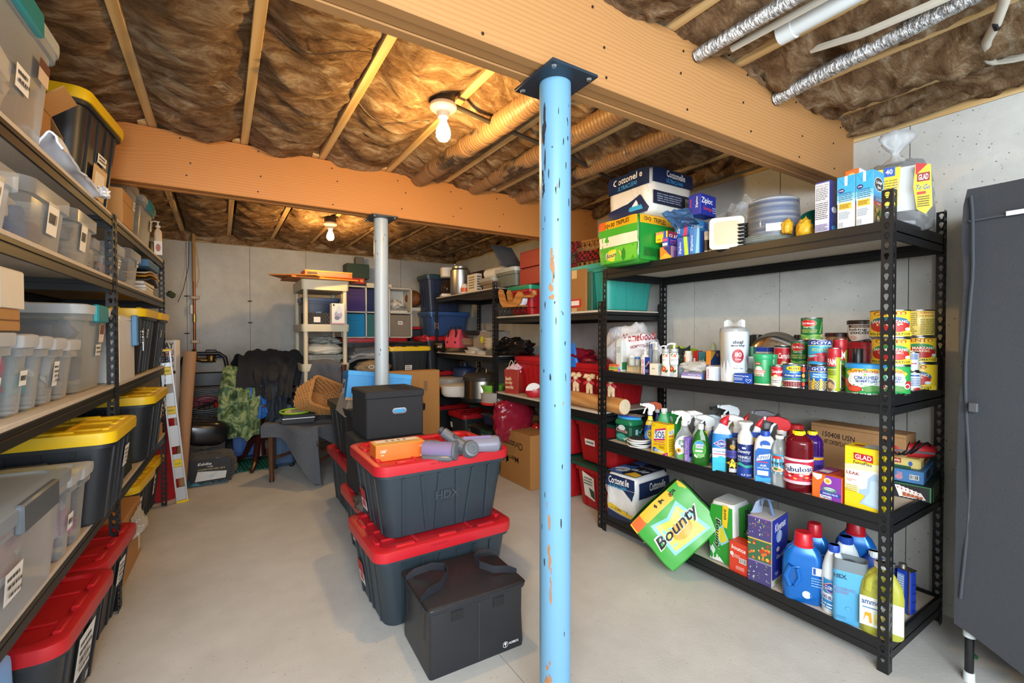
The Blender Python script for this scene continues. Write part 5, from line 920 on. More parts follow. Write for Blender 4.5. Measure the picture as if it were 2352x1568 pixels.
sprayer('tall white headed spray bottle at the back of the cleaners',W7.c(470,600,900,280),'#dfe6d8',[('R','f',0,.85,1,.95,'#d9d65a')],'#e2eaee','#e2eaee',X=2.34,ts=1.25)
r,dm = vessel('shoe_spray_can','black spray can with gold seal and yellow splash lettering','spray can',W7.c(440,632,1130,585),Z,[(0,.96),(.02,1),(.97,1),(1,.9)],'#1d1c22',[('R','c',.02,.47,.98,.68,'#4a48a0'),('E','c',.5,.79,.13,.07,'#b08a3a'),('P','c',[(.5,.46),(.6,.36),(.9,.34),(.68,.27),(.6,.16),(.5,.24),(.36,.18),(.38,.28),(.1,.3),(.4,.36)],'#f0d03c'),('T','c',.52,.315,.6,.11,'crep','#16161a',0,.2),('R','c',.35,.06,.85,.17,'#c9c9cc'),('E','c',.16,.06,.06,.025,'#8a8a70')]+lines('c',.2,.52,.85,.64,3,'#2c2a66'),dp=1,rr=.5)
r,dm = vessel('fabric_spray_bottle','navy wrinkle spray with bulbous white top','spray bottle',W7.c(612,842,1172,640),Z,[(0,.9),(.03,1),(.9,1),(1,.92)],'#1f3276',[('T','c',.44,.74,.55,.12,'Downy','#f2f4f8',0,.15),('T','c',.44,.59,.56,.075,'WRINKLE','#e9edf4'),('T','c',.46,.5,.54,.075,'RELEASER','#9fb2d8'),('P','c',[(.05,.34),(.3,.44),(.5,.36),(.75,.38),(.95,.3),(.6,.28),(.3,.34)],'#3fae9a'),('R','c',.0,.0,1,.3,'#22449c'),('T','c',.55,.08,.4,.05,'9.7 OZ','#f2f4f8'),('E','c',.45,.86,.08,.03,'#c9d2e6')],dp=1,rr=.5)
h = dm[2]; R_ = dm[0]/2; b = MB(); b.lathe([(R_*.93,h-.01),(R_*.98,h),(R_*.92,h+.03),(R_*.5,h+.06),(R_*.62,h+.078),(R_*.95,h+.092),(R_*.9,h+.10),(.001,h+.10)],24); b.build('spray_top',plas('#e9ecee'),r)
r,dm = vessel('air_sanitizer_bottle','white and blue sanitizer bottle with blue cap and handle hole','bottle',W7.c(872,1180,1290,462),Z,[(0,.92),(.02,.98),(.3,1),(.62,.98),(.8,.86),(.88,.6),(.92,.36),(1,.34)],'#dde6ea',[('P','f',[(.06,.02),(.8,.02),(.84,.64),(.7,.67),(.2,.67),(.06,.6)],'#1f62b4'),('P','f',[(.12,.42),(.68,.48),(.72,.58),(.2,.53)],'#e9f2f4'),('T','f',.42,.5,.5,.1,'Lysol','#1a4a90',5,.3),('R','f',.14,.395,.62,.415,'#c23a56'),('T','f',.42,.34,.3,.04,'AIR','#dfe9f4'),('T','f',.42,.29,.5,.025,'SANITIZER','#dfe9f4'),('R','f',.16,.15,.64,.24,'#cfe0ee'),('P','f',[(.08,.03),(.78,.03),(.78,.13),(.4,.1),(.08,.14)],'#3a9fd6'),('E','f',.5,.76,.22,.07,'#1f56b0'),('R','f',.36,.69,.72,.74,'#dde6ea')],dp=.5,cap=(.4,.9,1,'#2450b4'))
sprayer('dark bottle with grey spray head behind the sanitizer',W7.c(990,1150,900,390),'#1d1d24',[],'#6b6b72','#7d7d84',X=2.3,ts=1.25,collar='#9aa0a4')
sprayer('white spray bottle with red topped head behind the vinegar',W7.c(1190,1360,1000,500),'#16171a',[('R','f',.1,.3,.9,.8,'#2a2c30')],'#d62a30','#e4e6e8',X=2.28,ts=1.3)
vessel('powder_canister','red lidded canister behind the red cleaner bottle','canister',W7.c(1380,1590,1000,365),Z,[(0,.96),(.02,1),(.78,1),(.8,.96),(.98,.96)],'#b8252e',dp=.7,cap=(.98,.78,1,'#c82a30'),X=2.42)
r,dm = vessel('vinegar_bottle','clear vinegar bottle with white cap and light blue label','bottle',W7.c(1122,1362,1312,535),Z,[(0,.94),(.02,1),(.1,.97),(.16,1),(.22,.96),(.6,.98),(.7,1),(.82,.8),(.9,.44),(.96,.4),(1,.4)],'#eef',[('R','c',0,.26,1,.64,'#3a9fc4'),('P','c',[(.0,.26),(.75,.26),(.9,.5),(.6,.6),(0,.6)],'#e2ecee'),('T','c',.46,.46,.6,.09,'vinegar','#2a2a30',4,.2),('R','c',.25,.55,.55,.61,'#c23a34'),('E','c',.42,.34,.26,.055,'#c2703a'),('E','c',.42,.345,.22,.045,'#e9e4d0'),('E','c',.38,.35,.1,.03,'#5a7a3a'),('E','c',.5,.34,.07,.025,'#d9904a')],dp=1,rr=.5,mt=clear('#f2f6f6',.3,.06,'#dfe6e6'),cap=(.44,.93,1,'#eceeee'))
def fab(lb,q,col,body,X=None,items=(),lab='#c22a44'):
    r,dm = vessel('floor_cleaner_bottle',lb,'bottle',q,Z,[(0,.9),(.02,.96),(.1,.97),(.13,1),(.55,1),(.6,.97),(.66,1),(.72,.96),(.78,.99),(.86,.84),(.93,.5),(.97,.36),(1,.34)],body,items,dp=.72,rr=.5,mt=clear(col,.6,.06,body),X=X,cap=(.42,.93,1,'#f2dc1e'),lab=(.15,.56,lab),fill=(.84,body),group='yellow capped floor cleaners',n=6)
    return r
fab('red floor cleaner bottle with yellow cap at the shelf edge',W7.c(1335,1722,1430,470),'#c0303c','#7a1420',None,[('R','c',.02,.52,.98,.56,'#e6dfe2'),('P','c',[(.12,.36),(.3,.46),(.5,.49),(.72,.46),(.88,.36),(.72,.31),(.3,.3)],'#e9e6ee'),('E','c',.5,.4,.37,.085,'#dfe2ea'),('T','c',.5,.395,.72,.085,'Fabuloso','#1d2a5c',5),('T','c',.52,.325,.4,.035,'Holiday','#e08a3a',6,.2),('E','c',.5,.26,.36,.06,'#d62a3c'),('R','c',.02,.15,.98,.2,'#e6b8c6')]+[('E','c',.25+.06*i,.24+.03*(i % 3),.04,.016,('#b31d2c','#e9c9b0','#7a1a24','#d9a050')[i % 4]) for i in range(10)])
fab('purple floor cleaner bottle with yellow cap behind the red one',W7.c(1590,1885,1130,470),'#5a2a9a','#4a1d86',2.26,[('R','c',.4,.5,.9,.55,'#e8b02c'),('T','c',.5,.4,.7,.09,'Fabuloso','#1d2a5c'),('E','c',.7,.3,.1,.03,'#d9c6ee')],'#4a36a8')
boxed('canister_carton','brown shipping carton with printed stock number at the back','box','R',W8.b(1500,640,215,330,None),Z,'#b48a5e',[('T','f',.32,.8,.36,.1,'150408 USN','#3a3128',-3),('T','f',.34,.66,.36,.085,'NET CONTENTS: 6 CANISTERS','#3a3128',-3),('R','f',0,.94,1,.95,'#8a663f')],d=.12,X=2.48,mt=card('#b08457'))
boxed('trash_bag_box','orange and purple box with its lettering upside down','box','R',W8.b(708,1085,745,342,750),Z,'#e8702a',[('P','f',[(.32,.06),(1,.0),(1,1),(.5,1),(.3,.5)],'#8a3fa8'),('P','f',[(.02,1),(.36,1),(.34,.84),(.2,.74),(.06,.86)],'#e6ecee'),('E','f',.55,.78,.13,.13,'#f2e6c0'),('E','f',.55,.78,.08,.08,'#e2a83a'),('R','f',.3,.2,.98,.34,'#2347a8'),('T','f',.64,.27,.5,.07,'ULTRA STRONG','#f2f4f8',180),('R','f',.3,.06,.68,.18,'#eef0f2'),('T','f',.49,.12,.34,.11,'Hefty','#22367c',180),('E','f',.62,.45,.25,.1,'#4a8a7a'),('E','f',.62,.47,.18,.06,'#dfe6ea'),('T','f',.62,.46,.3,.06,'Fabuloso','#2a2a60',180),('R','t',.05,.1,.5,.9,'#9a3f9a'),('R','t',.12,.2,.45,.5,'#dfe2f0'),('R','t',.55,.2,.9,.8,'#c24a4a')],d=.15)
boxed('tall_trash_bag_box','tall yellow and white bag box with red sign beside the post','box','R',W8.b(1205,1195,410,740,None),Z,'#f0d322',[('P','f',[(.02,.7),(.98,.78),(.98,.2),(.02,.3)],'#f2ecb4'),('P','f',[(.05,.62),(.98,.66),(.98,.3),(.05,.36)],'#eef0e6'),('P','f',[(.26,.8),(.77,.78),(.76,.9),(.25,.91)],'#c0262c'),('T','f',.51,.848,.44,.075,'GLAD','#f6f2ea',-1),('T','f',.5,.75,.5,.05,'ForceFlex','#4a4238',-2),('T','f',.24,.565,.36,.05,'LEAK','#9a1f2a',-2),('T','f',.2,.46,.26,.02,'FRAGRANCE','#d9846a',-2),('T','f',.14,.435,.14,.02,'FREE','#d9846a',-2),('P','f',[(.42,.1),(.95,.06),(.98,.6),(.8,.62),(.64,.52),(.62,.36),(.4,.32),(.4,.26),(.58,.24)],'#a9c6e0'),('P','f',[(.5,.12),(.9,.08),(.92,.5),(.72,.5),(.68,.3)],'#bcd6ea'),('E','t',.3,.4,.15,.12,'#b0282e'),('R','t',.45,.1,.98,.9,'#b9c6d0')]+lines('f',.05,.26,.38,.38,4,'#c2b04a'),d=.10)
# the little pile of games at the shelf end
GX = RR+.14
o,hg = boxed('card_game_box','black and green game box printed with fanned playing cards','game','R',W8.b(1812,1045,862,1300,2092),Z,'#26332c',[('P','f',[(.0,.0),(1,.0),(.86,.9),(.1,.9)],'#2c2c30'),('R','f',.0,.93,1,1,'#3a7a4a'),('R','f',.965,0,1,1,'#3f8a58')]+[('P','f',[(.12+.1*i,.82-.06*i),(.26+.1*i,.84-.06*i),(.38+.1*i,.12),(.24+.1*i,.06)],('#efeeee','#e4e2e0')[i % 2]) for i in range(6)]+[('E','f',.2+.1*i,.68-.05*i,.016,.05,'#c2262c') for i in range(6)]+[('P','f',[(.32+.1*i,.4-.03*i),(.4+.1*i,.42-.03*i),(.42+.1*i,.16),(.33+.1*i,.14)],'#b8643c') for i in range(5)]+[('P','r',[(.62,.25+.0*i),(.74+.06*i,.8),(.82+.06*i,.7),(.8+.04*i,.12)],('#eceaea','#dcdada')[i % 2]) for i in range(3)]+[('R','r',0,0,.04,1,'#3f8a58')],rz=GX,flap=False)
o,hp = boxed('puzzle_box','light blue puzzle box in the middle of the game pile','game','R',W8.b(1722,818,668,1310,1975),Z+hg,'#4a80b8',[('T','f',.28,.62,.16,.3,'500','#d9a0ae',0),('E','f',.26,.36,.12,.2,'#c78a9c'),('R','r',.1,.3,.24,.85,'#3a2c2c'),('P','r',[(.62,.3),(.7,.7),(.82,.75),(.78,.45),(.86,.35),(.7,.4)],'#e6ecf2'),('T','r',.42,.6,.3,.12,'piece','#dfe8f2',4)]+bars('f',.58,.3,.86,.68,6,9),rz=GX,flap=False,X=2.46)
o,ht2 = boxed('game_tin','pale yellow game tin with red lettering on the puzzle box','tin','R',W8.b(1682,632,520,1300,1860),Z+hg+hp,'#d9c77a',[('R','f',0,.0,.7,.3,'#2c5a3c'),('R','f',.02,.5,.38,.95,'#b02a2c'),('T','f',.2,.72,.3,.36,'Tripoley','#f2ead2',-4),('E','f',.68,.55,.07,.22,'#3a62a8'),('R','r',.2,.25,.9,.8,'#8f2226'),('T','r',.55,.52,.62,.4,'Tripoley','#f2ead2',6)]+[('E','f',.04+.06*i,.08,.012,.05,'#2a2a20') for i in range(16)],rz=GX,flap=False,bev=.008,X=2.47)
zt = Z+hg+hp+ht2; p = onx(*W8.p(1560,450),2.53); o = thing('jumper_cable_case','red padded bundle wrapped in black cord on the yellow tin','bundle',(2.53,p.y+.0,zt),(0,0,-math.pi/2+.5))
b = MB(); b.blob(.082,.036,.030,.06,2.5,3,26,14,-.85,pw=.75); b.build('padded_body',mat('#b8222c',.5,0,.1,30),o)
b = MB(); b.blob(.08,.026,.026,.06,2.5,5,24,12,-.85,pw=.75,X=MX.Translation((.02,.055,.004))); b.build('padded_body',mat('#a81d28',.5),o)
b = MB(); b.box(-.07,-.039,.022,.07,-.035,.03); b.build('grey_band',mat('#55585e'),o)
for k in range(3): b = MB(); b.tube([(-.05+.035*k+.045*math.cos(t),.02+.07*math.sin(t),.04+.03*math.cos(2*t+k)) for t in [i*math.pi/10 for i in range(20)]],.004,6,True); b.build('cord',plas('#15161a'),o)
b = MB(); b.blob(.05,.03,.02,.4,4,8,X=MX.Translation((-.06,.02,.055))); b.build('cord_bundle',plas('#17181b'),o)
# ================================================================ long rack,bottom shelf (z .11)
Z = RT[3]+.001
pack('toilet_paper_pack','big navy and white toilet paper pack at the end of the lowest shelf','toilet paper','R',W9.b(470,880,400,118,1190),Z,RR+.1,
    [('P','f',[(.03,.72),(.98,.72),(.9,.5),(.84,.56),(.6,.72),(.03,.74)],NAVY),('R','f',.02,.73,.98,.98,NAVY),('T','f',.46,.87,.7,.16,'Cottonelle','#f2f3f2',1),('T','f',.44,.74,.6,.08,'ULTRACLEAN','#3f9fd8',1),('P','f',[(.08,.3),(.2,.34),(.95,.2),(.95,.12),(.1,.22)],'#e6c43a'),('T','f',.5,.245,.6,.055,'36 ROLL VALUE PACK','#2a2a2a',-4),('P','f',[(.06,.2),(.95,.1),(.95,.02),(.06,.02)],NAVY),
     ('R','r',.06,.55,.98,.9,NAVY),('T','r',.6,.76,.5,.18,'Cottonelle','#f2f3f2',0),('R','t',.02,.02,.98,.98,'#20293f'),('P','t',[(.0,.02),(.5,.02),(.4,.98),(0,.98)],'#2f6fc0'),('E','t',.26,.25,.22,.16,'#e4e9ee'),('E','t',.26,.25,.19,.13,'#cfd9e4'),('T','t',.27,.25,.26,.1,'Softer','#4a6fb0',0,.2),('T','t',.7,.4,.5,.16,'all','#e9ecee',0,.2),('T','t',.7,.66,.5,.14,'in ONE','#9aa6b8'),('P','t',[(.6,.02),(.98,.02),(.98,.2),(.7,.24)],'#e0b63a')],rolls=(3,4,2),col='#e6e8ea',seed=8,d=.34,h=.285)
bt = pack('paper_towel_pack','green bulk paper towel pack tipping off the lowest shelf edge','paper towels','R',W9.b(960,1120,480,500,1390),Z,RR+.2,
    [('R','f',.02,.02,.98,.98,'#3aa335'),('P','f',[(.0,.8),(.98,.8),(.98,.99),(0,.99)],'#efb52a'),('T','f',.6,.9,.5,.1,'24 Mega','#1b1b18',0),('P','f',[(.02,.8),(.2,.8),(.2,.99),(.02,.99)],'#e2672a'),('P','f',[(.2,.16),(.84,.1),(.74,.76),(.48,.66),(.22,.74)],'#7cc6d8'),('P','f',[(.25,.2),(.78,.14),(.7,.7),(.48,.6),(.27,.68)],'#c9d24a'),('E','f',.52,.38,.17,.14,'#e8a83a'),('T','f',.5,.44,.84,.28,'Bounty','#f4f4f0',3,.25),('T','f',.5,.44,.8,.23,'Bounty','#17181a',3,.25),
     ('R','r',.02,.02,.98,.98,'#2f9a34'),('P','r',[(.1,.9),(.98,.9),(.98,.99),(.1,.99)],'#efb52a'),('T','r',.5,.45,.7,.3,'Bounty','#17181a',0,.25),('R','t',.02,.02,.98,.98,'#3aa335'),('R','t',.0,.0,.98,.3,'#efb52a')],rolls=(3,3,2),col='#3aa335',seed=11,dims=(V((2.1,1.8,.4)),.37,.23,.31))[0]
M3 = MX.Rotation(RR+.62,3,'Z') @ MX.Rotation(math.radians(-20),3,'X') @ MX.Rotation(math.radians(-48),3,'Y')
bt.rotation_euler = M3.to_euler(); bt.location = onx(1553,1203,2.12)-M3 @ V((0,0,.155))
pack('paper_towel_box','upright green and white two roll towel pack beside the red dryer box','paper towels','R',W9.b(1640,1375,640,1362,1840),Z,RR+.06,
    [('R','f',.02,.02,.98,.96,'#2f9a34'),('P','f',[(.02,.02),(.66,.02),(.02,.24)],'#e9eceb'),('P','f',[(.58,.62),(.8,.62),(.84,.98),(.58,.98)],'#efc72a'),('T','f',.7,.84,.18,.1,'200','#2a2a18',-90),('P','f',[(.25,.5),(.6,.66),(.9,.42),(.55,.3)],'#8fd0e0'),('P','f',[(.3,.5),(.6,.62),(.84,.43),(.55,.34)],'#d9cf3c'),('T','f',.38,.48,.52,.3,'Bounty','#f2f2ee',-90,.2),('T','f',.38,.48,.5,.25,'Bounty','#17181a',-90,.2),('P','f',[(.04,.2),(.2,.28),(.3,.2),(.2,.1)],'#dfe8ea'),
     ('R','r',.22,.02,.98,.96,'#2f9a34'),('T','r',.6,.68,.42,.3,'Bounty','#17181a',-90,.2),('P','r',[(.5,.5),(.9,.68),(.95,.5),(.7,.4)],'#8fd0e0'),('R','r',.3,.1,.4,.32,'#dfe8d8'),('R','r',.5,.1,.6,.32,'#dfe8d8'),('R','r',.7,.1,.8,.32,'#dfe8d8')],rolls=(2,2,1),col='#e6e8e6',seed=14,puff=.05,film=False)
boxed('dryer_sheet_box','orange red box with white lettering standing below the towel pack','box','R',W9.b(1812,1558,1130,1590,1835),Z,'#d9412a',[('T','f',.52,.82,.76,.14,'bounce','#f6f1ea',-4,.1),('E','f',.16,.6,.1,.07,'#e9e0da'),('R','f',.18,.48,.24,.54,'#e9d6d0')]+bars('f',.56,.38,.95,.55,8,9,'#3a3a40','#e9e6e2')+lines('f',.28,.5,.6,.62,3,'#f0c8bc')+lines('f',.4,.14,.86,.26,3,'#f0c8bc'),d=.08)
# facial tissue trio
r,hk = boxed('tissue_box_bundle','wrapped bundle of three floral tissue boxes with a blue end panel','tissues','R',W10.b(572,1058,330,340,720),Z,'#e9e6e2',[],a=.12,mt=mat('#cfc9c4',.4),flap=False)
w_,d_,_ = r['dim']; q = random.Random(4); IT = []
for k,(bg,a1,a2,a3) in enumerate((('#4a4378','#d6d2da','#8fae4a','#2c2a4a'),('#3f6a4a','#e0702c','#e8b03a','#c23a2c'),('#4a4378','#d6d2da','#c25a3a','#8fae4a'))):
    v0 = k/3; IT += [('R','f',.01,v0+.01,.99,v0+.32,bg),('R','f',0,v0+.32,1,v0+.335,'#8a6ab0' if k != 1 else '#e2b23a')]
    for i in range(26):
        u,vv = q.uniform(.06,.94),v0+q.uniform(.04,.29); c_ = (a1,a2,a3)[i % 3]
        if k == 1: IT.append(('E','f',u,vv,q.uniform(.03,.08),q.uniform(.012,.03),c_))
        else: a_ = q.uniform(0,3.1); l = q.uniform(.06,.14); IT.append(('P','f',[(u,vv),(u+l*math.cos(a_)*.7,vv+l*.3*math.sin(a_)),(u+l*math.cos(a_+.3),vv+l*.35*math.sin(a_+.3)),(u+.5*l*math.cos(a_+.5),vv+l*.3*math.sin(a_+.5))],c_))
for k in range(3): b = MB(); b.box(-w_/2-.001,-d_/2-.001,hk*k/3+.0015,w_/2+.0005,d_/2,hk*(k+1)/3-.0015,.004); b.build('tissue_box',mat('#d9d4d0',.45),r)
IT += [('R','r',.0,.12,1,1,'#2434a4'),('T','r',.5,.88,.72,.12,'Kleenex','#f2f4f8',4,.2),('E','r',.42,.72,.2,.09,'#8fb0e6'),('P','r',[(.3,.64),(.42,.82),(.56,.78),(.5,.64)],'#c6d8f2'),('E','r',.34,.54,.1,.035,'#e9dcc0'),('T','r',.5,.43,.5,.06,'Ultra Soft','#dfe4f6',0,.1),('R','r',.12,.14,.42,.24,'#3a4ab8'),('T','r',.26,.19,.18,.06,'4 pk','#f2f4f8'),('E','r',.3,.06,.12,.03,'#8fae4a'),('E','r',.7,.06,.1,.03,'#c25a3a')]
prints(r,(w_+.003,d_+.002,hk),IT)
b = MB(); b.sheet(lambda u,v: (-w_*.42+.03*math.sin(5*u+2*v)+w_*.5*v*.5,-d_/2+d_*u,hk+.01+.075*math.sin(v*2.6)*(1-.3*u)+.012*noise.noise(V((u*6,v*5,2)))),12,10,.0015); b.build('film_gather',clear('#e6eef8',.35,.12,'#c6d4ea'),r)
b = MB(); b.tube([(-w_*.2,-d_*.2+.01*math.sin(i),hk+.02+.06*math.sin(i*math.pi/10)) if 0 else (-w_*.3+w_*.6*i/10,-d_*.1,hk+.085*math.sin(i*math.pi/10)) for i in range(11)],.006,6); b.build('carry_strap',clear('#cfdcf0',.5,.2,'#7f9fd0'),r)
# laundry bottles
DET = [(0,.86),(.03,.96),(.2,1),(.5,.99),(.66,.92),(.76,.72),(.82,.5),(.86,.44)]
def jug(lb,q,X=None,a=0,grp='blue laundry jugs'):
    r,dm = vessel('detergent_jug',lb,'jug',q,Z,DET,'#1f6fc4',[('E','f',.8,.3,.0,.0,'#fff')][:0]+[('R','f',.70,.45,.97,.56,'#dfe9f2'),('R','f',.72,.46,.78,.55,'#2456a8'),('E','f',.58,.14,.1,.055,'#cfe0f2'),('E','f',.68,.14,.03,.03,'#2a6cc0')]+lines('f',.68,.28,.95,.42,4,'#7fb2e6'),dp=.52,X=X,a=a,rr=.42,mt=mat('#1c6ec6',.22,.25,.08,6),group=grp,n=6)
    W,D,h = dm; cr = W*.225; b = MB(); b.lathe([(cr*1.12,h*.80),(cr*1.12,h*.825),(cr*1.02,h*.83),(cr*.9,h*.985),(cr*.8,h),(.001,h)],26); b.build('measuring_cap',mat('#c8202c',.3),r)
    b = MB(); b.tube([(-W*.30,-D*.50,h*.22),(-W*.40,-D*.49,h*.36),(-W*.30,-D*.49,h*.52),(-W*.13,-D*.50,h*.50),(-W*.08,-D*.51,h*.36),(-W*.18,-D*.51,h*.24)],.011,8,True); b.build('grip_handle',mat('#1c6ec6',.22,.25,.08,6),r)
    b = MB(); b.loft([(-.002,1,1,.4)][:0] or [(-.004,W*.2,h*.22,.03),(.004,W*.2,h*.22,.03)],4,X=MX.Translation((-W*.235,-D*.47,h*.37)) @ MX.Rotation(math.pi/2,4,'X')); b.build('grip_recess',mat('#17589f',.3),r)
    return r
jug('blue laundry jug with red cap at the shelf edge',W10.c(705,1075,1190,470))
jug('blue laundry jug with red cap standing behind the front jug',W10.c(860,1155,1040,375),X=2.30)
jug('blue laundry jug with dark red cap furthest back',W10.c(1240,1600,900,352),X=2.42)
def bleach(lb,q,X=None,a=0):
    r,dm = vessel('bleach_bottle',lb,'bottle',q,Z,[(0,.9),(.02,.98),(.5,1),(.66,.96),(.8,.74),(.9,.5),(.93,.42),(1,.4)],'#dfe9ee',[('P','c',[(0,.1),(1,.06),(1,.5),(0,.52)],'#2f8fd0'),('P','c',[(0,.22),(1,.2),(1,.3),(0,.31)],'#e6eef2')]+clorox('c',.42,.4,.5,.17)+[('T','c',.45,.255,.5,.05,'NG BLEACH','#22408f')]+lines('c',.1,.1,.9,.18,2,'#dfe9f2'),dp=.7,rr=.5,cap=(.46,.9,1,'#2450b4'),X=X,a=a,group='white bleach bottles')
    return r
bleach('white bleach bottle with blue cap beside the front jug',W10.c(1092,1300,1275,590))
bleach('white bleach bottle with blue cap behind the light blue can',W10.c(1190,1450,1130,515),X=2.26,a=.4)
r,dm = vessel('laundry_can','light blue six sided laundry bottle with grey collar top','bottle',W10.c(1212,1505,1448,850),Z,[(0,.94),(.01,.98),(.02,1),(.97,1),(1,.98)],'#5aaede',[('T','f',.22,.9,.36,.07,'HEX','#26323c'),('R','f',.06,.855,.42,.862,'#3a5f7a'),('T','f',.34,.66,.6,.06,'PERFORMANCE','#7f8fb8'),('T','f',.26,.59,.42,.06,'LAUNDRY','#8f86a8'),('E','f',.45,.3,.085,.035,'#4a8fb8'),('E','f',.45,.3,.07,.028,'#5aaede')]+bars('f',.88,.08,.97,.24,3,6,'#2a3a4a','#cfe4f0')+lines('f',.1,.08,.4,.14,2,'#4a86ac'),dp=.6,rr=.3)
W,D,h = dm; b = MB(); b.loft([(h,W*.99,D*.98,D*.3),(h+.045,W*.97,D*.96,D*.3),(h+.045,W*.9,D*.86,D*.26),(h+.004,W*.88,D*.84,D*.26)],4,cap=False); b.build('collar',mat('#7a868e',.4),r)
b = MB(); b.loft([(h+.001,W*.95,D*.95,.02),(h+.004,W*.95,D*.95,.02)],3); b.lathe([(.024,h+.004),(.024,h+.03),(.02,h+.033),(.001,h+.033)],18); b.build('screw_cap',mat('#4d565c',.4),r)
r,dm = vessel('ammonia_jug','translucent yellow cleaning jug with white cap beside the post','jug',W10.c(1492,1850,1500,770),Z,JUG[:3]+[(.7,.9),(.84,.6),(.92,.3),(1,.28)],'#c9c95a',[('P','f',[(.02,.12),(.98,.1),(.98,.5),(.02,.52)],'#e6ebe2'),('T','f',.36,.45,.6,.075,'ammonia','#2a4f8f'),('R','f',.08,.36,.5,.375,'#4a86b8'),('P','f',[(.1,.16),(.14,.3),(.28,.3),(.3,.16),(.24,.16),(.22,.25),(.16,.25)],'#e6a52a'),('R','f',.34,.15,.6,.3,'#d9d27a')],dp=.5,mt=clear('#dcdc86',.72,.15,'#c6c652'),cap=(.32,.92,1,'#e6e9e6'),fill=(.66,'#b9b93a'))
W,D,h = dm; b = MB(); b.tube([(-W*.06,-D*.28,h*.86),(-W*.27,-D*.40,h*.74),(-W*.3,-D*.46,h*.6)],.012,8); b.build('jug_handle',clear('#dcdc86',.72,.15,'#c6c652'),r)
vessel('blue_refill_jug','dark blue jug with white cap tucked behind the yellow jug','jug',W10.c(1480,1720,1050,655),Z,JUG,'#1d3f8f',cap=(.36,.88,1,'#e6eaea'),X=2.4)
vessel('blue_refill_jug','deep blue bottle with white cap between post and solvent can','jug',W10.c(1700,1860,1330,770),Z,JUG,'#1f4a9a',cap=(.42,.9,1,'#dfe8e8'),X=2.46)
r,hs = boxed('solvent_can','blue rectangular metal solvent can near the shelf end','can','R',W10.b(1960,1285,850,1815,2026),Z,'#1f3fae',[('R','f',.1,.1,.6,.9,'#7f9ad0')]+lines('f',.12,.14,.58,.86,14,'#dfe6f4')+[('R','r',.2,.1+.2*i,.8,.12+.2*i,'#17318c') for i in range(4)],flap=False,bev=.006,a=-.25)
w_,d_,_ = r['dim']; b = MB(); b.box(-w_/2-.001,-d_/2-.001,hs-.002,w_/2+.001,d_/2+.001,hs+.004,.002); b.build('top_rim',metal('#9a938a',.4),r)
b = MB(); b.tube([(w_/2-.004,-d_/2-.001,.003),(w_/2-.004,-d_/2-.001,hs)],.003,6); b.build('side_seam',metal('#b08a6a',.4),r)
b = MB(); b.lathe([(.014,hs+.004),(.014,hs+.018),(.001,hs+.018)],14,ox=-w_*.25); b.build('cap',metal('#c9c4b6',.4),r)
XMIN[0] = 0
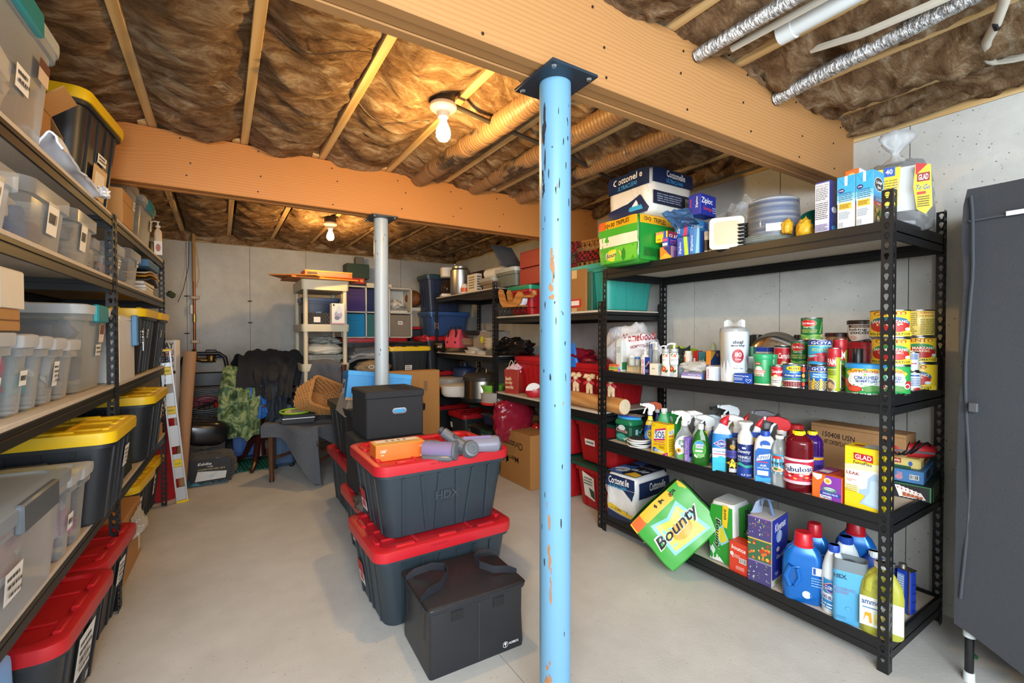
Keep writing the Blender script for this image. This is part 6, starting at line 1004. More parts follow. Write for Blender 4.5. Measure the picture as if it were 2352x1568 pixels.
# ================================================================ storage totes
def tote(name,label,cat,loc,rz,w,d,h,col,lid,items=(),group=None,ribs=(4,3),kb=.86,style='rim',mt=None,lmt=None,latch=None,seed=1,tilt=(0,0),fill=None):
    """tapered plastic tote, x along its front; h includes the lid"""
    r = thing(name,label,cat,loc,(tilt[0],tilt[1],rz),group); M_ = mt or mat(col,.42,0,.1,40,.08); LM = lmt or (mat(lid,.38,0,.06,20) if lid else None)
    W,D,hb = w-.035,d-.035,h-(.018 if lid else .0); k = lambda z: kb+(1-kb)*z/hb; R = min(w,d)*.11
    b = MB(); b.loft([(0,W*kb-.02,D*kb-.02,R*.8),(.008,W*k(.01),D*k(.01),R)]+[(z,W*k(z),D*k(z),R) for z in (hb*.35,hb*.7,hb-.045)]+[(hb-.044,W+.016,D+.016,R),(hb,W+.02,D+.02,R)],4,cap=mt is None)
    b.build('tote_body',M_,r)
    if mt is not None: b = MB(); b.loft([(.003,W*kb-.024,D*kb-.024,R),(.006,W*kb-.014,D*kb-.014,R)],4); b.build('tote_base',M_,r)
    g = MB()
    def rib(f,u,wd,u2=None):
        for (za,zb) in ((.012,hb-.05),):
            q = []
            for z,uu in ((za,u2 if u2 is not None else u),(zb,u)):
                for s,o_ in ((-1,-.001),(1,-.001),(1,.006),(-1,.006)):
                    t = uu*(W if f in 'fk' else D)*k(z)+s*wd/2; off = (D if f in 'fk' else W)/2*k(z)+o_
                    q.append({'f': (t,-off,z),'k': (-t,off,z),'r': (off,t,z),'l': (-off,-t,z)}[f])
            g.rings([q[:4],q[4:]])
    if ribs:
        for f,n in (('f',ribs[0]),('k',ribs[0]),('l',ribs[1]),('r',ribs[1])):
            for i in range(n): u = (-.5+(i+.5)/n)*.82; rib(f,u,.014,u+(.03 if i % 2 else -.03))
        o = g.build('side_ribs',M_,r); o['kind'] = 'stuff'
    if lid and style == 'rim':
        b = MB(); Q = [(hb-.028,w-.004,d-.004),(hb-.006,w,d),(h-.003,w-.002,d-.002),(h,w-.012,d-.012),(h,w-.075,d-.075),(h-.012,w-.085,d-.085)]
        b.loft([(z,a,c,R*1.05) for z,a,c in Q],5); b.build('tote_lid',LM,r)
        b = MB(); x,y = (w-.085)/2,(d-.085)/2
        for s in (-1,1):
            for i in range(3): cx = (-.5+(i+.5)/3)*2*x; b.box(cx-.045,s*(y+.002)-.012,h-.013,cx+.045,s*(y+.002)+.012,h+.007,.004)
            for i in range(2): cy = (-.5+(i+.5)/2)*2*y; b.box(s*(x+.002)-.012,cy-.05,h-.013,s*(x+.002)+.012,cy+.05,h+.007,.004)
        for i in (-1,0,1): b.box(-x*.92,i*y*.5-.008,h-.013,x*.92,i*y*.5+.008,h-.004,.002)
        for i in (-1,1): b.box(i*x*.45-.008,-y*.92,h-.013,i*x*.45+.008,y*.92,h-.004,.002)
        o = b.build('lid_ribs',LM,r); o['kind'] = 'stuff'
    elif lid and style == 'flat':
        b = MB(); b.loft([(hb-.02,w-.006,d-.006,R),(hb-.004,w,d,R*1.1),(h-.004,w,d,R*1.1),(h,w-.02,d-.02,R),(h,w-.08,d-.08,R),(h-.006,w-.09,d-.09,R)],5); b.build('tote_lid',LM,r)
    elif lid and style == 'flip':
        for s in (-1,1):
            b = MB(); n = 8; pts = [(0 if s < 0 else 0,0)]
            zig = [((.014 if i % 2 else -.014),-d/2+d*i/n) for i in range(n+1)]
            ps = [(s*w/2,-d/2),(s*w/2,d/2)]+[(x,y) for x,y in zig[::-1]]
            b.prism(ps if s > 0 else ps[::-1],h-.03,h-.008); b.build('flip_lid',LM,r)
            b = MB(); b.tube([(s*(w/2+.002),-d/2+.02,h-.03),(s*(w/2+.002),d/2-.02,h-.03)],.005,6); b.build('hinge',LM,r)
    if latch:
        for f in latch[1]:
            b = MB(); s = -1 if f in 'l' else 1
            if f in 'lr': b.box(s*(w/2-.012),-d*.2,hb-.05,s*(w/2+.008),d*.2,h+.004,.005) if s > 0 else b.box(-(w/2+.008),-d*.2,hb-.05,-(w/2-.012),d*.2,h+.004,.005)
            else: b.box(-w*.2,-(d/2+.008),hb-.05,w*.2,-(d/2-.012),h+.004,.005)
            b.build('latch',plas(latch[0]),r)
    if fill:
        q = random.Random(seed)
        for i in range(fill[0]+3):
            c = q.choice(fill[1]); zz = .012+(hb-.06)*q.random()*.8; b = MB()
            sx,sy,sz = W*kb*q.uniform(.2,.34),D*kb*q.uniform(.2,.32),hb*q.uniform(.14,.24)
            cx = q.uniform(-1,1)*(W*kb/2-sx-.008); cy = q.uniform(-1,.2)*(D*kb/2-sy-.008); zz = min(zz,hb*.92-2*sz)
            b.blob(sx,sy,sz,.2,3,i+seed,12,8,-.8,pw=.55,X=MX.Translation((cx,cy,max(.012,zz)))); b.build('contents',mat(c,.7,0,.2,30),r)
    if items:
        wp = lambda x,y,z: (x*k(min(z,hb)),y*k(min(z,hb)),z)
        prints(r,(W+.008,D+.008,hb),items,.6,warp=wp)
    r['dim'] = (w,d,h); return r
def tag_(f,u,v,du=.1,dv=.12,n=3,seed=1): return [('R',f,u-du,v-dv,u+du,v+dv,'#efeeea')]+lines(f,u-du*.75,v-dv*.7,u+du*.75,v+dv*.75,n,'#4a4a4c',seed)
RB = '#a8141c'; HR = '#b81a22'; HB = '#26292d'; HY = '#edc51c'
# ================================================================ rack of holiday totes
Z = 1.446
tote('holiday_tote','teal storage tote on the upper deck beside the brown carton','tote',(2.42,2.47,Z),RR,.46,.52,.325,'#2f9a90','#3aa99c',[('R','f',.36,.62,.58,.72,'#e6e4dc')],ribs=(4,4),style='flat')
boxed('shipping_carton','plain brown carton with red label between the column and teal tote','box','R',(1346,712,616,1296,None),Z,'#a9783f',[('R','f',.3,.1,.8,.3,'#c02a2e'),('R','f',.34,.15,.7,.26,'#efebe2'),('R','f',.36,.8,.6,1,'#cfae7a'),('R','f',.36,.0,.6,.08,'#cfae7a')],X=2.15,d=.4,mt=card('#a8763e'))
boxed('green_binder','dark green folder edge between the brown carton and teal tote','binder','R',(1360,712,622,1349,None),Z,'#1f5a4a',X=2.16,d=.3,flap=False)
o = thing('lattice_sled','woven wood lattice basket tied with plaid ribbon on the cartons','basket',(2.26,onx(1352,600,2.26).y,Z+.29),(-.18,0,RR+.1)); WL = wood('lattice_slats','#c48a4a','#9a6430',0,14,knots=False)
for s in (-1,1):
    for i in range(8):
        b = MB(); x = -.17+.048*i; b.X = MX.Translation((x,.008*s*.5,.13)) @ MX.Rotation(s*.7,4,'Y'); b.box(-.007,-.003,-.13,.007,.003,.13,.001); b.build('slat',WL,o)
for z in (.02,.24): b = MB(); b.box(-.2,-.012,z-.01,.2,.012,z+.01,.003); b.build('rail',WL,o)
m,t,p_ = base('buffalo_plaid'); v = coords(t); ck = N(t,'ShaderNodeTexChecker'); ck.inputs['Scale'].default_value = 45; t.links.new(v,ck.inputs['Vector']); ck.inputs['Color1'].default_value = lin('#9a1a20'); ck.inputs['Color2'].default_value = lin('#2c1214'); t.links.new(ck.outputs[0],p_.inputs['Base Color']); p_.inputs['Roughness'].default_value = .9
b = MB(); b.sheet(lambda u,v: (-.21+.42*u,-.022+.01*math.sin(u*14),.08+.075*v),20,4,.004); b.build('ribbon',m,o)
b = MB(); b.sheet(lambda u,v: (-.19+.09*v+.02*math.sin(u*9),-.03-.02*math.sin(u*3),.0+.24*u),12,4,.004); b.build('ribbon',m,o)
b = MB(); b.blob(.05,.03,.04,.5,6,3,X=MX.Translation((-.17,-.035,.09))); b.build('pine_sprig',mat('#2a4030',.9,0,.4,60),o)
b = MB(); b.blob(.028,.026,.04,.35,9,4,X=MX.Translation((-.13,-.045,.06))); b.build('pine_cone',mat('#4a3326',.8,0,.4,70),o)
hz = .19
tote('holiday_tote','red tote with rounded green lid by the wooden swan planter','tote',(2.42,3.36,Z),RR,.38,.5,.26,RB,'#1f8a64',style='flat',ribs=(6,4))
for i in range(2): boxed('ornament_box',['flat red box lying on the green lidded tote','flat red box topping the stack under the beam'][i],'box','R',(1245,640-40*i,608-42*i,1194,None),Z+.262+.145*i,'#a3161e',[('R','f',0,.9,1,.93,'#5a0c10')],X=2.2,d=.4,h=.14,flap=False)
o = thing('swan_planter','carved wooden bird shaped planter on a scrolled wire stand','planter',(2.15,onx(1186,700,2.15).y,Z+.072),RR+.2)
WP = wood('carved_wood','#c98a45','#a8662a',0,16,knots=False)
KS = 1.0; side = [(-.17,.14),(-.15,.165),(-.12,.155),(-.10,.11),(-.08,.06),(-.03,.035),(.02,.05),(.05,.10),(.085,.13),(.12,.12),(.13,.085),(.10,.03),(.06,.0),(-.11,.0),(-.15,.05)]
for y in (-.05,.05):
    b = MB(); b.X = MX.Translation((0,y,0)) @ MX.Rotation(math.pi/2,4,'X'); b.prism(side,-.009,.009); b.build('side_board',WP,o)
b = MB(); b.box(-.10,-.045,.0,.1,.045,.012); b.build('bottom_board',WP,o)
b = MB(); b.box(.10,-.04,.07,.24,-.02,.095,.006); b.lathe([(.02,.085),(.026,.10),(.02,.125),(.001,.13)],12,ox=.24,oy=-.03); b.build('perch_bar',WP,o)
b = MB(); b.blob(.05,.04,.05,.3,4,2,X=MX.Translation((.07,0,.012))); b.build('cloth_liner',mat('#d9dbe6',.8,0,.2,20),o)
for k in range(6):
    b = MB(); b.tube([(-.13+.055*k+.024*math.cos(a),-.05,-.035+.024*math.sin(a)) for a in [i*math.pi/7 for i in range(14)]],.0028,5,True); b.build('wire_scroll',plas('#1d1b1a'),o)
for z in (-.007,-.066):
    for y in (-.05,.05): b = MB(); b.tube([(-.18,y,z),(.2,y,z)],.003,5); b.build('wire_rail',plas('#1d1b1a'),o)
b = MB(); b.tube([(-.18-.03*math.sin(a*.9)*a/4,-.05,-.06+.03*a) for a in [i*.3 for i in range(12)]],.003,5); b.build('wire_scroll',plas('#1d1b1a'),o)
# wooden strips under the stacks
for (x,y,l,z,lb) in ((2.14,2.95,.3,Z-.0,'thin loose wood strip at the upper deck edge by the column'),):
    pass
Z = .766
tote('holiday_tote','red ribbed tote under the white shopping bag','tote',(2.46,2.56,Z),RR,.46,.5,.31,'#b0161f','#b81a22',ribs=(9,9),style='flat',group=None)
tote('holiday_tote','red tote behind the paper gift bag on the lower deck','tote',(2.46,3.25,Z),RR,.5,.5,.33,'#b0161f','#c02028',ribs=(5,4),style='flat')
o = sack('shopping_bag','white plastic store bag with red script slumped on the red tote','bag',(2.36,onx(1462,790,2.36).y+.05,Z+.312),.13,.21,.165,mat('#e0e0e6',.4,0,.08,6),.22,2.2,5,0,None,None,-.6)
sc = lambda x,y,z: V((x,y,z))
q = face_cam(o.location)+.05
lt = thing('x',None,None,(0,0,0)); bpy.data.objects.remove(lt)
fl_ = lambda u,v: None
for s_,z_,hh,col_,wd in (('HomeGoods',.19,.055,'#b0202c',.21),('HOMEGOODS',.13,.02,'#8a2a34',.12)):
    vs,fs = text_mesh(s_,True,.1); b = MB(); dirx = V((math.cos(q),math.sin(q),0)); vd = V((-dirx.y,dirx.x,0)); me_ = [ob for ob in o.children][0].data
    from mathutils.bvhtree import BVHTree
    bv = BVHTree.FromPolygons([v.co for v in me_.vertices],[p.vertices for p in me_.polygons]); P3 = []
    for x,y in vs:
        o3 = dirx*(x*wd+.05)+V((0,0,z_+y*hh+.02*x)); hit = bv.ray_cast(o3-vd*.6,vd); P3.append((hit[0] if hit[0] else o3-vd*.1)-vd*.003)
    b.add(P3,fs,mat(col_,.5)); b.build('lettering',None,o,ang=180)
sack('red_film_bag','crumpled red cellophane lying behind the column on the red tote','bag',(2.3,onx(1330,770,2.3).y,Z+.313),.1,.16,.05,clear('#b02a40',.7,.15,'#8f1a30'),.4,3,8)
sack('black_bag','shiny black garbage bag hanging over the lower deck edge','bag',(2.28,onx(1180,790,2.28).y,Z+.332),.16,.24,.095,mat('#141416',.16,0,.1,9),.35,3.0,11,0,None,None,-.65)
o = thing('gift_bag','red glittery paper gift bag with cord handles on the lower deck','gift bag',(2.19,onx(1180,895,2.19).y,Z),RR+.5); b = MB()
gm = mat('#b5443a',.35,.3,.3,90,.3); b.loft([(0,.135,.085,.004),(.21,.145,.09,.004)],1,cap=False); b.loft([(.0,.13,.08,.004),(.002,.13,.08,.004)],1); b.build('bag_body',gm,o)
for s in (-1,1): b = MB(); b.tube([(-.035+.07*i/8,s*.042,.20+.09*math.sin(i*math.pi/8)) for i in range(9)],.003,5); b.build('cord_handle',mat('#d9c4a0'),o)
b = MB(); b.blob(.06,.035,.05,.5,5,3,X=MX.Translation((.01,0,.16))); b.build('tissue_paper',mat('#d9b6c2',.7),o)
prints(o,(.14,.088,.21),[('T','f',.3,.62,.4,.16,'bath','#ead9a8'),('T','f',.33,.44,.5,.15,'body','#ead9a8'),('T','f',.36,.27,.56,.15,'works','#ead9a8')])
o = thing('candy_decoration','red and white swirled candy ornament leaning on the red tote','ornament',(2.17,onx(1226,890,2.17).y,Z),face_cam((2.17,3.2))); b = MB(); b.blob(.07,.03,.062,.05,2,1); b.build('red_body',mat('#b5202a',.3),o)
for k in range(4):
    b = MB(); b.tube([(.06*(.3+.22*k)*math.cos(a),-.032,.062+.055*(.3+.22*k)*math.sin(a)) for a in [.5+i*.3 for i in range(10)]],.009,6); b.build('white_stripe',mat('#eceaea',.35),o)
LG = wood('peeled_log','#d9a467','#b5783c',0,12)
yl0,yl1 = onx(1310,925,2.17).y,onx(1425,930,2.14).y
o = thing('log','peeled wooden log with a row of holes at the lower deck edge','log',(2.18,(yl0+yl1)/2,Z+.052),RR); L_ = yl0-yl1
b = MB(); b.X = MX.Rotation(math.pi/2,4,'Y'); b.lathe([(.052*(1+.03*math.sin(i*2.3)),-L_/2+L_*i/10) for i in range(11)],18); b.build('log_body',LG,o)
b = MB(); b.X = MX.Translation((L_/2,0,0)) @ MX.Rotation(math.pi/2,4,'Y'); b.lathe([(.049,.0),(.047,.003),(.001,.003)],18); b.lathe([(.006,.003),(.005,.0045),(.001,.0045)],9); b.build('cut_end',mat('#e2cfae',.8,0,.2,40),o)
for i in range(4):
    px = 1323+31*i if i < 3 else 1404
    pz = Z+.105; p = onx(px,900,2.18)
    d_ = thing('reindeer_figure',['small carved wooden reindeer with red bow nearest the column','small carved wooden reindeer with red bow second from the column','small carved wooden reindeer with red bow third from the column','small carved wooden reindeer with red bow behind the rack post'][i],'figurine',(2.18,p.y,pz),face_cam(p)-.3,'wooden reindeer on the log')
    wm = mat('#d6bb92',.7,0,.25,50); b = MB(); b.loft([(0,.02,.02,.006,-.014,0),(.03,.022,.022,.006,-.012,0),(.045,.05,.026,.008)],2); b.loft([(0,.02,.02,.006,.014,0),(.03,.022,.022,.006,.012,0),(.045,.02,.024,.006,.012,0)],2); b.loft([(.04,.05,.026,.008),(.075,.042,.024,.008),(.09,.026,.022,.008)],2); b.build('carved_body',wm,d_)
    b = MB(); b.blob(.018,.022,.02,.1,3,i,12,8,X=MX.Translation((0,-.012,.084))); b.build('head',wm,d_)
    for s in (-1,1): b = MB(); b.blob(.022,.012,.018,.5,6,i+s,12,8,X=MX.Translation((s*.022,0,.102))); b.build('antler',wm,d_)
    for s in (-1,1): b = MB(); b.blob(.022,.006,.012,.2,4,i,10,6,X=MX.Translation((s*.018,-.02,.066)) @ MX.Rotation(s*.5,4,'Y')); b.build('red_bow',mat('#b01c28',.6),d_)
b = None
# floor under the holiday rack
GL = '#1d4f40'
for i in range(2):
    z = .0 if i == 0 else .335
    tote('holiday_tote',['red tote with green flip lid standing on the floor near the rack post','red tote with green flip lid stacked on the floor one'][i],'tote',(2.25+.27,2.49,z+.001),RR,.45,.54,.335,'#a9131c',GL,([('R','f',.25,.42,.52,.56,'#efeeea')]+lines('f',.28,.45,.5,.53,1,'#6a6a6a')) if i else [('P','f',[(.22,.28),(.5,.2),(.52,.75),(.22,.85)],'#e6e4de'),('P','f',[(.36,.5),(.5,.44),(.5,.24),(.4,.3)],'#2f4a3c')]+lines('f',.25,.55,.48,.74,3,'#55705a'),style='flip',ribs=(3,8),group='green lidded red totes')
    tote('holiday_tote',['red tote on the floor behind the near red tote stack','upper red tote behind the near red tote stack'][i],'tote',(2.25+.27,2.97,z+.001),RR,.45,.54,.335,'#a9131c',GL,style='flip',ribs=(3,8),group='green lidded red totes')
tote('red_bin','red floor tote with small label beside the shiny red wreath bag','tote',(2.47,3.30,.001),RR,.18,.4,.40,'#b0161f',None,[('R','f',.6,.62,.9,.72,'#f0efec')],ribs=None)
o = thing('wreath_bag','large round wreath in shiny red film leaning on the cookware rack','wreath',(2.2,3.47,.33),face_cam((2.2,3.5))+.5); b = MB()
b.blob(.19,.085,.19,.16,3.4,7,34,22,-1,pw=.8); b.build('wreath_film',mat('#861a2e',.13,0,.35,16,1),o,ang=70)
o = thing('ornament_ball','shiny red and gold ornament lying on the red floor tote','ornament',(2.38,3.36,.405),0); b = MB(); b.blob(.045,.045,.045,.02,2,1,18,12,-1); b.build('ball',mat('#b8281f',.15,.3),o); b = MB(); b.lathe([(.02,.085),(.022,.1),(.01,.105)],14); b.build('cap',metal('#b58a3a'),o)
boxed('holiday_carton','open brown carton standing upside down with holiday lettering','box','R',(1218,1085,1002,1150,None),.001,'#a9793f',[('T','f',.46,.74,.6,.14,'Christmas','#3a2c1c',180),('T','f',.4,.48,.46,.14,'Merry','#3a2c1c',180),('P','f',[(.1,.42),(.24,.5),(.2,.34),(.3,.4)],'#3a2c1c')],d=.3,mt=card('#a8783f'),X=2.13)
o = [x for x in COL.objects if x.name.startswith('holiday_carton')][0]; w_,d_,h_ = o['dim']
b = MB(); b.X = MX.Translation((0,d_/2,h_)) @ MX.Rotation(-.25,4,'X'); b.box(-w_/2,-.002,0,w_/2,.002,.09); b.build('open_flap',card('#8f6634'),o)
# ================================================================ cookware rack
def cx(px,X): return onx(px,780,X).y
def potC(name,label,cat,px0,px1,X,z,prof,mt,rot=0):
    y0,y1 = cx(px0,X),cx(px1,X); R_ = abs(y0-y1)/2*.86; o = thing(name,label,cat,(X,(y0+y1)/2,z),rot); b = MB(); b.lathe([(R_*a,c) for a,c in prof],26); b.build('pot_body',mt,o); return o,R_
STL = metal('#c9c6c0',.22); CRM = mat('#e2ddd2',.35)
Z = 1.716
o = thing('coffee_maker','white drip coffee maker at the far end of the cookware rack','coffee maker',(2.24,4.88,Z),RR-.3)
b = MB(); b.box(-.09,-.11,0,.09,.1,.035,.008); b.build('base',CRM,o); b = MB(); b.box(-.085,.03,.03,.085,.1,.31,.01); b.build('tower',CRM,o); b = MB(); b.loft([(.22,.14,.15,.05,0,-.02),(.23,.17,.19,.05,0,-.01),(.33,.175,.2,.05,0,-.01),(.34,.15,.17,.05,0,-.01)],4); b.build('filter_head',CRM,o)
b = MB(); b.lathe([(.05,.036),(.07,.07),(.066,.13),(.045,.17),(.05,.19)],20,oy=-.035,cap=False); b.build('glass_carafe',clear('#3a302a',.5,.1,'#4a3a30'),o); b = MB(); b.tube([(-.06,-.05,.17),(-.12,-.06,.16),(-.12,-.06,.08),(-.07,-.05,.06)],.009,6); b.build('carafe_handle',plas('#1d1d1d'),o)
potC('thermos','tall brushed steel canister beside the coffee maker','canister',1046,1069,2.2,Z,[(.95,0),(1,.01),(1,.26),(.8,.28),(.8,.3),(.001,.3)],metal('#b5b3b0',.4))
vessel('sauce_bottle','small orange and white cup in front of the steel canister','cup',(1058,1076,669,651),Z,[(0,.8),(.1,1),(.6,1),(.9,.7),(1,.6)],'#e6d9cc',[('R','c',0,.2,1,.6,'#d9622a')],dp=1,rr=.5,X=2.18)
boxed('appliance_box','white printed appliance box in the middle of the top cookware deck','box','R',(1094,668,627,1073,1107),Z,'#e2d9c6',lines('f',.2,.2,.8,.9,5,'#8a7a5a')+lines('r',.1,.1,.9,.9,6,'#2a2a30',4),X=2.2)
boxed('wine_box','dark red box at the back of the top cookware deck','box','R',(1108,668,620,1068,None),Z,'#4a1d1f',X=2.45,d=.1)
tote('grey_bin','grey plastic bin with tan front beside the appliance box','bin',(2.32,cx(1120,2.2),Z),RR,.3,.3,.12,'#8a7a66','#a9a49a',style='flat',ribs=None)
tote('grey_bin','sage grey bin under the folded dark cushion','bin',(2.34,cx(1167,2.2)+.03,Z),RR,.36,.34,.17,'#6f7468','#b9bab4',style='flat',ribs=None)
o = thing('rolled_towel','rolled white towel lying on the tan bin','towel',(2.24,cx(1142,2.24),Z+.16),RR+.05); b = MB(); b.X = MX.Rotation(math.pi/2,4,'Y'); b.lathe([(.03,-.17),(.05,-.165),(.053,0),(.05,.165),(.03,.17)],18); b.build('towel_roll',cloth('#e2ddd0'),o)
o = thing('floor_mat','folded dark grey mat looped on top of the sage bin','mat',(2.24,cx(1178,2.24),Z+.18),RR+.2); b = MB(); b.sheet(lambda u,v: (-.11+.08*math.cos(u*5.6)*(1-.2*u)+.05*u,-.13+.26*v,.105+.10*math.sin(u*5.6-1.4)),26,4,.012); b.build('mat_sheet',mat('#55585a',.7,0,.1,50),o)
Z = 1.086
o = thing('cooler_bag','pink patterned lunch cooler with black straps','bag',(2.2,cx(1046,2.2),Z+.055),RR+.35); b = MB(); b.loft([(0,.21,.13,.02),(.1,.215,.135,.02),(.155,.2,.07,.02),(.2,.17,.015,.006)],3); b.build('bag_body',mat('#cf4a5c',.7,0,.5,70),o)
for s in (-1,1): b = MB(); b.strap([(-.06,s*.068,.05),(-.06,s*.05,.16),(-.03,s*.03,.23),(.03,s*.03,.23),(.06,s*.05,.16),(.06,s*.068,.05)],(1,0,0),.022,.004); b.build('strap',cloth('#1a1a1c'),o)
o,R_ = potC('steel_pan','shallow steel pan under the pink cooler','pan',1022,1062,2.24,Z,[(.7,0),(.95,.03),(1,.055),(.94,.055),(.88,.03),(.001,.012)],STL)
for i,(px,X,z,lb) in enumerate(((1073,2.17,0,'white food tray at the deck edge under the woven tray'),(1100,2.16,0,'white food tray beside the grey tin'),(1080,2.2,.035,'white food tray stacked on the deck edge tray'))):
    o = thing('food_tray',lb,'tray',(X+.07,cx(px,X),Z+z),RR+.1*i); b = MB(); b.loft([(0,.15,.1,.02),(.03,.18,.13,.02),(.034,.19,.14,.02),(.03,.17,.12,.02),(.006,.14,.09,.02)],3); b.build('tray_shell',CRM,o)
boxed('metal_tin','square grey tin at the near end of the cookware deck','tin','R',(1134,820,803,1115,None),Z,'#6b6a66',X=2.14,d=.12,flap=False)
potC('woven_tray','round woven tray standing behind the square crate','tray',1062,1105,2.4,Z+.07,[(.85,0),(.97,.02),(1,.09),(.94,.09),(.9,.02),(.001,.012)],mat('#8a6a52',.9,0,.4,90,.5))
r,_ = boxed('grey_crate','square taupe crate with yellow price dot','crate','R',(1122,792,760,1087,None),Z+.06,'#9a8f84',[('E','f',.6,.5,.12,.2,'#d9e03a')],X=2.22,d=.25,flap=False)
potC('stock_pot','black pan resting on the taupe crate','pan',1085,1140,2.36,Z+.19,[(.9,0),(1,.02),(1,.05),(.96,.05),(.94,.02),(.001,.02)],mat('#1d1d1f',.3))
for i in range(3): potC('mixing_bowl',['cream bowl at the bottom of the nested bowls','cream bowl in the middle of the nested bowls','cream bowl topping the nested bowls'][i],'bowl',1120,1148,2.22,Z+.05+.03*i,[(.6,0),(.9,.03),(1,.055),(.95,.055),(.85,.03),(.001,.01)],mat('#cfb894',.5))
potC('muffin_pan','small steel cup at the far end of the cookware deck','cup',1004,1022,2.18,Z,[(.8,0),(1,.1),(.9,.1),(.001,.02)],STL)
Z = .636
boxed('flat_carton','brown carton panel standing at the back of the crock shelf','box','R',(1062,885,830,1007,None),Z,'#a9814f',X=2.5,d=.06,mt=card('#9c7444'))
o,R_ = potC('lunch_canister','round black and red canister with clear top at the far end','canister',1014,1052,2.2,Z,[(.95,0),(1,.01),(1,.05)],plas('#1d1d1f')); b = MB(); b.lathe([(R_*1.0,.05),(R_*1.0,.09)],24); b.build('red_band',plas('#b5251f'),o); b = MB(); b.lathe([(R_*.98,.09),(R_*.98,.15),(R_*.9,.16),(.001,.16)],24); b.build('clear_lid',clear('#dfe4e6',.4),o)
sack('maroon_pouch','maroon drawstring pouch behind the white casserole','pouch',(2.3,cx(1050,2.3),Z),.06,.08,.07,cloth('#5a1a22'),.25,3,4)
o,R_ = potC('casserole','oval white casserole at the crock shelf edge','casserole',1035,1084,2.16,Z,[(.85,0),(.97,.03),(1,.10),(1.04,.102),(1.04,.11),(.7,.125),(.001,.13)],mat('#e6e2da',.25)); o.scale = (1,.7,1)
o,R_ = potC('blender_jar','blue steel cup standing behind the white casserole','cup',1054,1082,2.42,Z+.04,[(.8,0),(.82,.06),(1,.062),(1,.2),(.9,.22),(.3,.24),(.25,.28),(.001,.28)],mat('#2c3a5c',.35))
o,R_ = potC('pressure_cooker','tall brushed steel pressure cooker with dark lid','cooker',1083,1127,2.16,Z,[(1.03,0),(1.03,.035),(1,.037)],plas('#1d1d1f'))
b = MB(); b.lathe([(R_,.035),(R_,.2),(R_*.99,.202)],28); b.build('steel_wall',metal('#b9b2a6',.3),o); b = MB(); b.lathe([(R_*1.04,.2),(R_*1.05,.235),(R_*.9,.262),(R_*.4,.28),(.001,.28)],28); b.build('lid',mat('#3a3531',.3),o); b = MB(); b.tube([(-.05,0,.28),(-.03,0,.31),(.03,0,.31),(.05,0,.28)],.01,8); b.build('lid_handle',plas('#1d1d1f'),o); b = MB(); b.lathe([(.012,.27),(.012,.31),(.001,.31)],10,ox=.05,oy=-.02); b.build('valve',metal('#b59a5a'),o)
potC('green_bowl','striped lime green bowl tipped beside the cooker','bowl',1115,1150,2.2,Z+.08,[(.5,0),(.8,.03),(1,.09),(.96,.09),(.74,.03),(.001,.01)],mat('#7fc24a',.35,0,.3,18))
o,R_ = potC('food_canister','clear food canister with red base at the shelf end','canister',1117,1152,2.15,Z,[(1,0),(1.02,.02),(1,.022)],plas('#c2302a')); b = MB(); b.lathe([(R_*.97,.02),(R_*.97,.1),(R_,.102),(R_,.11),(.001,.112)],24); b.build('clear_wall',clear('#e6e2da',.5,.2,'#d9d2c6'),o)
# under the cookware
tote('cookware_tote','black tote with red lid on the floor under the cookware','tote',(2.45,4.62,.001),RR,.42,.56,.42,HB,HR,[('R','f',.1,.6,.25,.75,'#e6e6e4')],ribs=(6,4))
tote('cookware_tote','clear tote with dark green lid under the baking trays','tote',(2.45,4.12,.001),RR,.5,.56,.34,'#9a9f94','#2f4a44',tag_('f',.3,.65,.07,.1,2),style='flat',ribs=None,mt=clear('#dfe4dc',.5,.25,'#a9aa98'),fill=(4,['#8a8676','#6b6558','#b5b0a2']),latch=('#1d1f22','f'))
for i,(z,lb,c,hh) in enumerate(((.345,'steel baking tray on the green lidded tote',None,.025),(.372,'second steel baking tray below the blue casserole',None,.025),(.40,'navy casserole dish with foil lid on the trays','#22305a',.09))):
    o = thing('baking_tray',lb,'tray',(2.36,3.98-.05*i,z),RR+.06*i); b = MB(); b.loft([(0,.42-.06*i,.28,.02),(hh*.8,.46-.06*i,.31,.03),(hh,.47-.06*i,.32,.03),(hh-.002,.44-.06*i,.29,.03),(hh*.3,.41-.06*i,.26,.02)],4); b.build('tray_shell',mat(c,.25) if c else metal('#b9bab8',.25),o)
    if c: b = MB(); b.loft([(hh,.36,.33,.03),(hh+.006,.37,.34,.03),(hh+.012,.34,.31,.03)],4); b.build('foil_lid',FOIL,o)
sack('kitchen_towel','bunched white and lilac towels on the floor by the open carton','towel',(2.2,3.72,.2),.1,.14,.06,cloth('#d6d3d6'),.4,4,7)
o,R_ = potC('stock_pot','wide steel pot on the floor behind the towels','pot',1085,1140,2.24,.001,[(.95,0),(1,.01),(1,.2),(1.05,.2),(1.05,.21),(.001,.21)],STL)
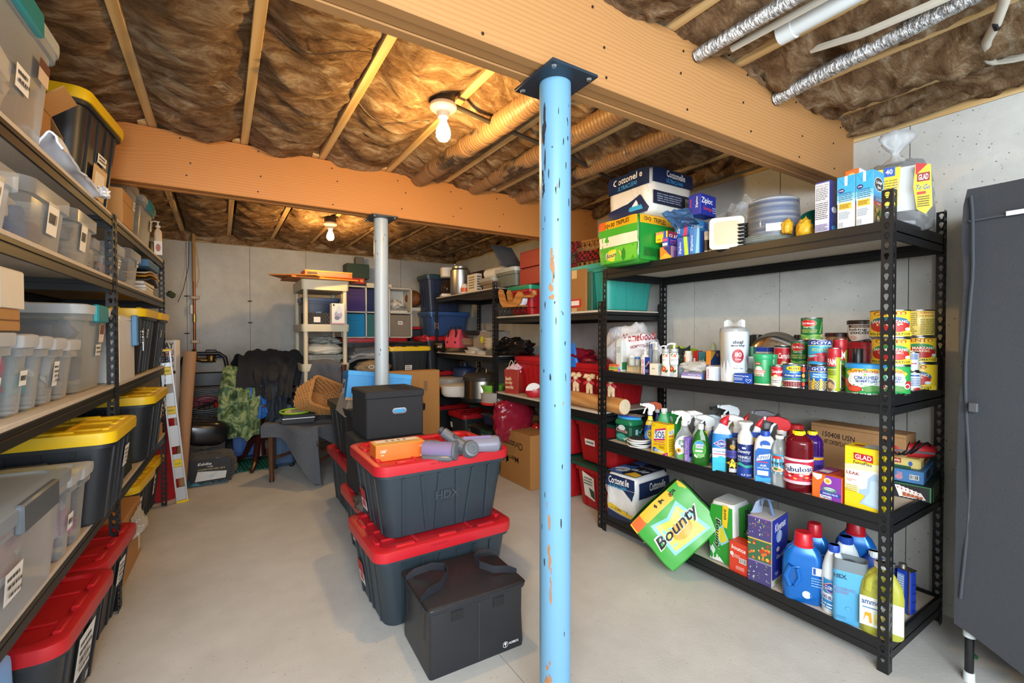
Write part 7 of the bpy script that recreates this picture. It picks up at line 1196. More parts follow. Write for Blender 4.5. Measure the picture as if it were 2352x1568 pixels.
# ================================================================ racks of bins along the other wall
def lp(s,off=0,d=0,z=0): p = L0+LU*s-LV*off+LV*d/2; return V((p.x,p.y,z))
def ls(px,off=0): return cut(px,784,L0-LV*off,LU)
CB = clear('#f6f8f8',.15,.2,'#eef0f0'); CB2 = clear('#f2f4f2',.22,.25,'#e2e3de')
def lbin(label,s0,s1,z,h,d=.42,off=-.02,lid='#dfe4e8',items=(),fill=None,latch=None,mt=None,name='storage_bin',group=None,seed=1,a=0,lidm=None,kb=.9):
    return tote(name,label,'bin',lp((s0+s1)/2,off,d,z),LA+a,s1-s0,d,h,'#e6e6e4',lid,items,group,None,kb,'flat',mt or CB,lidm or (clear('#f4f6f8',.5,.25,lid) if lid else None),latch,seed,fill=fill)
def lbox(name,label,cat,s0,s1,z,h,d=.3,off=-.03,col='#b98850',items=(),mt=None,flap=True):
    w = s1-s0; r = thing(name,label,cat,lp((s0+s1)/2,off,d,z),LA); M_ = mt or mat(col,.6)
    b = MB(); b.box(-w/2,-d/2,0,w/2,d/2,h-.001,.002); b.build('carton',M_,r)
    if flap:
        for s in (-1,1): b = MB(); b.box(-w/2+.002,-d/2+.002 if s < 0 else .001,h-.0015,w/2-.002,-.001 if s < 0 else d/2-.002,h+.0005); b.build('lid_flap',M_,r)
    prints(r,(w,d,h),items,.6); r['dim'] = (w,d,h); return r
LAB = lambda u,v,n=3,du=.12,dv=.14,sd=1: tag_('f',u,v,du,dv,n,sd)
GREY = ['#c9b59a','#8f8a84','#e6e2dc','#5f5a58','#a3927c','#b08a6a']
# top deck
Z = LT[0]+.001
lbin('large clear bin with white lid and teal latch on the top deck',-1.40,-.705,Z,.37,.5,.01,'#dfe9ee',LAB(.62,.42,2,.07,.09)+[('R','f',.74,.55,.86,.74,'#d9c2a8'),('R','f',.74,.66,.86,.74,'#6a4438')],(7,['#c9b5b2','#b58a92','#d9d6d6','#a9a3a0']),('#2a93a0','fr'),seed=3)
tote('lidded_tote','black tote with yellow lid on the top deck below the beam','tote',lp(-.15,.02,.62,Z),LA-.08,.47,.62,.40,HB,HY,tag_('f',.52,.5,.12,.05,2)+[('R','f',.28,.06,.66,.4,'#c9a878'),('R','f',.34,.1,.6,.34,'#e2d6c2'),('R','f',.52,.1,.6,.15,'#c8542c')],ribs=(4,5),group='yellow lidded black totes')
o = thing('open_carton','small open brown carton lid jutting beside the big clear bin','carton',lp(-.64,-.06,.2,Z),LA); b = MB(); b.box(-.08,-.1,0,.06,.12,.2,.002); b.build('carton',card('#a87a45'),o)
b = MB(); b.X = MX.Translation((.06,0,.2)) @ MX.Rotation(math.radians(14),4,'Y'); b.box(0,-.1,-.002,.13,.12,.002); b.build('open_flap',card('#b98a52'),o)
b = MB(); b.X = MX.Translation((-.01,-.1,.2)) @ MX.Rotation(math.radians(-40),4,'X'); b.box(-.07,-.09,-.002,.07,0,.002); b.build('open_flap',card('#b98a52'),o)
o = thing('plastic_bag','white plastic bag drooping over the top deck edge','bag',lp(-.55,.012,0,Z),LA); b = MB()
b.sheet(lambda u,v: (-.25+.46*u,-.012+.06*v+.012*noise.noise(V((u*9,v*5,3))),.008+(.07*(1-u)**1.2+.012*math.sin(u*11))*math.sin(v*2.6+.3)),22,8,.006); b.build('bag_skin',mat('#dfe2ea',.45,0,.08,10),o)
b = MB(); b.blob(.04,.022,.022,.4,4,3,X=MX.Translation((.225,-.012,.0))); b.build('knotted_end',mat('#dfe2ea',.45),o)
lbox('carton','small tan carton with lid beside the yellow lidded tote','box',.165,.40,Z,.17,.35,-.0,mt=card('#c28e54'),items=[('R','f',.0,.66,1,.68,'#6a4a28')])
lbin('clear bin with gold reflections next to the tan carton',.42,.75,Z,.30,.5,-.01,None,LAB(.6,.6,2,.1,.08),(5,GREY),mt=CB2,seed=4)
lbin('clear bin with teal latched lid at the end of the top deck',.80,1.30,Z,.31,.5,-.01,'#d9e2e4',LAB(.75,.62,4,.07,.12),(5,['#c94a4a','#8a8f98','#d6d0c6','#4a4f5a']),('#2a8a94','fr'),mt=CB2,seed=6)
r,dm = vessel('lotion_pump','tan pump bottle at the very end of the top deck','bottle',(356,371,585,522),Z,PB,'#d9c2a0',[('R','f',.0,.0,1,.5,'#e6ddd0'),('E','f',.5,.26,.3,.14,'#a85a3a')],dp=.8); pump(r,dm[2],1.0,'#e6dcc6',.5)
o = thing('black_canister','short black canister behind the tan pump bottle','canister',lp(1.44,-.1,0,Z),0); b = MB(); b.lathe([(.045,0),(.055,.01),(.055,.1),(.05,.12),(.001,.12)],20); b.build('canister',mat('#23242a',.4),o)
# second deck
Z = LT[1]+.001
for s0,s1,h,lb,n,f in ((-1.32,-.985,.165,'clear lidless bin with square label at the edge of the frame',1,['#b09a78','#8a6a4a','#d9c2a0']),(-.955,-.56,.19,'clear bin with pale label and patterned wrap inside',1,['#3a4a7a','#d0d4dc','#c9b9a4']),(-.55,-.225,.195,'clear bin with pale label beside the rack post',1,GREY)):
    lbin(lb,s0,s1,Z,h,.42,-.0,None,tag_('f',.42 if s0 > -.6 else .55,.55,.13,.26,n),(5,f),seed=int(s1*100),mt=CB)
lbin('small clear bin tucked behind the rack post',-.19,-.05,Z,.15,.35,-.03,None,(),(4,['#d9dde4','#9a9fa8','#3a4a5a']),seed=5)
lbin('clear bin with sloped front on the farther rack second deck',.01,.29,Z,.17,.42,-.0,None,LAB(.62,.5,2,.1,.12),(5,GREY),seed=7)
lbin('clear bin holding white papers on the farther rack second deck',.36,.72,Z,.20,.42,-.0,None,LAB(.7,.7,1,.07,.08),(5,['#dfe6ec','#c9d2da','#5a7a9a']),seed=8)
q = random.Random(5)
for i in range(7):
    o = thing('notebook',['white notebook lowest in the paper pile','white notebook second in the paper pile','white notebook third in the paper pile','white notebook fourth in the paper pile','grey folder bent over the paper pile','yellow padded envelope in the paper pile','cream folder draped over the paper pile'][i],'papers',lp(1.16+.02*q.random(),-.03,.3,Z+.021*i),LA+.05*q.uniform(-1,1)); b = MB()
    c = ['#e6e4de','#dcdad4','#e9e6e0','#e2e0da','#4a4540','#c9962c','#ddd2bc'][i]
    if i < 4: b.box(-.2,-.14,0,.2,.14,.018,.002); b.build('page_block',mat(c,.8),o); b = MB(); b.box(-.202,-.142,.0178,.202,.142,.0195); b.build('cover',mat('#2a3f5a' if i == 2 else '#d9d6d0'),o)
    else: b.sheet(lambda u,v: (-.22+.44*u,-.16+.3*v,.006+.028*math.sin(u*3.1)*(1-v*.5)+(.05*(u-.7) if u > .7 else 0)*(-1 if i != 5 else 1)),14,6,.006); b.build('folder',mat(c,.7,0,.12),o)
lbox('photo_box','blue box resting across the papers at the rack end','box',.86,1.28,Z+.165,.045,.3,.0,'#3f6f9a',items=[('R','f',0,.8,1,1,'#5a8ab4')],flap=False)
# third deck
Z = LT[2]+.001
PAL = (['#8a5a78','#6a4a7a','#d9d4de','#4a3a4a'],['#e6e6ea','#6a5a9a','#b52a3a','#7fb0d0'],['#2a8a8a','#1f7a7c','#d9a87a'],['#b59a78','#8a8070','#d6d0c4'],['#3f6fb0','#cfd9e6','#8fa6c4'])
for i,(s0,s1,lb,lt) in enumerate(((-1.36,-1.035,'clear shoe bin with black latch and violet contents at the row start',('#2b2d30','r')),(-1.025,-.905,'narrow clear bin holding white and red bottles',None),(-.897,-.79,'narrow clear bin with a tall teal bottle inside',None),(-.782,-.655,'narrow clear bin with a long printed label',None),(-.645,-.50,'narrow clear bin with a blue striped item inside',None))):
    lbin(lb,s0,s1,Z,.235-.006*i,.40,-.005,'#e4e8ec',(LAB(.7,.45,1,.14,.09)+LAB(.75,.14,1,.1,.07)) if i == 0 else (tag_('f',.6,.5,.25,.2,4) if i == 3 else (tag_('f',.5,.5,.28,.1,1) if i == 1 else ())),(6,PAL[i]),lt,seed=i+2,kb=.88,mt=clear('#f6f8f8',.16,.2,'#f0f2f2'))
lbin('tall clear bin with white lid and teal latch behind the narrow bins',-.46,-.05,Z,.345,.56,-.0,'#e6eef4',LAB(.62,.5,2,.1,.07)+[('R','f',.52,.6,.72,.82,'#e4d9cc'),('R','f',.54,.7,.70,.82,'#7a4a44')],(6,['#4a5a74','#6f7f94','#8a8a88','#3f4a5a']),('#1f8a94','fr'),seed=9,mt=CB2)
lbox('carton','flat tan carton lying on the clear shoe bin','box',-1.4,-1.06,Z+.236,.055,.3,-.0,mt=card('#b4854e'),items=[('R','f',0,.45,1,.52,'#6f4c28')])
lbox('white_carton','white carton with open end stacked on the flat tan carton','box',-1.4,-1.03,Z+.293,.10,.26,-.0,'#dcd3c2',items=[('R','f',0,0,.62,1,'#cfe0ea')])
r = lbox('water_container','tall white plastic container with blue latch and hanging keys','container',.05,.40,Z,.30,.4,.0,'#e6e4dc',flap=False,mt=mat('#e4e3dc',.35))
b = MB(); b.box(-.17,-.2,.29,.17,.2,.325,.012); b.build('container_lid',mat('#e9e8e2',.35),r)
b = MB(); b.box(.1,-.225,.17,.14,-.2,.33,.004); b.build('blue_latch',plas('#4a7fae'),r)
b = MB(); b.box(.14,-.23,.18,.19,-.2,.32,.006); b.build('latch_block',plas('#2a3038'),r)
for k in range(3): b = MB(); b.tube([(.2+.012*math.cos(t),-.235,.245-.03*k+.016*math.sin(t)) for t in [i*math.pi/6 for i in range(12)]],.003,5,True); b.build('key_ring',metal('#d9dcde',.3),r)
for k in range(2): b = MB(); b.box(.185+.015*k,-.238,.14+.02*k,.20+.015*k,-.234,.19+.02*k,.001); b.build('key',metal('#d0d2d4',.3),r)
for i,(s0,s1) in enumerate(((.46,.97),(.99,1.46))):
    tote('lidded_tote',['black tote with yellow lid beside the white container','black tote with yellow lid at the far end of the third deck'][i],'tote',lp((s0+s1)/2,.04,.58,Z),LA,s1-s0,.58,.375,HB,HY,tag_('f',.4,.66,.04,.07,2)+([('R','f',.46,.12,.54,.2,'#a9cbe0')] if i else []),ribs=(4,5),group='yellow lidded black totes')
o = thing('rope_coil','dark green braided cord sticking out at the rack end','cord',lp(1.50,.03,0,LT[1]+.035),LA); b = MB()
for k in range(4): b.tube([(-.06+.22*i/12,-.006+.014*math.sin(i*1.3+k),.006*k+.008*math.cos(i*1.3+k)) for i in range(13)],.007,5)
b.build('braid',cloth('#2f4030'),o)
# fourth deck
Z = LT[3]+.001
lbin('large clear bin with grey handles on the lowest deck',-1.42,-.80,Z,.315,.45,.045,'#8f9aa4',LAB(.34,.42,3,.09,.13),(7,['#d9d6d4','#b5bcb0','#c98a8a','#e6e4e2']),('#5a6066','f'),seed=3,kb=.88,lidm=clear('#dfe6ea',.45,.2,'#aeb8c0'))
b_ = lbin('clear bin with yellow latch holding folded fabric',-.79,-.67,Z,.275,.42,.03,'#dfe4e8',tag_('f',.5,.45,.3,.1,1),(5,['#c9a6ae','#b9c2ae','#e2dcda']),('#d9cf7a','r'),seed=4)
lbin('narrow clear bin with pink wrap and dark latch',-.66,-.52,Z,.265,.42,.03,'#e4e8ec',(),(5,['#e9e6e8','#c93a7a','#d9b5c6']),('#3a3d42','r'),seed=5)
tote('lidded_tote','black tote with yellow lid pushed past the near rack post','tote',lp(-.275,.085,.62,Z),LA,.46,.62,.36,'#23282e',HY,tag_('f',.72,.6,.1,.13,4),ribs=(4,5),group='yellow lidded black totes')
lbox('file_case','dark green metal case with steel hasp behind the rack post','case',.0,.42,Z,.30,.4,-.02,'#1d2a22',[('R','f',.1,.5,.2,.7,'#8a8f8a')],flap=False)
tote('lidded_tote','black tote with yellow lid on the farther rack lowest deck','tote',lp(.80,.07,.6,Z),LA,.60,.6,.38,'#23282e',HY,tag_('f',.72,.66,.04,.12,3)+tag_('f',.9,.78,.03,.1,3),ribs=(4,5),group='yellow lidded black totes')
lbox('carton','tan carton corner at the far end of the lowest deck','box',1.13,1.42,Z,.09,.3,-.01,mt=card('#c99a62'))
# on the floor below
tote('floor_tote','black tote with red lid nearest the viewer under the rack','tote',(-.73,2.16,.001),LA-.05,.53,.70,.36,HB,HR,tag_('f',.5,.55,.16,.22,4)+[('R','f',.56,.2,.62,.28,'#b9b9bb')],ribs=(4,5),group='red lidded black totes')
tote('floor_tote','black tote with red lid second along the floor by the post','tote',(-.715,2.70,.001),LA-.06,.51,.68,.36,HB,HR,tag_('f',.62,.6,.1,.16,4),ribs=(4,5),group='red lidded black totes')
r = lbox('carton','open brown carton with clear film on the floor under the farther rack','box',.26,.70,.001,.33,.45,-.03,mt=card('#c08c54'),items=[('R','f',.8,.1,.96,.4,'#d9d2c2')])
b = MB(); b.sheet(lambda u,v: (-.1+.26*u,-.235-.05*math.sin(u*3)*v,.30-.12*v*(1-.5*u)+.02*noise.noise(V((u*8,v*8,1)))),10,8,.0015); b.build('film_scrap',clear('#f4f4f0',.3,.08),r)
for i in range(2):
    tote('lidded_tote',['black floor tote with yellow lid beside the brown carton','black floor tote with yellow lid furthest along the floor'][i],'tote',(-.735+.02*i,3.80+.53*i,.001),LA-.05,.51,.66,.37,HB,HY,tag_('f',.3,.55,.06,.2,3),ribs=(4,5),group='yellow lidded black totes')
BL = mat('#7fa8dc',.45,0,.08,20)
for i in range(2):
    o = thing('tote_lid',['loose light blue tote lid leaning by the nearest red lidded tote','loose light blue tote lid in front of the other one'][i],'lid',(-.60+.045*i,1.70-.1*i,.22-.04*i),(.15,math.radians(-18-6*i),LA-.1),'loose blue lids'); b = MB(); b.X = MX.Rotation(math.pi/2,4,'X')
    b.loft([(-.012,.52,.34,.07),(.0,.545,.365,.08),(.014,.545,.365,.08),(.016,.52,.34,.07),(.006,.48,.30,.06)],5); b.build('lid_shell',BL,o)
    b = MB(); b.X = MX.Rotation(math.pi/2,4,'X'); b.loft([(.006,.36,.2,.04),(.013,.35,.19,.04)],4); b.build('raised_panel',BL,o)
# ================================================================ stacks in the middle of the floor
HDX = [('T','f',.5,.52,.2,.12,'HDX','#3a4046'),('T','f',.5,.4,.08,.05,'27G','#3a4046')]
def sticker(u,v,du,dv): return [('R','l',u-du,v-dv,u+du,v+dv,'#e6e2e0'),('R','l',u-du,v,u+du,v+dv,'#b8232e'),('R','l',u-du*.6,v-dv*.7,u+du*.6,v-dv*.1,'#c8505a')]
r = tote('storage_tote','black tote with red lid at the bottom of the front stack','tote',(.875,2.17,.001),.01,.69,.52,.36,'#2b363e','#c41f2a',HDX+sticker(.3,.4,.1,.16),ribs=(6,4),group='red lidded stack totes')
r2 = tote('storage_tote','black tote with red lid holding vacuum parts atop the front stack','tote',(.905,2.25,.352),.0,.69,.54,.352,'#2b363e','#c41f2a',HDX+sticker(.3,.32,.1,.16),ribs=(6,4),group='red lidded stack totes')
for q_ in (r,r2): prints(q_,(.69,.52,.36) if q_ is r else (.69,.54,.352),[('T','f',.42,.955,.12,.03,'14G & 27G','#a0141e')],.4)
tote('storage_tote','black tote with red lid on the floor behind the front stack','tote',(.95,2.715,.001),.01,.68,.54,.36,'#2b363e','#c41f2a',sticker(.4,.4,.1,.2),ribs=(6,4),group='red lidded stack totes')
tote('storage_tote','black tote with red lid beside the blanket covered chair','tote',(1.0,3.53,.001),.0,.6,.78,.40,'#2b363e','#c41f2a',ribs=(6,5),group='red lidded stack totes')
r = tote('open_tote','black tote without lid stacked behind the dark file box','tote',(.985,3.52,.405),.02,.58,.74,.37,'#202327',None,ribs=(4,4))
FB = mat('#23262a',.85,0,.12,160,.3)
def fabric_box(label,x0,y0,w,d,z,h,handle,rz=0):
    r = thing('file_box',label,'box',(x0+w/2,y0+d/2,z),rz); b = MB(); b.box(-w/2,-d/2,0,w/2,d/2,h-.03,.006); b.build('box_body',FB,r)
    b = MB(); b.box(-w/2-.006,-d/2-.006,h-.045,w/2+.006,d/2+.006,h,.008); b.build('box_lid',FB,r)
    if handle:
        for s in (-1,):
            b = MB(); b.X = MX.Translation((.02,s*d/2-.002,h*.56)) @ MX.Rotation(math.pi/2,4,'X'); P_ = sect(.085,.034,.017,6); P2 = sect(.066,.018,.009,6)
            b.rings([[(x,y,0) for x,y in P_],[(x,y,.004) for x,y in P_],[(x,y,.004) for x,y in P2],[(x,y,-.001) for x,y in P2]],cap=False); b.build('chrome_rim',metal('#cfd2d4',.2),r)
            b = MB(); b.X = MX.Translation((.02,s*d/2-.0005,h*.56)) @ MX.Rotation(math.pi/2,4,'X'); b.rings([[(x,y,0) for x,y in P2],[(x,y,.0012) for x,y in P2]]); b.build('grip_slot',mat('#3f9fd6',.6),r)
    return r
fabric_box('black fabric box standing on the tote under the file box',.645,2.56,.38,.37,.362,.325,False)
fabric_box('black fabric file box with chrome grip topping the stack',.685,2.61,.335,.33,.69,.27,True)
sack('work_glove','dark brown padded glove with white fleece squeezed onto the tote lid','glove',(.64,2.47,.36),.055,.07,.05,mat('#4a3f38',.7,0,.3,30),.35,4,3)
o = thing('blue_shoe_box','light blue cardboard box tilted in the open black tote','box',(.94,3.36,.80),(-.1,.12,-.1)); b = MB(); b.box(-.22,-.14,0,.22,.14,.2,.003); b.build('carton',mat('#2f8fd2',.5,0,.25,9),o); b = MB(); b.box(-.222,-.142,.17,.222,.142,.204,.003); b.build('box_lid',mat('#3a9add',.5,0,.25,9),o)
prints(o,(.445,.285,.204),[('R','l',.25,.2,.75,.7,'#e6ecf0'),('E','l',.5,.5,.15,.12,'#3a4a5a'),('R','f',.0,0,1,.08,'#a07a4a')])
o = thing('tan_box','small grey tan box poking out of the open black tote','box',(.76,3.36,.72),(.2,.2,.2)); b = MB(); b.box(-.07,-.08,0,.07,.08,.13,.003); b.build('carton',card('#8f8374'),o)
# orange bulb box and vacuum heads on the front stack
Zt = .352+.352-.011
r = thing('bulb_box','orange light bulb box lying on the red lid','box',(.715,2.165,Zt),-.03); b = MB(); b.box(-.118,-.055,0,.118,.055,.075,.002); b.build('carton',mat('#e8782a',.45),r)
b = MB(); b.box(-.117,-.054,.0745,.117,-.001,.0756); b.build('lid_flap',mat('#e9b25a',.45),r); b = MB(); b.box(-.117,.001,.0745,.117,.054,.0756); b.build('lid_flap',mat('#e9b25a',.45),r)
prints(r,(.236,.11,.0757),[('T','f',.16,.62,.13,.2,'100*','#f6ece0'),('R','f',.1,.36,.16,.42,'#f0d0b0'),('T','f',.93,.72,.08,.13,'LED','#f6ece0'),('R','f',.9,.08,.97,.16,'#f0d8c0'),('R','t',.06,.4,.94,.96,'#efe6d6')]+[('E','t',.3+.12*i,.68,.03,.14,'#8f8a80') for i in range(4)])
GRY = mat('#6d7177',.3,.2); PUR = clear('#d9d6ee',.5,.1,'#a9a2d0')
o = thing('vacuum_nozzle','clear and purple roller vacuum head beside the orange box','vacuum part',(*at(1008,1040,Zt+.03).xy,Zt),-.75)
b = MB(); b.X = MX.Translation((0,0,.045)) @ MX.Rotation(math.pi/2,4,'Y'); b.lathe([(.03,-.075),(.038,-.073),(.04,-.05),(.04,.073),(.03,.075)],20); b.build('roller_shell',PUR,o)
b = MB(); b.X = MX.Translation((0,0,.045)) @ MX.Rotation(math.pi/2,4,'Y'); b.lathe([(.028,-.07),(.028,.07)],16); b.build('roller_brush',cloth('#b0404a'),o)
b = MB(); b.X = MX.Translation((.077,0,.045)) @ MX.Rotation(math.pi/2,4,'Y'); b.lathe([(.046,0),(.046,.012),(.03,.016),(.001,.016)],20); b.build('end_cap',GRY,o)
b = MB(); b.box(-.075,-.045,.0,.075,.0,.03,.01); b.build('base_plate',GRY,o); b = MB(); b.tube([(-.02,.03,.06),(-.05,.09,.05),(-.12,.13,.04)],[.022,.02,.018],12); b.build('hose_neck',clear('#dfe0e6',.5,.1,'#8a8a94'),o)
o = thing('vacuum_tube','grey jointed vacuum tube lying across the lid between the rollers','vacuum part',(*at(1058,1036,Zt+.03).xy,Zt),.0)
b = MB(); b.tube([(-.055,.075,.115),(-.03,.045,.09),(.0,.015,.062),(.02,-.01,.045)],[.024,.026,.027,.03],16); b.build('tube_body',GRY,o)
b = MB(); b.X = MX.Translation((.035,-.03,.042)) @ MX.Rotation(math.radians(70),4,'X'); b.lathe([(.02,-.03),(.04,-.024),(.042,.01),(.036,.024),(.026,.026),(.024,.03),(.012,.03),(.01,.026),(.001,.026)],24); b.build('swivel_joint',GRY,o)
b = MB(); b.tube([(-.058,.078,.118),(-.068,.088,.126)],.019,14); b.build('tube_mouth',mat('#3a3d42',.4),o); b = MB(); b.box(-.03,.0,.095,-.012,.03,.108,.004); b.build('release_clip',mat('#4a4d54',.4),o)
o = thing('vacuum_nozzle','grey and lilac cylinder vacuum head at the lid corner','vacuum part',(*at(1100,1026,Zt+.03).xy,Zt),-.3)
b = MB(); b.X = MX.Translation((0,0,.042)) @ MX.Rotation(math.pi/2,4,'Y'); b.lathe([(.034,-.1),(.041,-.098),(.042,.085),(.036,.1),(.022,.102),(.001,.102)],20); b.build('roller_shell',mat('#8d8c9c',.25,.1),o)
b = MB(); b.X = MX.Translation((0,0,.042)) @ MX.Rotation(math.pi/2,4,'Y'); b.rings([[(.0435*math.cos(a),.0435*math.sin(a),z) for a in [2.6+i*.11 for i in range(11)]] for z in (-.08,.06)],cap=False); b.build('lilac_panel',mat('#9a8fd0',.3),o)
b = MB(); b.X = MX.Translation((.102,0,.042)) @ MX.Rotation(math.pi/2,4,'Y'); b.lathe([(.037,-.004),(.037,.004),(.001,.004)],20); b.build('end_cap',mat('#34353b',.4),o)
b = MB(); b.tube([(-.06,-.02,.05),(-.09,-.045,.04),(-.11,-.06,.03)],[.024,.022,.02],12); b.build('hose_neck',GRY,o)
# insulated bag on the floor
LE = mat('#212327',.38,0,.12,26,.12)
r = thing('cooler_box','black insulated folding box with webbing handles in front of the totes','bag',(.848,1.735,0),-.035)
b = MB(); b.loft([(0,.405,.315,.012),(.02,.408,.318,.012),(.14,.40,.312,.012),(.225,.402,.314,.012),(.245,.40,.312,.012)],3); b.build('box_body',LE,r)
b = MB(); b.loft([(.243,.416,.33,.02),(.25,.424,.338,.022),(.262,.424,.338,.022),(.268,.412,.326,.02)],4); b.build('lid_panel',mat('#24242a',.55,0,.2,120,.1),r)
b = MB(); b.tube([(x,y,.262) for x,y in sect(.424,.338,.022,4)],.0032,5,True); b.build('lid_piping',LE,r)
for u in (.27,.72): b = MB(); b.box(-.2+.4*u-.024,-.1605,.196,-.2+.4*u+.024,-.156,.232,.001); b.build('velcro_patch',cloth('#1a1a1c'),r)
b = MB(); b.box(-.001,-.1595,.01,.001,-.156,.235); b.build('centre_seam',mat('#3c3f44'),r)
prints(r,(.405,.319,.245),[('E','f',.79,.12,.03,.05,'#dfe2e4'),('E','f',.79,.12,.026,.043,'#212327'),('E','f',.79,.135,.014,.018,'#dfe2e4'),('R','f',.787,.09,.793,.13,'#dfe2e4'),('T','f',.885,.125,.11,.04,'NORBOX','#e4e6e8')])
WB = mat('#2a2c31',.28,0,.1,90,.2)
for s in (-1,1):
    b = MB(); x = s*.207
    P_ = [(x,-.09,.12),(x+.004*s,-.09,.22),(x+.005*s,-.09,.268),(x-.03*s,-.075,.285),(x-.09*s,-.06,.292),(x-.135*s,-.02,.306),(x-.14*s,.03,.312),(x-.10*s,.07,.306),(x-.03*s,.09,.29),(x+.005*s,.092,.268),(x+.004*s,.09,.2),(x,.09,.13)]
    b.strap(P_,(0,0,1),.03,.004); b.build('webbing_handle',WB,r)
# ================================================================ chair under a grey blanket
r = thing('wooden_chair','dark wooden chair mostly covered by a grey blanket','chair',(.66,4.5,0),-.75); DW = wood('dark_chair_wood','#6a442a','#4a2c1a',2,9,knots=False)
for x,y,h in ((-.22,-.2,.47),(.22,-.2,.47),(-.2,.2,1.0),(.2,.2,1.0)):
    b = MB(); b.loft([(.02,.03,.03,.003,x,y),(h,.042,.042,.004,x,y+(.06 if h > .6 else 0))],1); b.build('leg',DW,r); b = MB(); b.lathe([(.02,0),(.021,.02)],12,ox=x,oy=y); b.build('foot_cap',metal('#6b6259',.5),r)
b = MB(); b.box(-.24,-.22,.45,.24,.23,.485,.01); b.build('seat',DW,r)
for p0,p1 in (((-.22,-.2),(-.2,.2)),((.22,-.2),(.2,.2)),((-.2,.2),(.2,.2))): b = MB(); b.tube([(*p0,.2),(*p1,.2)],.013,6); b.build('stretcher',DW,r)
b = MB(); b.box(-.22,.23,.75,.22,.262,1.0,.01); b.build('backrest',DW,r)
o = thing('grey_blanket','heathered grey blanket draped over the wooden chair','blanket',(.66,4.5,0),-.75); BK = cloth('#595c62'); b = MB()
def drape(u,v):
    x = -.27+.66*u; t = -.42+.70*v                     # t<0 hangs in front
    n_ = .012*noise.noise(V((x*9,t*7,2)))
    if t < -.24: y = -.245-.02*math.sin(x*16)-.03*max(0,x); z = .5-(-.24-t)*(.55+2.4*max(0,(x+.12)/.37)**1.3)
    else: y = t; z = .5+n_
    if x > .25: z -= (x-.25)*max(.6,min(2.3,1.0+4.5*(y+.12))); x = .255+.03*math.sin(y*14+z*3)+.02
    return (x,y,max(.02,z+n_))
b.sheet(drape,34,30,.012); b.build('blanket_fold',BK,o,ang=80)
b = MB()
def back(u,v):
    x = -.24+.48*u; t = v*1.1; 
    y,z = (.215-.03*(1-t),.62+.42*t) if t < 1 else (.215+.6*(t-1),1.045)
    return (x*(1-.18*t),y-.02*math.sin(u*9)*(1-t)-.012*noise.noise(V((u*6,v*6,1)))+.0,z-.05*(2*u-1)**2*t)
b.sheet(back,18,14,.012); b.build('blanket_fold',cloth('#575b63'),o,ang=80)
zz = .515
for i,(c,h_,lb) in enumerate((('#23252a',.035,'thick black notebook on the chair blanket'),('#c9ced4',.012,'pale spiral notebook on the thick black one'),('#1d1f24',.02,'black folder topping the notebooks on the chair'))):
    o = thing('notebook',lb,'notebook',(.57,4.46,zz),-.1+.05*i); b = MB(); b.box(-.13,-.1,0,.13,.1,h_,.002); b.build('page_block',mat(c,.6),o); b = MB(); b.box(-.131,-.101,h_,.131,.101,h_+.002,.0008); b.build('cover',mat('#2a2c30'),o); zz += h_+.003
o = thing('flying_ring','lime green plastic ring lying on the notebooks','ring',(.55,4.5,zz+.004),(.08,0,0)); b = MB(); b.tube([(.12*math.cos(a),.10*math.sin(a),.008) for a in [i*math.pi/16 for i in range(32)]],.009,6,True); b.build('rim',plas('#9acb3a'),o); b = MB(); b.lathe([(.085,.004),(.085,.006),(.001,.006)],24); b.build('disc',mat('#d9cfb4',.7,0,.3,20),o)
# wicker basket tipped on the seat
o = thing('wicker_basket','tan woven wicker basket tipped on its side on the chair','basket',(.74,4.44,.715),(math.radians(74),math.radians(24),.35)); WK = mat('#c0894e',.7,0,.35,60,.4)
b = MB(); sp = []
for k in range(13):
    z = -.14+.28*k/12; s_ = .8+.2*k/12; P_ = sect(.34*s_,.25*s_,.05,4); n_ = len(P_)
    P3 = [(x*(1+.04*(-1)**(i+k)),y*(1+.05*(-1)**(i+k)),z) for i,(x,y) in enumerate([(P_[j][0]+(P_[(j+1) % n_][0]-P_[j][0])*q_/5,P_[j][1]+(P_[(j+1) % n_][1]-P_[j][1])*q_/5) for j in range(n_) for q_ in (range(5) if j % 5 == 4 else range(1))])]
    b.tube(P3,.0105,5,True)
b.build('weave',WK,o)['kind'] = 'stuff'
b = MB(); b.loft([(-.145,.26,.19,.04),(-.135,.27,.2,.04)],3); b.build('basket_base',WK,o); b = MB(); b.tube([(x,y,.145) for x,y in sect(.345,.255,.05,4)],.013,6,True); b.build('rim',WK,o)
# ================================================================ beige shelf,cube organiser and the far corner
BE = mat('#d2c6a8',.45,0,.05)
r = thing('plastic_shelf','beige plastic shelf with round posts before the far wall','shelving',(.66,4.74,0),0)
for z,h_ in ((1.715,.095),(1.315,.07),(.935,.07),(.5,.07)):
    b = MB(); b.loft([(z,.43,.62,.03,.2,.29),(z+h_-.012,.44,.63,.03,.2,.29),(z+h_,.44,.63,.03,.2,.29),(z+h_,.41,.60,.03,.2,.29),(z+h_-.02,.40,.59,.03,.2,.29)],4); b.build('shelf_tray',BE,r)
for x in (.02,.38):
    for y in (.01,.57): b = MB(); b.lathe([(.021,0),(.021,1.8)],16,ox=x,oy=y); b.build('post',BE,r)
OR = wood('orange_board','#d98a3a','#b8661f',0,8,knots=False)
def slab(name,label,cat,x0,y0,z,w,d,h,mt,rz=0,items=()):
    o = thing(name,label,cat,(x0+w/2,y0+d/2,z),rz); b = MB(); b.box(-w/2,-d/2,0,w/2,d/2,h,.003); b.build('board' if h < .04 else 'carton',mt,o); prints(o,(w,d,h),items); return o
slab('game_board','orange wooden board lying across the beige shelf top','board',.52,4.66,1.812,.62,.42,.016,OR,.12)
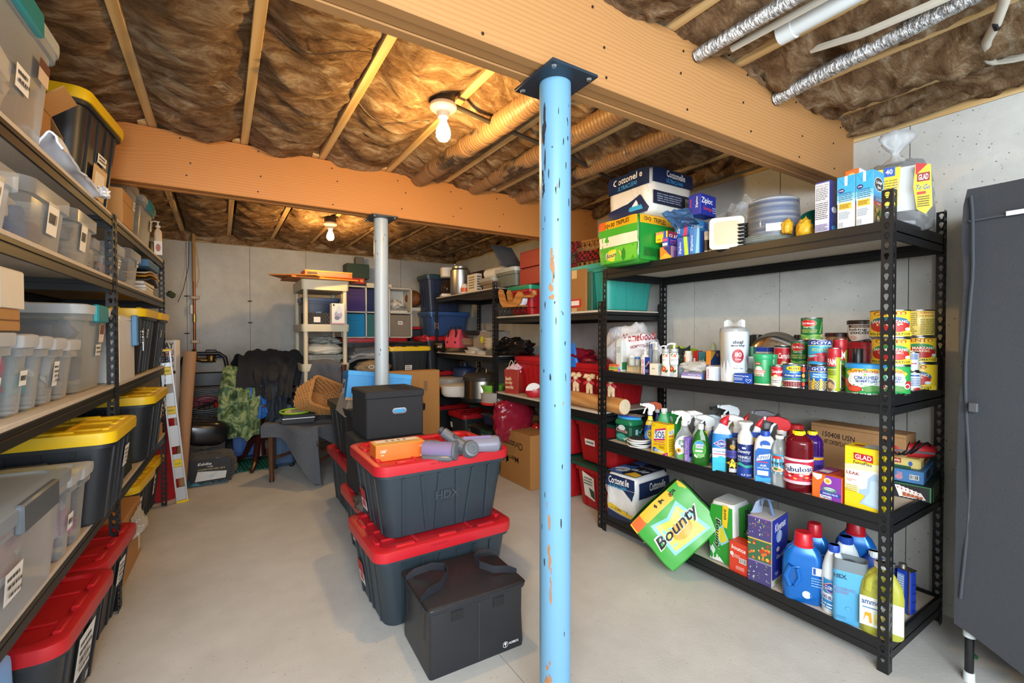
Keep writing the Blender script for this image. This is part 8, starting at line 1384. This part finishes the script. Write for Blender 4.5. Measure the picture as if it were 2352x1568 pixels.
slab('game_board','second orange board overhanging toward the near corner','board',.44,4.62,1.829,.42,.4,.012,OR,-.5)
slab('long_box','long flat orange and pink box on the orange boards','box',.67,4.74,1.842,.44,.2,.06,mat('#d9622c',.5),.04,[('R','f',.05,.3,.25,.7,'#3a2a20'),('R','f',.25,.2,.92,.8,'#e8705a'),('R','f',0,.85,1,1,'#e8923a')])
tote('blue_tote','dark translucent blue tote on the upper beige shelf','tote',(.855,5.10,1.366),0,.37,.34,.29,'#2a3550','#3a4a6a',[('R','f',.35,.35,.5,.55,'#8fb4d6')],style='flat',ribs=None,kb=.92)
slab('quilted_bin','black quilted cloth bin with white cord on the beige shelf','bin',.665,4.77,1.366,.3,.16,.13,cloth('#26262a'),0,[('P','f',[(.05+.1*i,.0),(.055+.1*i,.0),(.35+.1*i,1),(.345+.1*i,1)],'#6a6a70') for i in range(7)]+[('P','f',[(.35+.1*i,.0),(.355+.1*i,.0),(.055+.1*i,1),(.05+.1*i,1)],'#6a6a70') for i in range(7)]+[('R','f',.3,.3,.5,.7,'#d9d9d6')])
slab('toy_box','white picture box standing at the near end of the beige shelf','box',.90,4.66,1.386,.12,.1,.2,mat('#e6e4de',.5),0,[('E','f',.5,.45,.3,.22,'#a9a6b8'),('E','f',.55,.7,.2,.2,'#cfd6e0'),('E','f',.4,.3,.2,.1,'#7a7a90'),('E','f',.15,.92,.08,.05,'#3a3a3a'),('R','f',0,0,1,.06,'#c98a9a')])
sack('bedding','folded cream bedding heaped on the middle beige shelf','bedding',(.87,4.92,1.09),.18,.14,.065,mat('#d9d0bd',.9,0,.15,14,.4),.18,3,4)
sack('bedding','dark and white bagged linens on the cream bedding','bedding',(.88,4.94,1.19),.15,.12,.04,mat('#8f9490',.6,0,.5,16),.4,4,5)
tote('clear_bin','clear bin of small bottles under the cream bedding','bin',(.87,4.93,.986),0,.36,.3,.10,'#bbb',None,mt=CB2,ribs=None,fill=(6,['#8fc0cc','#d9dde0','#5a5a5e']),seed=3)
boxed('square_jar','square clear jar at the far end of the middle beige shelf','jar','L',(668,830,806,664,684),.9845,'#c9ccce',[],rz=0,d=.1,mt=clear('#e6e9ea',.5,.2),flap=False)
# cube organiser on totes
for i,(x,y,w,z,lb) in enumerate(((1.55,5.66,.8,0,'black tote with red lid at the bottom under the cube organiser'),(1.55,5.66,.8,.62,'black tote with red lid directly under the cube organiser'))):
    tote('storage_tote',lb,'tote',(x,y,z+.001),0,w,.4,.62,HB,HR,ribs=(6,3))
WHT = mat('#d6d3c9',.5)
r = thing('cube_organizer','white six compartment cube organiser raised on dark totes','shelving',(1.17,5.5,1.245),0)
for i in range(4): b = MB(); b.box(.277*i-.007,0,0,.277*i+.009,.3,.61,.002); b.build('upright_panel',WHT,r)
for z in (0,.297,.595): b = MB(); b.box(-.007,0,z,.84,.3,z+.016,.002); b.build('shelf_panel',WHT,r)
b = MB(); b.box(-.005,.292,.002,.838,.30,.608); b.build('back_panel',WHT,r)
for i,(cx_,cz,c,lb) in enumerate(((0,1,'#4a3a78','purple cloth bin in the organiser upper compartment'),(1,1,'#22305c','navy cloth bin in the organiser upper middle compartment'),(0,0,'#1f8fc4','bright blue cloth bin in the organiser lower compartment'),(1,0,'#3f7a76','teal green cloth bin in the organiser lower middle compartment'),(2,0,'#877d70','taupe cloth bin with white tag in the organiser'))):
    o = thing('cloth_bin',lb,'bin',(1.17+.1395+.277*cx_,5.64,1.262+.297*cz),0); b = MB(); b.box(-.126,-.125,0,.126,.125,.265,.006); b.build('bin_body',mat(c,.85,0,.1,80,.2),o); b = MB(); b.box(-.06,-.131,.19,.06,-.125,.215,.003); b.build('pull_handle',mat(c,.8),o)
    if cx_ == 2: prints(o,(.252,.25,.265),[('R','f',.38,.55,.62,.72,'#e2e0da'),('R','f',.42,.62,.58,.65,'#5a5a5a')])
for i,(c,lb) in enumerate((('#d9d4c9','folded white linen on the organiser compartment floor'),('#8f8f8c','folded grey linen in the open organiser compartment'))):
    slab('folded_linen',lb,'linen',1.745,5.54,1.558+.025*i,.22,.18,.024,cloth(c))
sack('white_cloth','crumpled white cloth on the folded linen in the organiser','cloth',(1.84,5.63,1.61),.08,.08,.06,cloth('#d6d2c8'),.4,4,2)
boxed('red_game_box','red board game box on the cube organiser','box','L',(797,659,640,795,832),1.858,'#b8261f',[('R','f',0,0,1,.3,'#2a1a1a'),('E','f',.85,.65,.08,.2,'#e0a040')],rz=0,X=None,d=.2) if 0 else slab('red_game_box','red board game box on the cube organiser','box',1.18,5.52,1.858,.26,.2,.09,mat('#b8261f',.5),0,[('R','f',0,0,1,.3,'#2a1a1a'),('E','f',.85,.65,.08,.2,'#e0a040')])
slab('flat_white_box','flat pale box beside the red game on the organiser','box',1.46,5.52,1.858,.3,.2,.04,mat('#d9cfb9',.6))
slab('green_case','dark green case resting on the red game box','case',1.24,5.56,1.95,.26,.2,.17,mat('#2a4030',.6))
slab('speaker_box','small grey speaker on top of the dark green case','speaker',1.36,5.62,2.122,.09,.1,.09,mat('#6a6a62',.6))
# behind the chair: blankets,yellow lidded tote,flattened carton
tote('storage_tote','tall dark tote hidden below the yellow lidded one by the carton','tote',(1.78,5.12,.001),0,.5,.42,.80,HB,'#2a2c30',ribs=(4,3))
tote('lidded_tote','black tote with yellow lid standing behind the big flat carton','tote',(1.78,5.12,.805),0,.5,.42,.345,HB,HY,tag_('f',.45,.35,.09,.08,2),ribs=(5,3))
for i in range(3): slab('picture_frame',['black picture frame lowest on the yellow lid','black picture frame second on the yellow lid','dark patterned tray on the frames over the yellow lid'][i],'frame',1.57+.03*i,4.94,1.152+.019*i,.4-.04*i,.28,.017,mat(['#1b1b1d','#202022','#3a2e2a'][i],.4,0,.3),.05*i)
slab('moving_carton','big flattened brown moving carton standing behind the file box','carton',1.0,3.98,.001,.72,.12,.955,card('#b88346'),.02,[('R','f',.78,.8,.83,.9,'#8a6a44'),('R','f',.45,.82,.5,.9,'#7a5c3a'),('R','f',.7,0,.703,1,'#8f6534')])
o = thing('storage_crate','grey crate carrying the folded blankets behind the chair','crate',(1.33,5.0,.001),0); b = MB(); b.box(-.2,-.2,0,.2,.2,.86,.01); b.build('crate_body',mat('#4a4d52'),o); b = MB(); b.box(-.21,-.21,.83,.21,.21,.862,.006); b.build('crate_rim',mat('#4a4d52'),o)
sack('camo_bag','tan and brown printed bag with white lettering by the grey column','bag',(1.36,4.9,.864),.19,.14,.09,mat('#8f7f68',.8,0,.6,24),.15,3,6)
o = [x for x in COL.objects if x.name.startswith('camo_bag')][0]; prints(o,(.30,.27,.14),[('T','f',.5,.6,.6,.3,'OHL','#dcd6c8',-4)])
for i in range(4): 
    o = thing('folded_blanket',['grey wool blanket lowest in the folded pile','light grey blanket second in the folded pile','grey blanket third in the folded pile','dark grey blanket folded over the pile top'][i],'blanket',(1.30,5.0,1.02+.035*i),(0,0,.1*i)); b = MB()
    b.sheet(lambda u,v: (-.2+.4*u,-.15+.3*v,.016+.014*math.sin(u*3.1+i)-(.05*(.2-u)*3 if u < .2 else 0)),12,6,.03); b.build('blanket_fold',cloth(['#7a7c7e','#a3a19a','#6a6c70','#5a5c62'][i]),o,ang=80)
# far corner stack
for i,z in enumerate((0,.42,.84)): tote('storage_tote',['black tote with red lid at the foot of the corner stack','black tote with red lid midway in the corner stack','black tote with red lid at the top of the corner stack'][i],'tote',(2.33,5.36,z+.001),0,.60,.46,.419,HB,HR,ribs=(5,4),group='corner stack totes')
tote('clear_blue_tote','translucent blue tote of linens on the corner stack','tote',(2.36,5.34,1.262),0,.56,.42,.30,'#3a5a8f','#3a5f9a',[('R','f',.1,.3,.2,.6,'#d9b0b8')],style='flat',ribs=None,mt=clear('#9ab4d6',.6,.2,'#3f5f94'),fill=(5,['#c9cfda','#8f9fc0']),lmt=mat('#33558f',.4))
tote('navy_tote','tall navy tote topping the corner stack','tote',(2.34,5.40,1.565),0,.50,.36,.45,'#26324f','#2a4a56',ribs=(4,3))
sack('red_shirt','red and white shirt bunched on the corner stack edge','clothes',(2.06,5.22,1.2),.06,.07,.04,mat('#b0303a',.8,0,.7,10),.4,3,3)
o = thing('storage_bin','dark bin with red lid against the far wall by the organiser','bin',(2.05,5.7,.001),0); b = MB(); b.box(-.035,-.12,0,.12,.12,1.35,.01); b.build('bin_body',mat(HB),o); b = MB(); b.box(-.04,-.13,1.35,.125,.125,1.385,.01); b.build('bin_lid',mat(HR),o)
r,dm = vessel('treat_jar','clear square jar with white lid beneath the basketball','jar',(957,984,735,690),1.387,[(0,.95),(.03,1),(.95,1),(1,.9)],'#e6ddcc',dp=.9,rr=.15,mt=clear('#f0ece0',.45,.15,'#d9cdb6'),cap=(.98,.94,1.0,'#d9d2c2'),fill=(.6,'#c9ab7e')) if 0 else (None,None)
o = thing('treat_jar','clear square jar with white lid beneath the basketball','jar',(2.085,5.64,1.386),0); b = MB(); b.loft([(0,.13,.13,.02),(.2,.135,.135,.02)],3); b.build('jar_wall',clear('#f0ece0',.45,.15,'#d9cdb6'),o); b = MB(); b.loft([(.2,.145,.145,.02),(.24,.145,.145,.02)],3); b.build('jar_lid',mat('#d9d2c2'),o); b = MB(); b.blob(.055,.055,.055,.25,4,2); b.build('contents',mat('#c9a878',.8,0,.4,40),o)
o = thing('basketball','brown basketball on the jar by the far wall','ball',(2.085,5.66,1.745),.4); b = MB(); b.lathe([(max(.001,.105*math.cos(-math.pi/2+math.pi*i/16)),.105*math.sin(-math.pi/2+math.pi*i/16)) for i in range(17)],24); b.build('ball',mat('#8a4f26',.6,0,.15,60,.3),o)
for a in (0,1.57): b = MB(); b.X = MX.Rotation(a,4,'Z') @ MX.Rotation(math.pi/2,4,'X'); b.tube([(.105*math.cos(t),.105*math.sin(t),0) for t in [i*math.pi/14 for i in range(28)]],.002,4,True); b.build('seam',plas('#1a1410'),o)
# ================================================================ far corner by the copper pipe
BKP = mat('#1c1d20',.4,.2)
r = thing('hand_cart','black tubular cart with a bent handle and hoses by the far wall','cart',(-.14,5.35,0),0)
b = MB(); b.tube([(-.19,.05,.1),(-.19,.08,.95),(-.17,.09,1.06),(-.12,.09,1.1),(.12,.09,1.1),(.17,.09,1.06),(.19,.08,.95),(.19,.05,.1)],.02,10); b.build('handle_frame',BKP,r)
b = MB(); b.box(-.17,.02,.78,.17,.07,.92,.01); b.build('crossbar',BKP,r)
for z in (.3,.55,.72): b = MB(); b.tube([(-.19,.03,z),(.19,.03,z)],.008,6); b.build('rail',BKP,r)
for k in range(9): b = MB(); b.tube([(-.16+.04*k,-.14,.5),(-.16+.04*k,-.14,.66),(-.16+.04*k,.03,.66)],.003,4); b.build('basket_wire',BKP,r)
for z in (.5,.58,.66): b = MB(); b.tube([(-.17,.03,z),(-.17,-.14,z),(.17,-.14,z),(.17,.03,z)],.003,4); b.build('basket_wire',BKP,r)
for s in (-1,1):
    b = MB(); b.X = MX.Translation((s*.2,.0,.13)) @ MX.Rotation(math.pi/2,4,'Y'); b.lathe([(.06,-.03),(.12,-.028),(.13,-.01),(.13,.01),(.12,.028),(.06,.03)],24); b.build('wheel',mat('#1a1a1c',.8,0,.2,60,.4),r)
b = MB(); b.blob(.15,.12,.1,.15,3,2,X=MX.Translation((0,.0,.22))); b.build('pump_motor',mat('#17181a',.35),r)
o = thing('hose_coil','coiled dark red hose hung on the black cart','hose',(-.13,5.26,.55),(0,0,0)); b = MB()
for k in range(9): R_ = .155-.006*(k % 4); b.tube([(R_*math.cos(a)+.01*math.sin(k),-.06+.016*k+.008*math.sin(3*a+k),R_*.95*math.sin(a)-.03*(k % 3)) for a in [i*math.pi/12 for i in range(24)]],.0105,6,True)
b.build('hose_loops',mat('#7a2038',.4,0,.4,18),o)
o = thing('hose_coil','black pressure hose looped over the red one on the cart','hose',(-.12,5.2,.68),0); b = MB()
for k in range(4): b.tube([((.17+.01*k)*math.cos(a),-.05+.02*k,.10*math.sin(a)-.02*k) for a in [i*math.pi/12 for i in range(24)]],.008,6,True)
b.build('hose_loops',plas('#18191b'),o)
o = thing('spray_gun','red handled spray gun stuck in the cart hoses','tool',(-.1,5.12,.62),.5); b = MB(); b.tube([(-.1,0,0),(.06,0,.03)],.014,8); b.build('barrel',plas('#1c1c1e'),o); b = MB(); b.tube([(.05,0,.03),(.1,0,-.05)],.016,8); b.build('grip',plas('#b8261f'),o)
o = thing('leather_cushion','shiny black cushion lying on the bagged comforter','cushion',(-.15,4.92,.31),(0,.14,.1)); b = MB(); b.blob(.185,.15,.115,.06,2,3,26,14,-1,pw=.6); b.build('cushion_shell',mat('#17171a',.22),o)
r = thing('comforter_bag','zipped clear bag holding a black bedding set with a printed card','bag',(-.11,4.86,.001),-.05)
b = MB(); b.blob(.20,.15,.13,.16,2.6,5,26,16,-.85,pw=.85); b.build('bedding',mat('#26221f',.8,0,.3,14),r)
b = MB(); b.blob(.215,.165,.145,.17,2.6,5,26,16,-.85,pw=.82); b.build('clear_bag',clear('#f2f5f6',.05,.08),r,ang=70)
b = MB(); b.X = MX.Translation((.02,-.165,.02)); b.box(-.13,-.006,0,.16,.0,.2); b.build('printed_card',mat('#1c1b1c',.35),r)
o = r; rr0 = thing('x',None,None,(0,0,0)); bpy.data.objects.remove(rr0)
b = MB(); P_ = [('Eddie',-.03,.165,.1,.022,'#e9e6e0'),('HOME',.01,.14,.04,.01,'#d9d4c9'),('COMFORTER SET',.02,.118,.2,.012,'#b9a86a')]
for s_,x_,z_,w2,h2,c_ in P_:
    vs,f_ = text_mesh(s_,True,.2 if w2 == .1 else 0); bb = MB(); bb.add([(x_+.02+x*w2,-.172,z_+.02+y*h2) for x,y in vs],f_,mat(c_,.4)); bb.build('lettering',None,r,ang=180)
b = MB(); b.add([(-.08,-.1725,.04),(.14,-.1725,.05),(.15,-.1725,.11),(-.06,-.1725,.125)],[(0,1,2,3)],mat('#c9cac6',.4)); b.build('printed_label',None,r)
o = thing('blue_film','crumpled blue plastic film under the bagged comforter','film',(-.2,4.74,.0),0); b = MB(); b.sheet(lambda u,v: (-.12+.36*u,-.07+.16*v,.012+.06*abs(noise.noise(V((u*6,v*5,3))))),16,8,.002); b.build('film_sheet',clear('#b9d4e2',.6,.12,'#5a9ab8'),o)
# spirit level,red sled,cardboard tube,gift wrap
r = thing('spirit_level','aluminium spirit level with yellow vials leaning at the rack end','level',(-.262,4.33,.0),(math.radians(2),math.radians(-5),.1)); AL = mat('#c3c7ca',.35,.3)
for s in (-1,1): b = MB(); b.box(s*.032-.006,-.015,.01,s*.032+.006,.015,1.17,.0015); b.build('rail',AL,r)
zs = [.02,.12,.19,.38,.44,.60,.66,.85,.92,1.08,1.16]
for a,c in zip(zs[::2],zs[1::2]): b = MB(); b.box(-.03,-.005,a,.03,.005,c); b.build('web',AL,r)
for z in (.31,.72,1.02): 
    b = MB(); b.box(-.03,-.016,z-.03,.03,.016,z+.03,.006); b.build('vial_frame',plas('#edc51c'),r); b = MB(); b.lathe([(.007,-.018),(.007,.018)],10,X=MX.Translation((0,-.016,z)) @ MX.Rotation(math.pi/2,4,'Y')); b.build('vial',clear('#d9e86a',.6,.1,'#cfe03a'),r)
for z in (0,1.165): b = MB(); b.box(-.04,-.017,z,.04,.017,z+.018,.003); b.build('end_cap',plas('#edc51c'),r)
o = thing('red_sled','flat red plastic sled standing on edge behind the spirit level','sled',(-.37,4.43,.0),(0,-.05,.5)); b = MB(); b.X = MX.Rotation(math.pi/2,4,'X'); b.loft([(-.012,.17,.66,.05,0,.33),(0,.18,.67,.05,0,.335),(.012,.17,.66,.05,0,.33)],4); b.build('sled_body',mat('#a3161e',.45),o); b = MB(); b.X = MX.Rotation(math.pi/2,4,'X'); b.loft([(.012,.05,.1,.02,0,.58),(.014,.05,.1,.02,0,.58)],4); b.build('hand_slot',mat('#4a0a10'),o)
o = thing('cardboard_tube','long brown cardboard tube leaning beside the spirit level','tube',(-.30,4.62,.0),(math.radians(-3),math.radians(4),0)); b = MB(); b.lathe([(.046,0),(.046,1.15),(.04,1.15),(.04,.4)],24,cap=False); b.build('tube_wall',card('#b08560'),o); b = MB(); b.lathe([(.04,.39),(.001,.39)],20,cap=False); b.build('inner_plug',card('#7a5a3c'),o)
o = thing('gift_wrap_box','tall white gift wrap box printed with colourful letters','box',(-.36,4.70,.0),-.35); b = MB(); b.box(-.06,-.04,0,.06,.04,1.24,.003); b.build('carton',mat('#e6e2d9',.6),o)
b = MB(); b.box(-.05,-.03,1.239,.05,.03,1.2415); b.build('lid_flap',mat('#e6e2d9',.6),o)
prints(o,(.12,.08,1.24),[('T','f',.5,.965,.8,.04,'YAY','#2a2a2e'),('T','f',.5,.92,.8,.04,'YOU','#c2503a'),('T','f',.5,.875,.8,.04,'HBD','#2a4a7a'),('E','f',.3,.83,.2,.016,'#e0a030'),('E','f',.7,.83,.2,.016,'#4a8ab0'),('R','f',0,.78,1,.8,'#3a3a3e')])
r = thing('water_meter','brass water meter and elbows low on the far wall','meter',(-.19,5.78,1.06),0); BR = metal('#8f7040',.4)
b = MB(); b.tube([(-.05,.07,.06),(-.05,.02,.03),(-.03,-.01,-.03),(.02,-.01,-.04),(.14,-.01,-.04)],.022,10); b.build('brass_pipe',BR,r); b = MB(); b.lathe([(.04,-.05),(.045,-.02),(.04,.01)],14,ox=.1,oy=-.01); b.build('meter_body',BR,r); b = MB(); b.box(.05,-.05,.012,.15,.03,.07,.01); b.build('meter_head',plas('#1c1c1f'),r); b = MB(); b.box(.09,-.052,.03,.125,-.05,.045); b.build('white_label',mat('#dfdfdc'),r); b = MB(); b.tube([(.15,-.01,-.0),(.2,-.01,.0)],.02,10); b.build('blue_fitting',mat('#2a5a9a'),r)
# clothes heap over a maroon table,suitcases,green mat
r = thing('pedestal_table','dark maroon pedestal table with curved feet under the clothes','table',(.32,5.15,0),.3); MG = mat('#3f1a16',.3,0,.2,12)
b = MB(); b.lathe([(.05,.1),(.035,.2),(.045,.3),(.03,.4),(.04,.55),(.05,.6)],16); b.build('pedestal',MG,r); b = MB(); b.lathe([(.26,.60),(.28,.61),(.28,.63),(.001,.63)],32); b.build('table_top',MG,r)
for k in range(3): a = k*2.09+4.1; b = MB(); b.tube([(.03*math.cos(a),.03*math.sin(a),.3),(.12*math.cos(a),.12*math.sin(a),.22),(.2*math.cos(a),.2*math.sin(a),.08),(.3*math.cos(a),.3*math.sin(a),.02)],[.03,.028,.022,.018],8); b.build('leg',MG,r)
def garment(name,label,loc,mt,pts,w,seed,rot=0,amp=.03):
    """cloth hanging over a profile of (y, z) points"""
    o = thing(name,label,'clothes',loc,rot); b = MB()
    def fn(u,v):
        t = v*(len(pts)-1); i = min(int(t),len(pts)-2); k = t-i; y = pts[i][0]*(1-k)+pts[i+1][0]*k; z = pts[i][1]*(1-k)+pts[i+1][1]*k
        x = (u-.5)*w*(1+.12*math.sin(v*5+seed)); q_ = V((u*5+seed,v*5,seed)); n_ = amp*(noise.noise(q_)+.6*noise.noise(q_*2.2)); f_ = .02*math.sin(u*17+seed+3*v)
        return (x+.015*noise.noise(q_*3),y+n_-f_*v,z+n_*.8+f_*.3+.015*math.cos(u*9+seed))
    b.sheet(fn,34,22,.008); b.build('cloth',mt,o,ang=80); return o
m,t,p_ = base('camo_cloth'); v = coords(t); n_ = noise_n(t,v,9,2,.5,1.2); t.links.new(ramp(t,n_,[(.38,'#33472f'),(.47,'#5f7a4a'),(.55,'#9aa674'),(.63,'#4a6a4c')]),p_.inputs['Base Color']); p_.inputs['Roughness'].default_value = .7; bump(t,p_,noise_n(t,v,30,3),.4); CAMO = m
garment('jacket','black jacket heaped highest on the clothes pile',(.40,5.2,.66),cloth('#1d1e22'),[(.2,.1),(.1,.40),(-.05,.46),(-.2,.36),(-.28,.14)],.62,2,.1,.07)
garment('jacket','black puffy jacket beside the beige shelf on the clothes pile',(.45,5.0,.56),cloth('#26272b'),[(.14,.3),(.05,.46),(-.1,.38),(-.18,.14)],.34,6,-.2,.06)
garment('jacket','camouflage jacket hanging off the front of the clothes pile',(.14,4.93,.3),CAMO,[(.16,.62),(.06,.68),(-.03,.5),(-.06,.25),(-.05,.04)],.30,4,-.1,.04)
garment('shirt','bright blue shirt hanging beside the camouflage jacket',(.31,4.95,.45),mat('#2f6fc0',.8,0,.15,20,.3),[(.1,.42),(0,.45),(-.06,.3),(-.06,.06)],.17,5,.1)
garment('jacket','dark navy jacket sleeve hanging beside the blue shirt',(.44,4.92,.4),cloth('#2a3542'),[(.12,.5),(0,.52),(-.07,.34),(-.07,.08)],.19,7,0)
sack('orange_towel','small orange towel between the blue shirt and black jackets','towel',(.27,5.0,.86),.07,.06,.03,mat('#b8682a',.9),.3,4,2)
for i,(x,y,w_,h_,c,lb) in enumerate(((.20,5.5,.34,.55,'#24508f','bright blue suitcase lying behind the pedestal table'),(.50,4.98,.2,.58,'#3f5878','slate blue suitcase standing beside the chair'))):
    o = thing('suitcase',lb,'suitcase',(x,y,.03),0); b = MB(); b.box(-w_/2,-.11,0,w_/2,.11,h_,.03); b.build('shell',mat(c,.3),o)
    for k in (-1,1): b = MB(); b.box(k*w_*.22-w_*.13,-.118,h_*.12,k*w_*.22+w_*.13,-.108,h_*.5,.004); b.build('side_panel',mat('#2f62a8' if i == 0 else '#4a6484',.3),o); b = MB(); b.blob(.022,.022,.02,0,1,1,10,8,-1,X=MX.Translation((k*w_*.35,-.05,-.03))); b.build('wheel',plas('#17181a'),o)
    b = MB(); b.box(-w_*.5-.004,-.114,0,-w_*.4,.114,h_,.01); b.build('corner_trim',mat('#1d2530'),o)
o = thing('suitcase','black suitcase squeezed between the slate one and the chair','suitcase',(.60,5.12,.03),.1); b = MB(); b.box(-.06,-.12,0,.06,.12,.66,.025); b.build('shell',mat('#1f2228',.5),o); b = MB(); b.blob(.024,.024,.022,0,1,1,10,8,-1,X=MX.Translation((-.03,-.1,-.03))); b.build('wheel',plas('#17181a'),o)
o = thing('green_mat','green bubbled plastic mat on the floor under the table','mat',(.22,5.25,.002),.1); b = MB(); b.box(-.34,-.28,0,.34,.22,.004); b.build('mat_sheet',clear('#7fc0a0',.75,.15,'#2f7a5a'),o)
b = MB()
for i in range(22):
    for j in range(12): b.blob(.011,.011,.004,0,1,1,6,4,-.3,X=MX.Translation((-.32+.03*i,-.27+.03*j+(.015 if i % 2 else 0),.004)))
b.build('bubbles',clear('#9fd6bc',.6,.08,'#3f8f6c'),o)['kind'] = 'stuff'
# ================================================================ cloth wardrobe at the near end of the wall
r = thing('cloth_wardrobe','dark grey cloth covered wardrobe on tube legs by the wall','wardrobe',(2.53,.04,0),0); WC = mat('#34373c',.92,0,.25,220,.4)
W_,D_ = .45,1.02; b = MB(); rg = []
for k in range(27):
    z = .30+1.51*k/26; P_ = []
    for x,y in [(W_/2+0,-D_/2),(W_/2,D_/2)]+[(W_/2-W_*i/8,D_/2) for i in range(1,8)]+[(-W_/2,D_/2-D_*i/20) for i in range(21)]+[(-W_/2+W_*i/8,-D_/2) for i in range(1,8)]:
        s_ = 1-.02*(k > 25); dx = .012*noise.noise(V((y*5,z*4,1)))+.008*math.sin(z*3+y*6) if x < -W_/2+.01 else 0; dy = .010*noise.noise(V((x*6,z*7,3))) if abs(y) > D_/2-.01 else 0
        zz_ = z
        if k == 0: zz_ = .22 if x > -W_/2+.05 or y > D_/2-.02 else .23-.20*min(1,max(0,(D_/2-y)/.35))
        P_.append((x*s_+dx-(.035*max(0,1-k/9) if x < -W_/2+.01 else 0),y*s_+dy,zz_))
    rg.append(P_)
b.rings(rg); b.build('fabric_cover',WC,r,ang=60)
b = MB(); b.tube([(-W_/2-.008+.006*noise.noise(V((z*9,2,1)))-.035*max(0,1-(z-.3)/.52),D_/2-.025+.008*math.sin(z*7),z) for z in [.32+1.46*i/24 for i in range(25)]],.005,6); b.build('piping',mat('#3f434a',.9),r)
b = MB(); b.tube([(-W_/2-.004,D_/2-.02-D_*i/10*.98,1.69+.004*math.sin(i)) for i in range(11)],.004,6); b.build('top_seam',mat('#3f434a',.9),r)
b = MB(); b.box(-W_/2-.014,D_/2-.30,1.688,-W_/2-.008,D_/2-.115,1.703); b.build('white_strip',mat('#e6ebee',.6),r)
b = MB(); b.box(-W_/2-.035,D_/2-.055,1.0,-W_/2-.012,D_/2-.03,1.035,.003); b.build('zip_pull',plas('#4a4d52'),r)
for x,y in ((-W_/2+.02,D_/2-.03),(W_/2-.03,D_/2-.03),(-W_/2+.02,-D_/2+.03),(W_/2-.03,-D_/2+.03)):
    b = MB(); b.lathe([(.013,.03),(.013,.17)],14,ox=x,oy=y); b.build('leg',plas('#1a1b1d'),r); b = MB(); b.lathe([(.017,.0),(.016,.035)],14,ox=x,oy=y); b.build('foot_cap',mat('#d9dfe0'),r)
    b = MB(); b.lathe([(.018,.165),(.018,.28)],14,ox=x,oy=y); b.tube([(x,y,.23),(x,y-.09 if y > 0 else y+.09,.225)],.016,10); b.build('corner_joint',mat('#dde6ea',.35),r)
o = thing('green_scrap','bit of green plastic on the floor by the wardrobe leg','scrap',(*at(2238,1508,.0).xy,.0005),.3); b = MB(); b.blob(.022,.010,.003,.3,5,2,12,6); b.build('scrap',mat('#3a8a5a'),o)
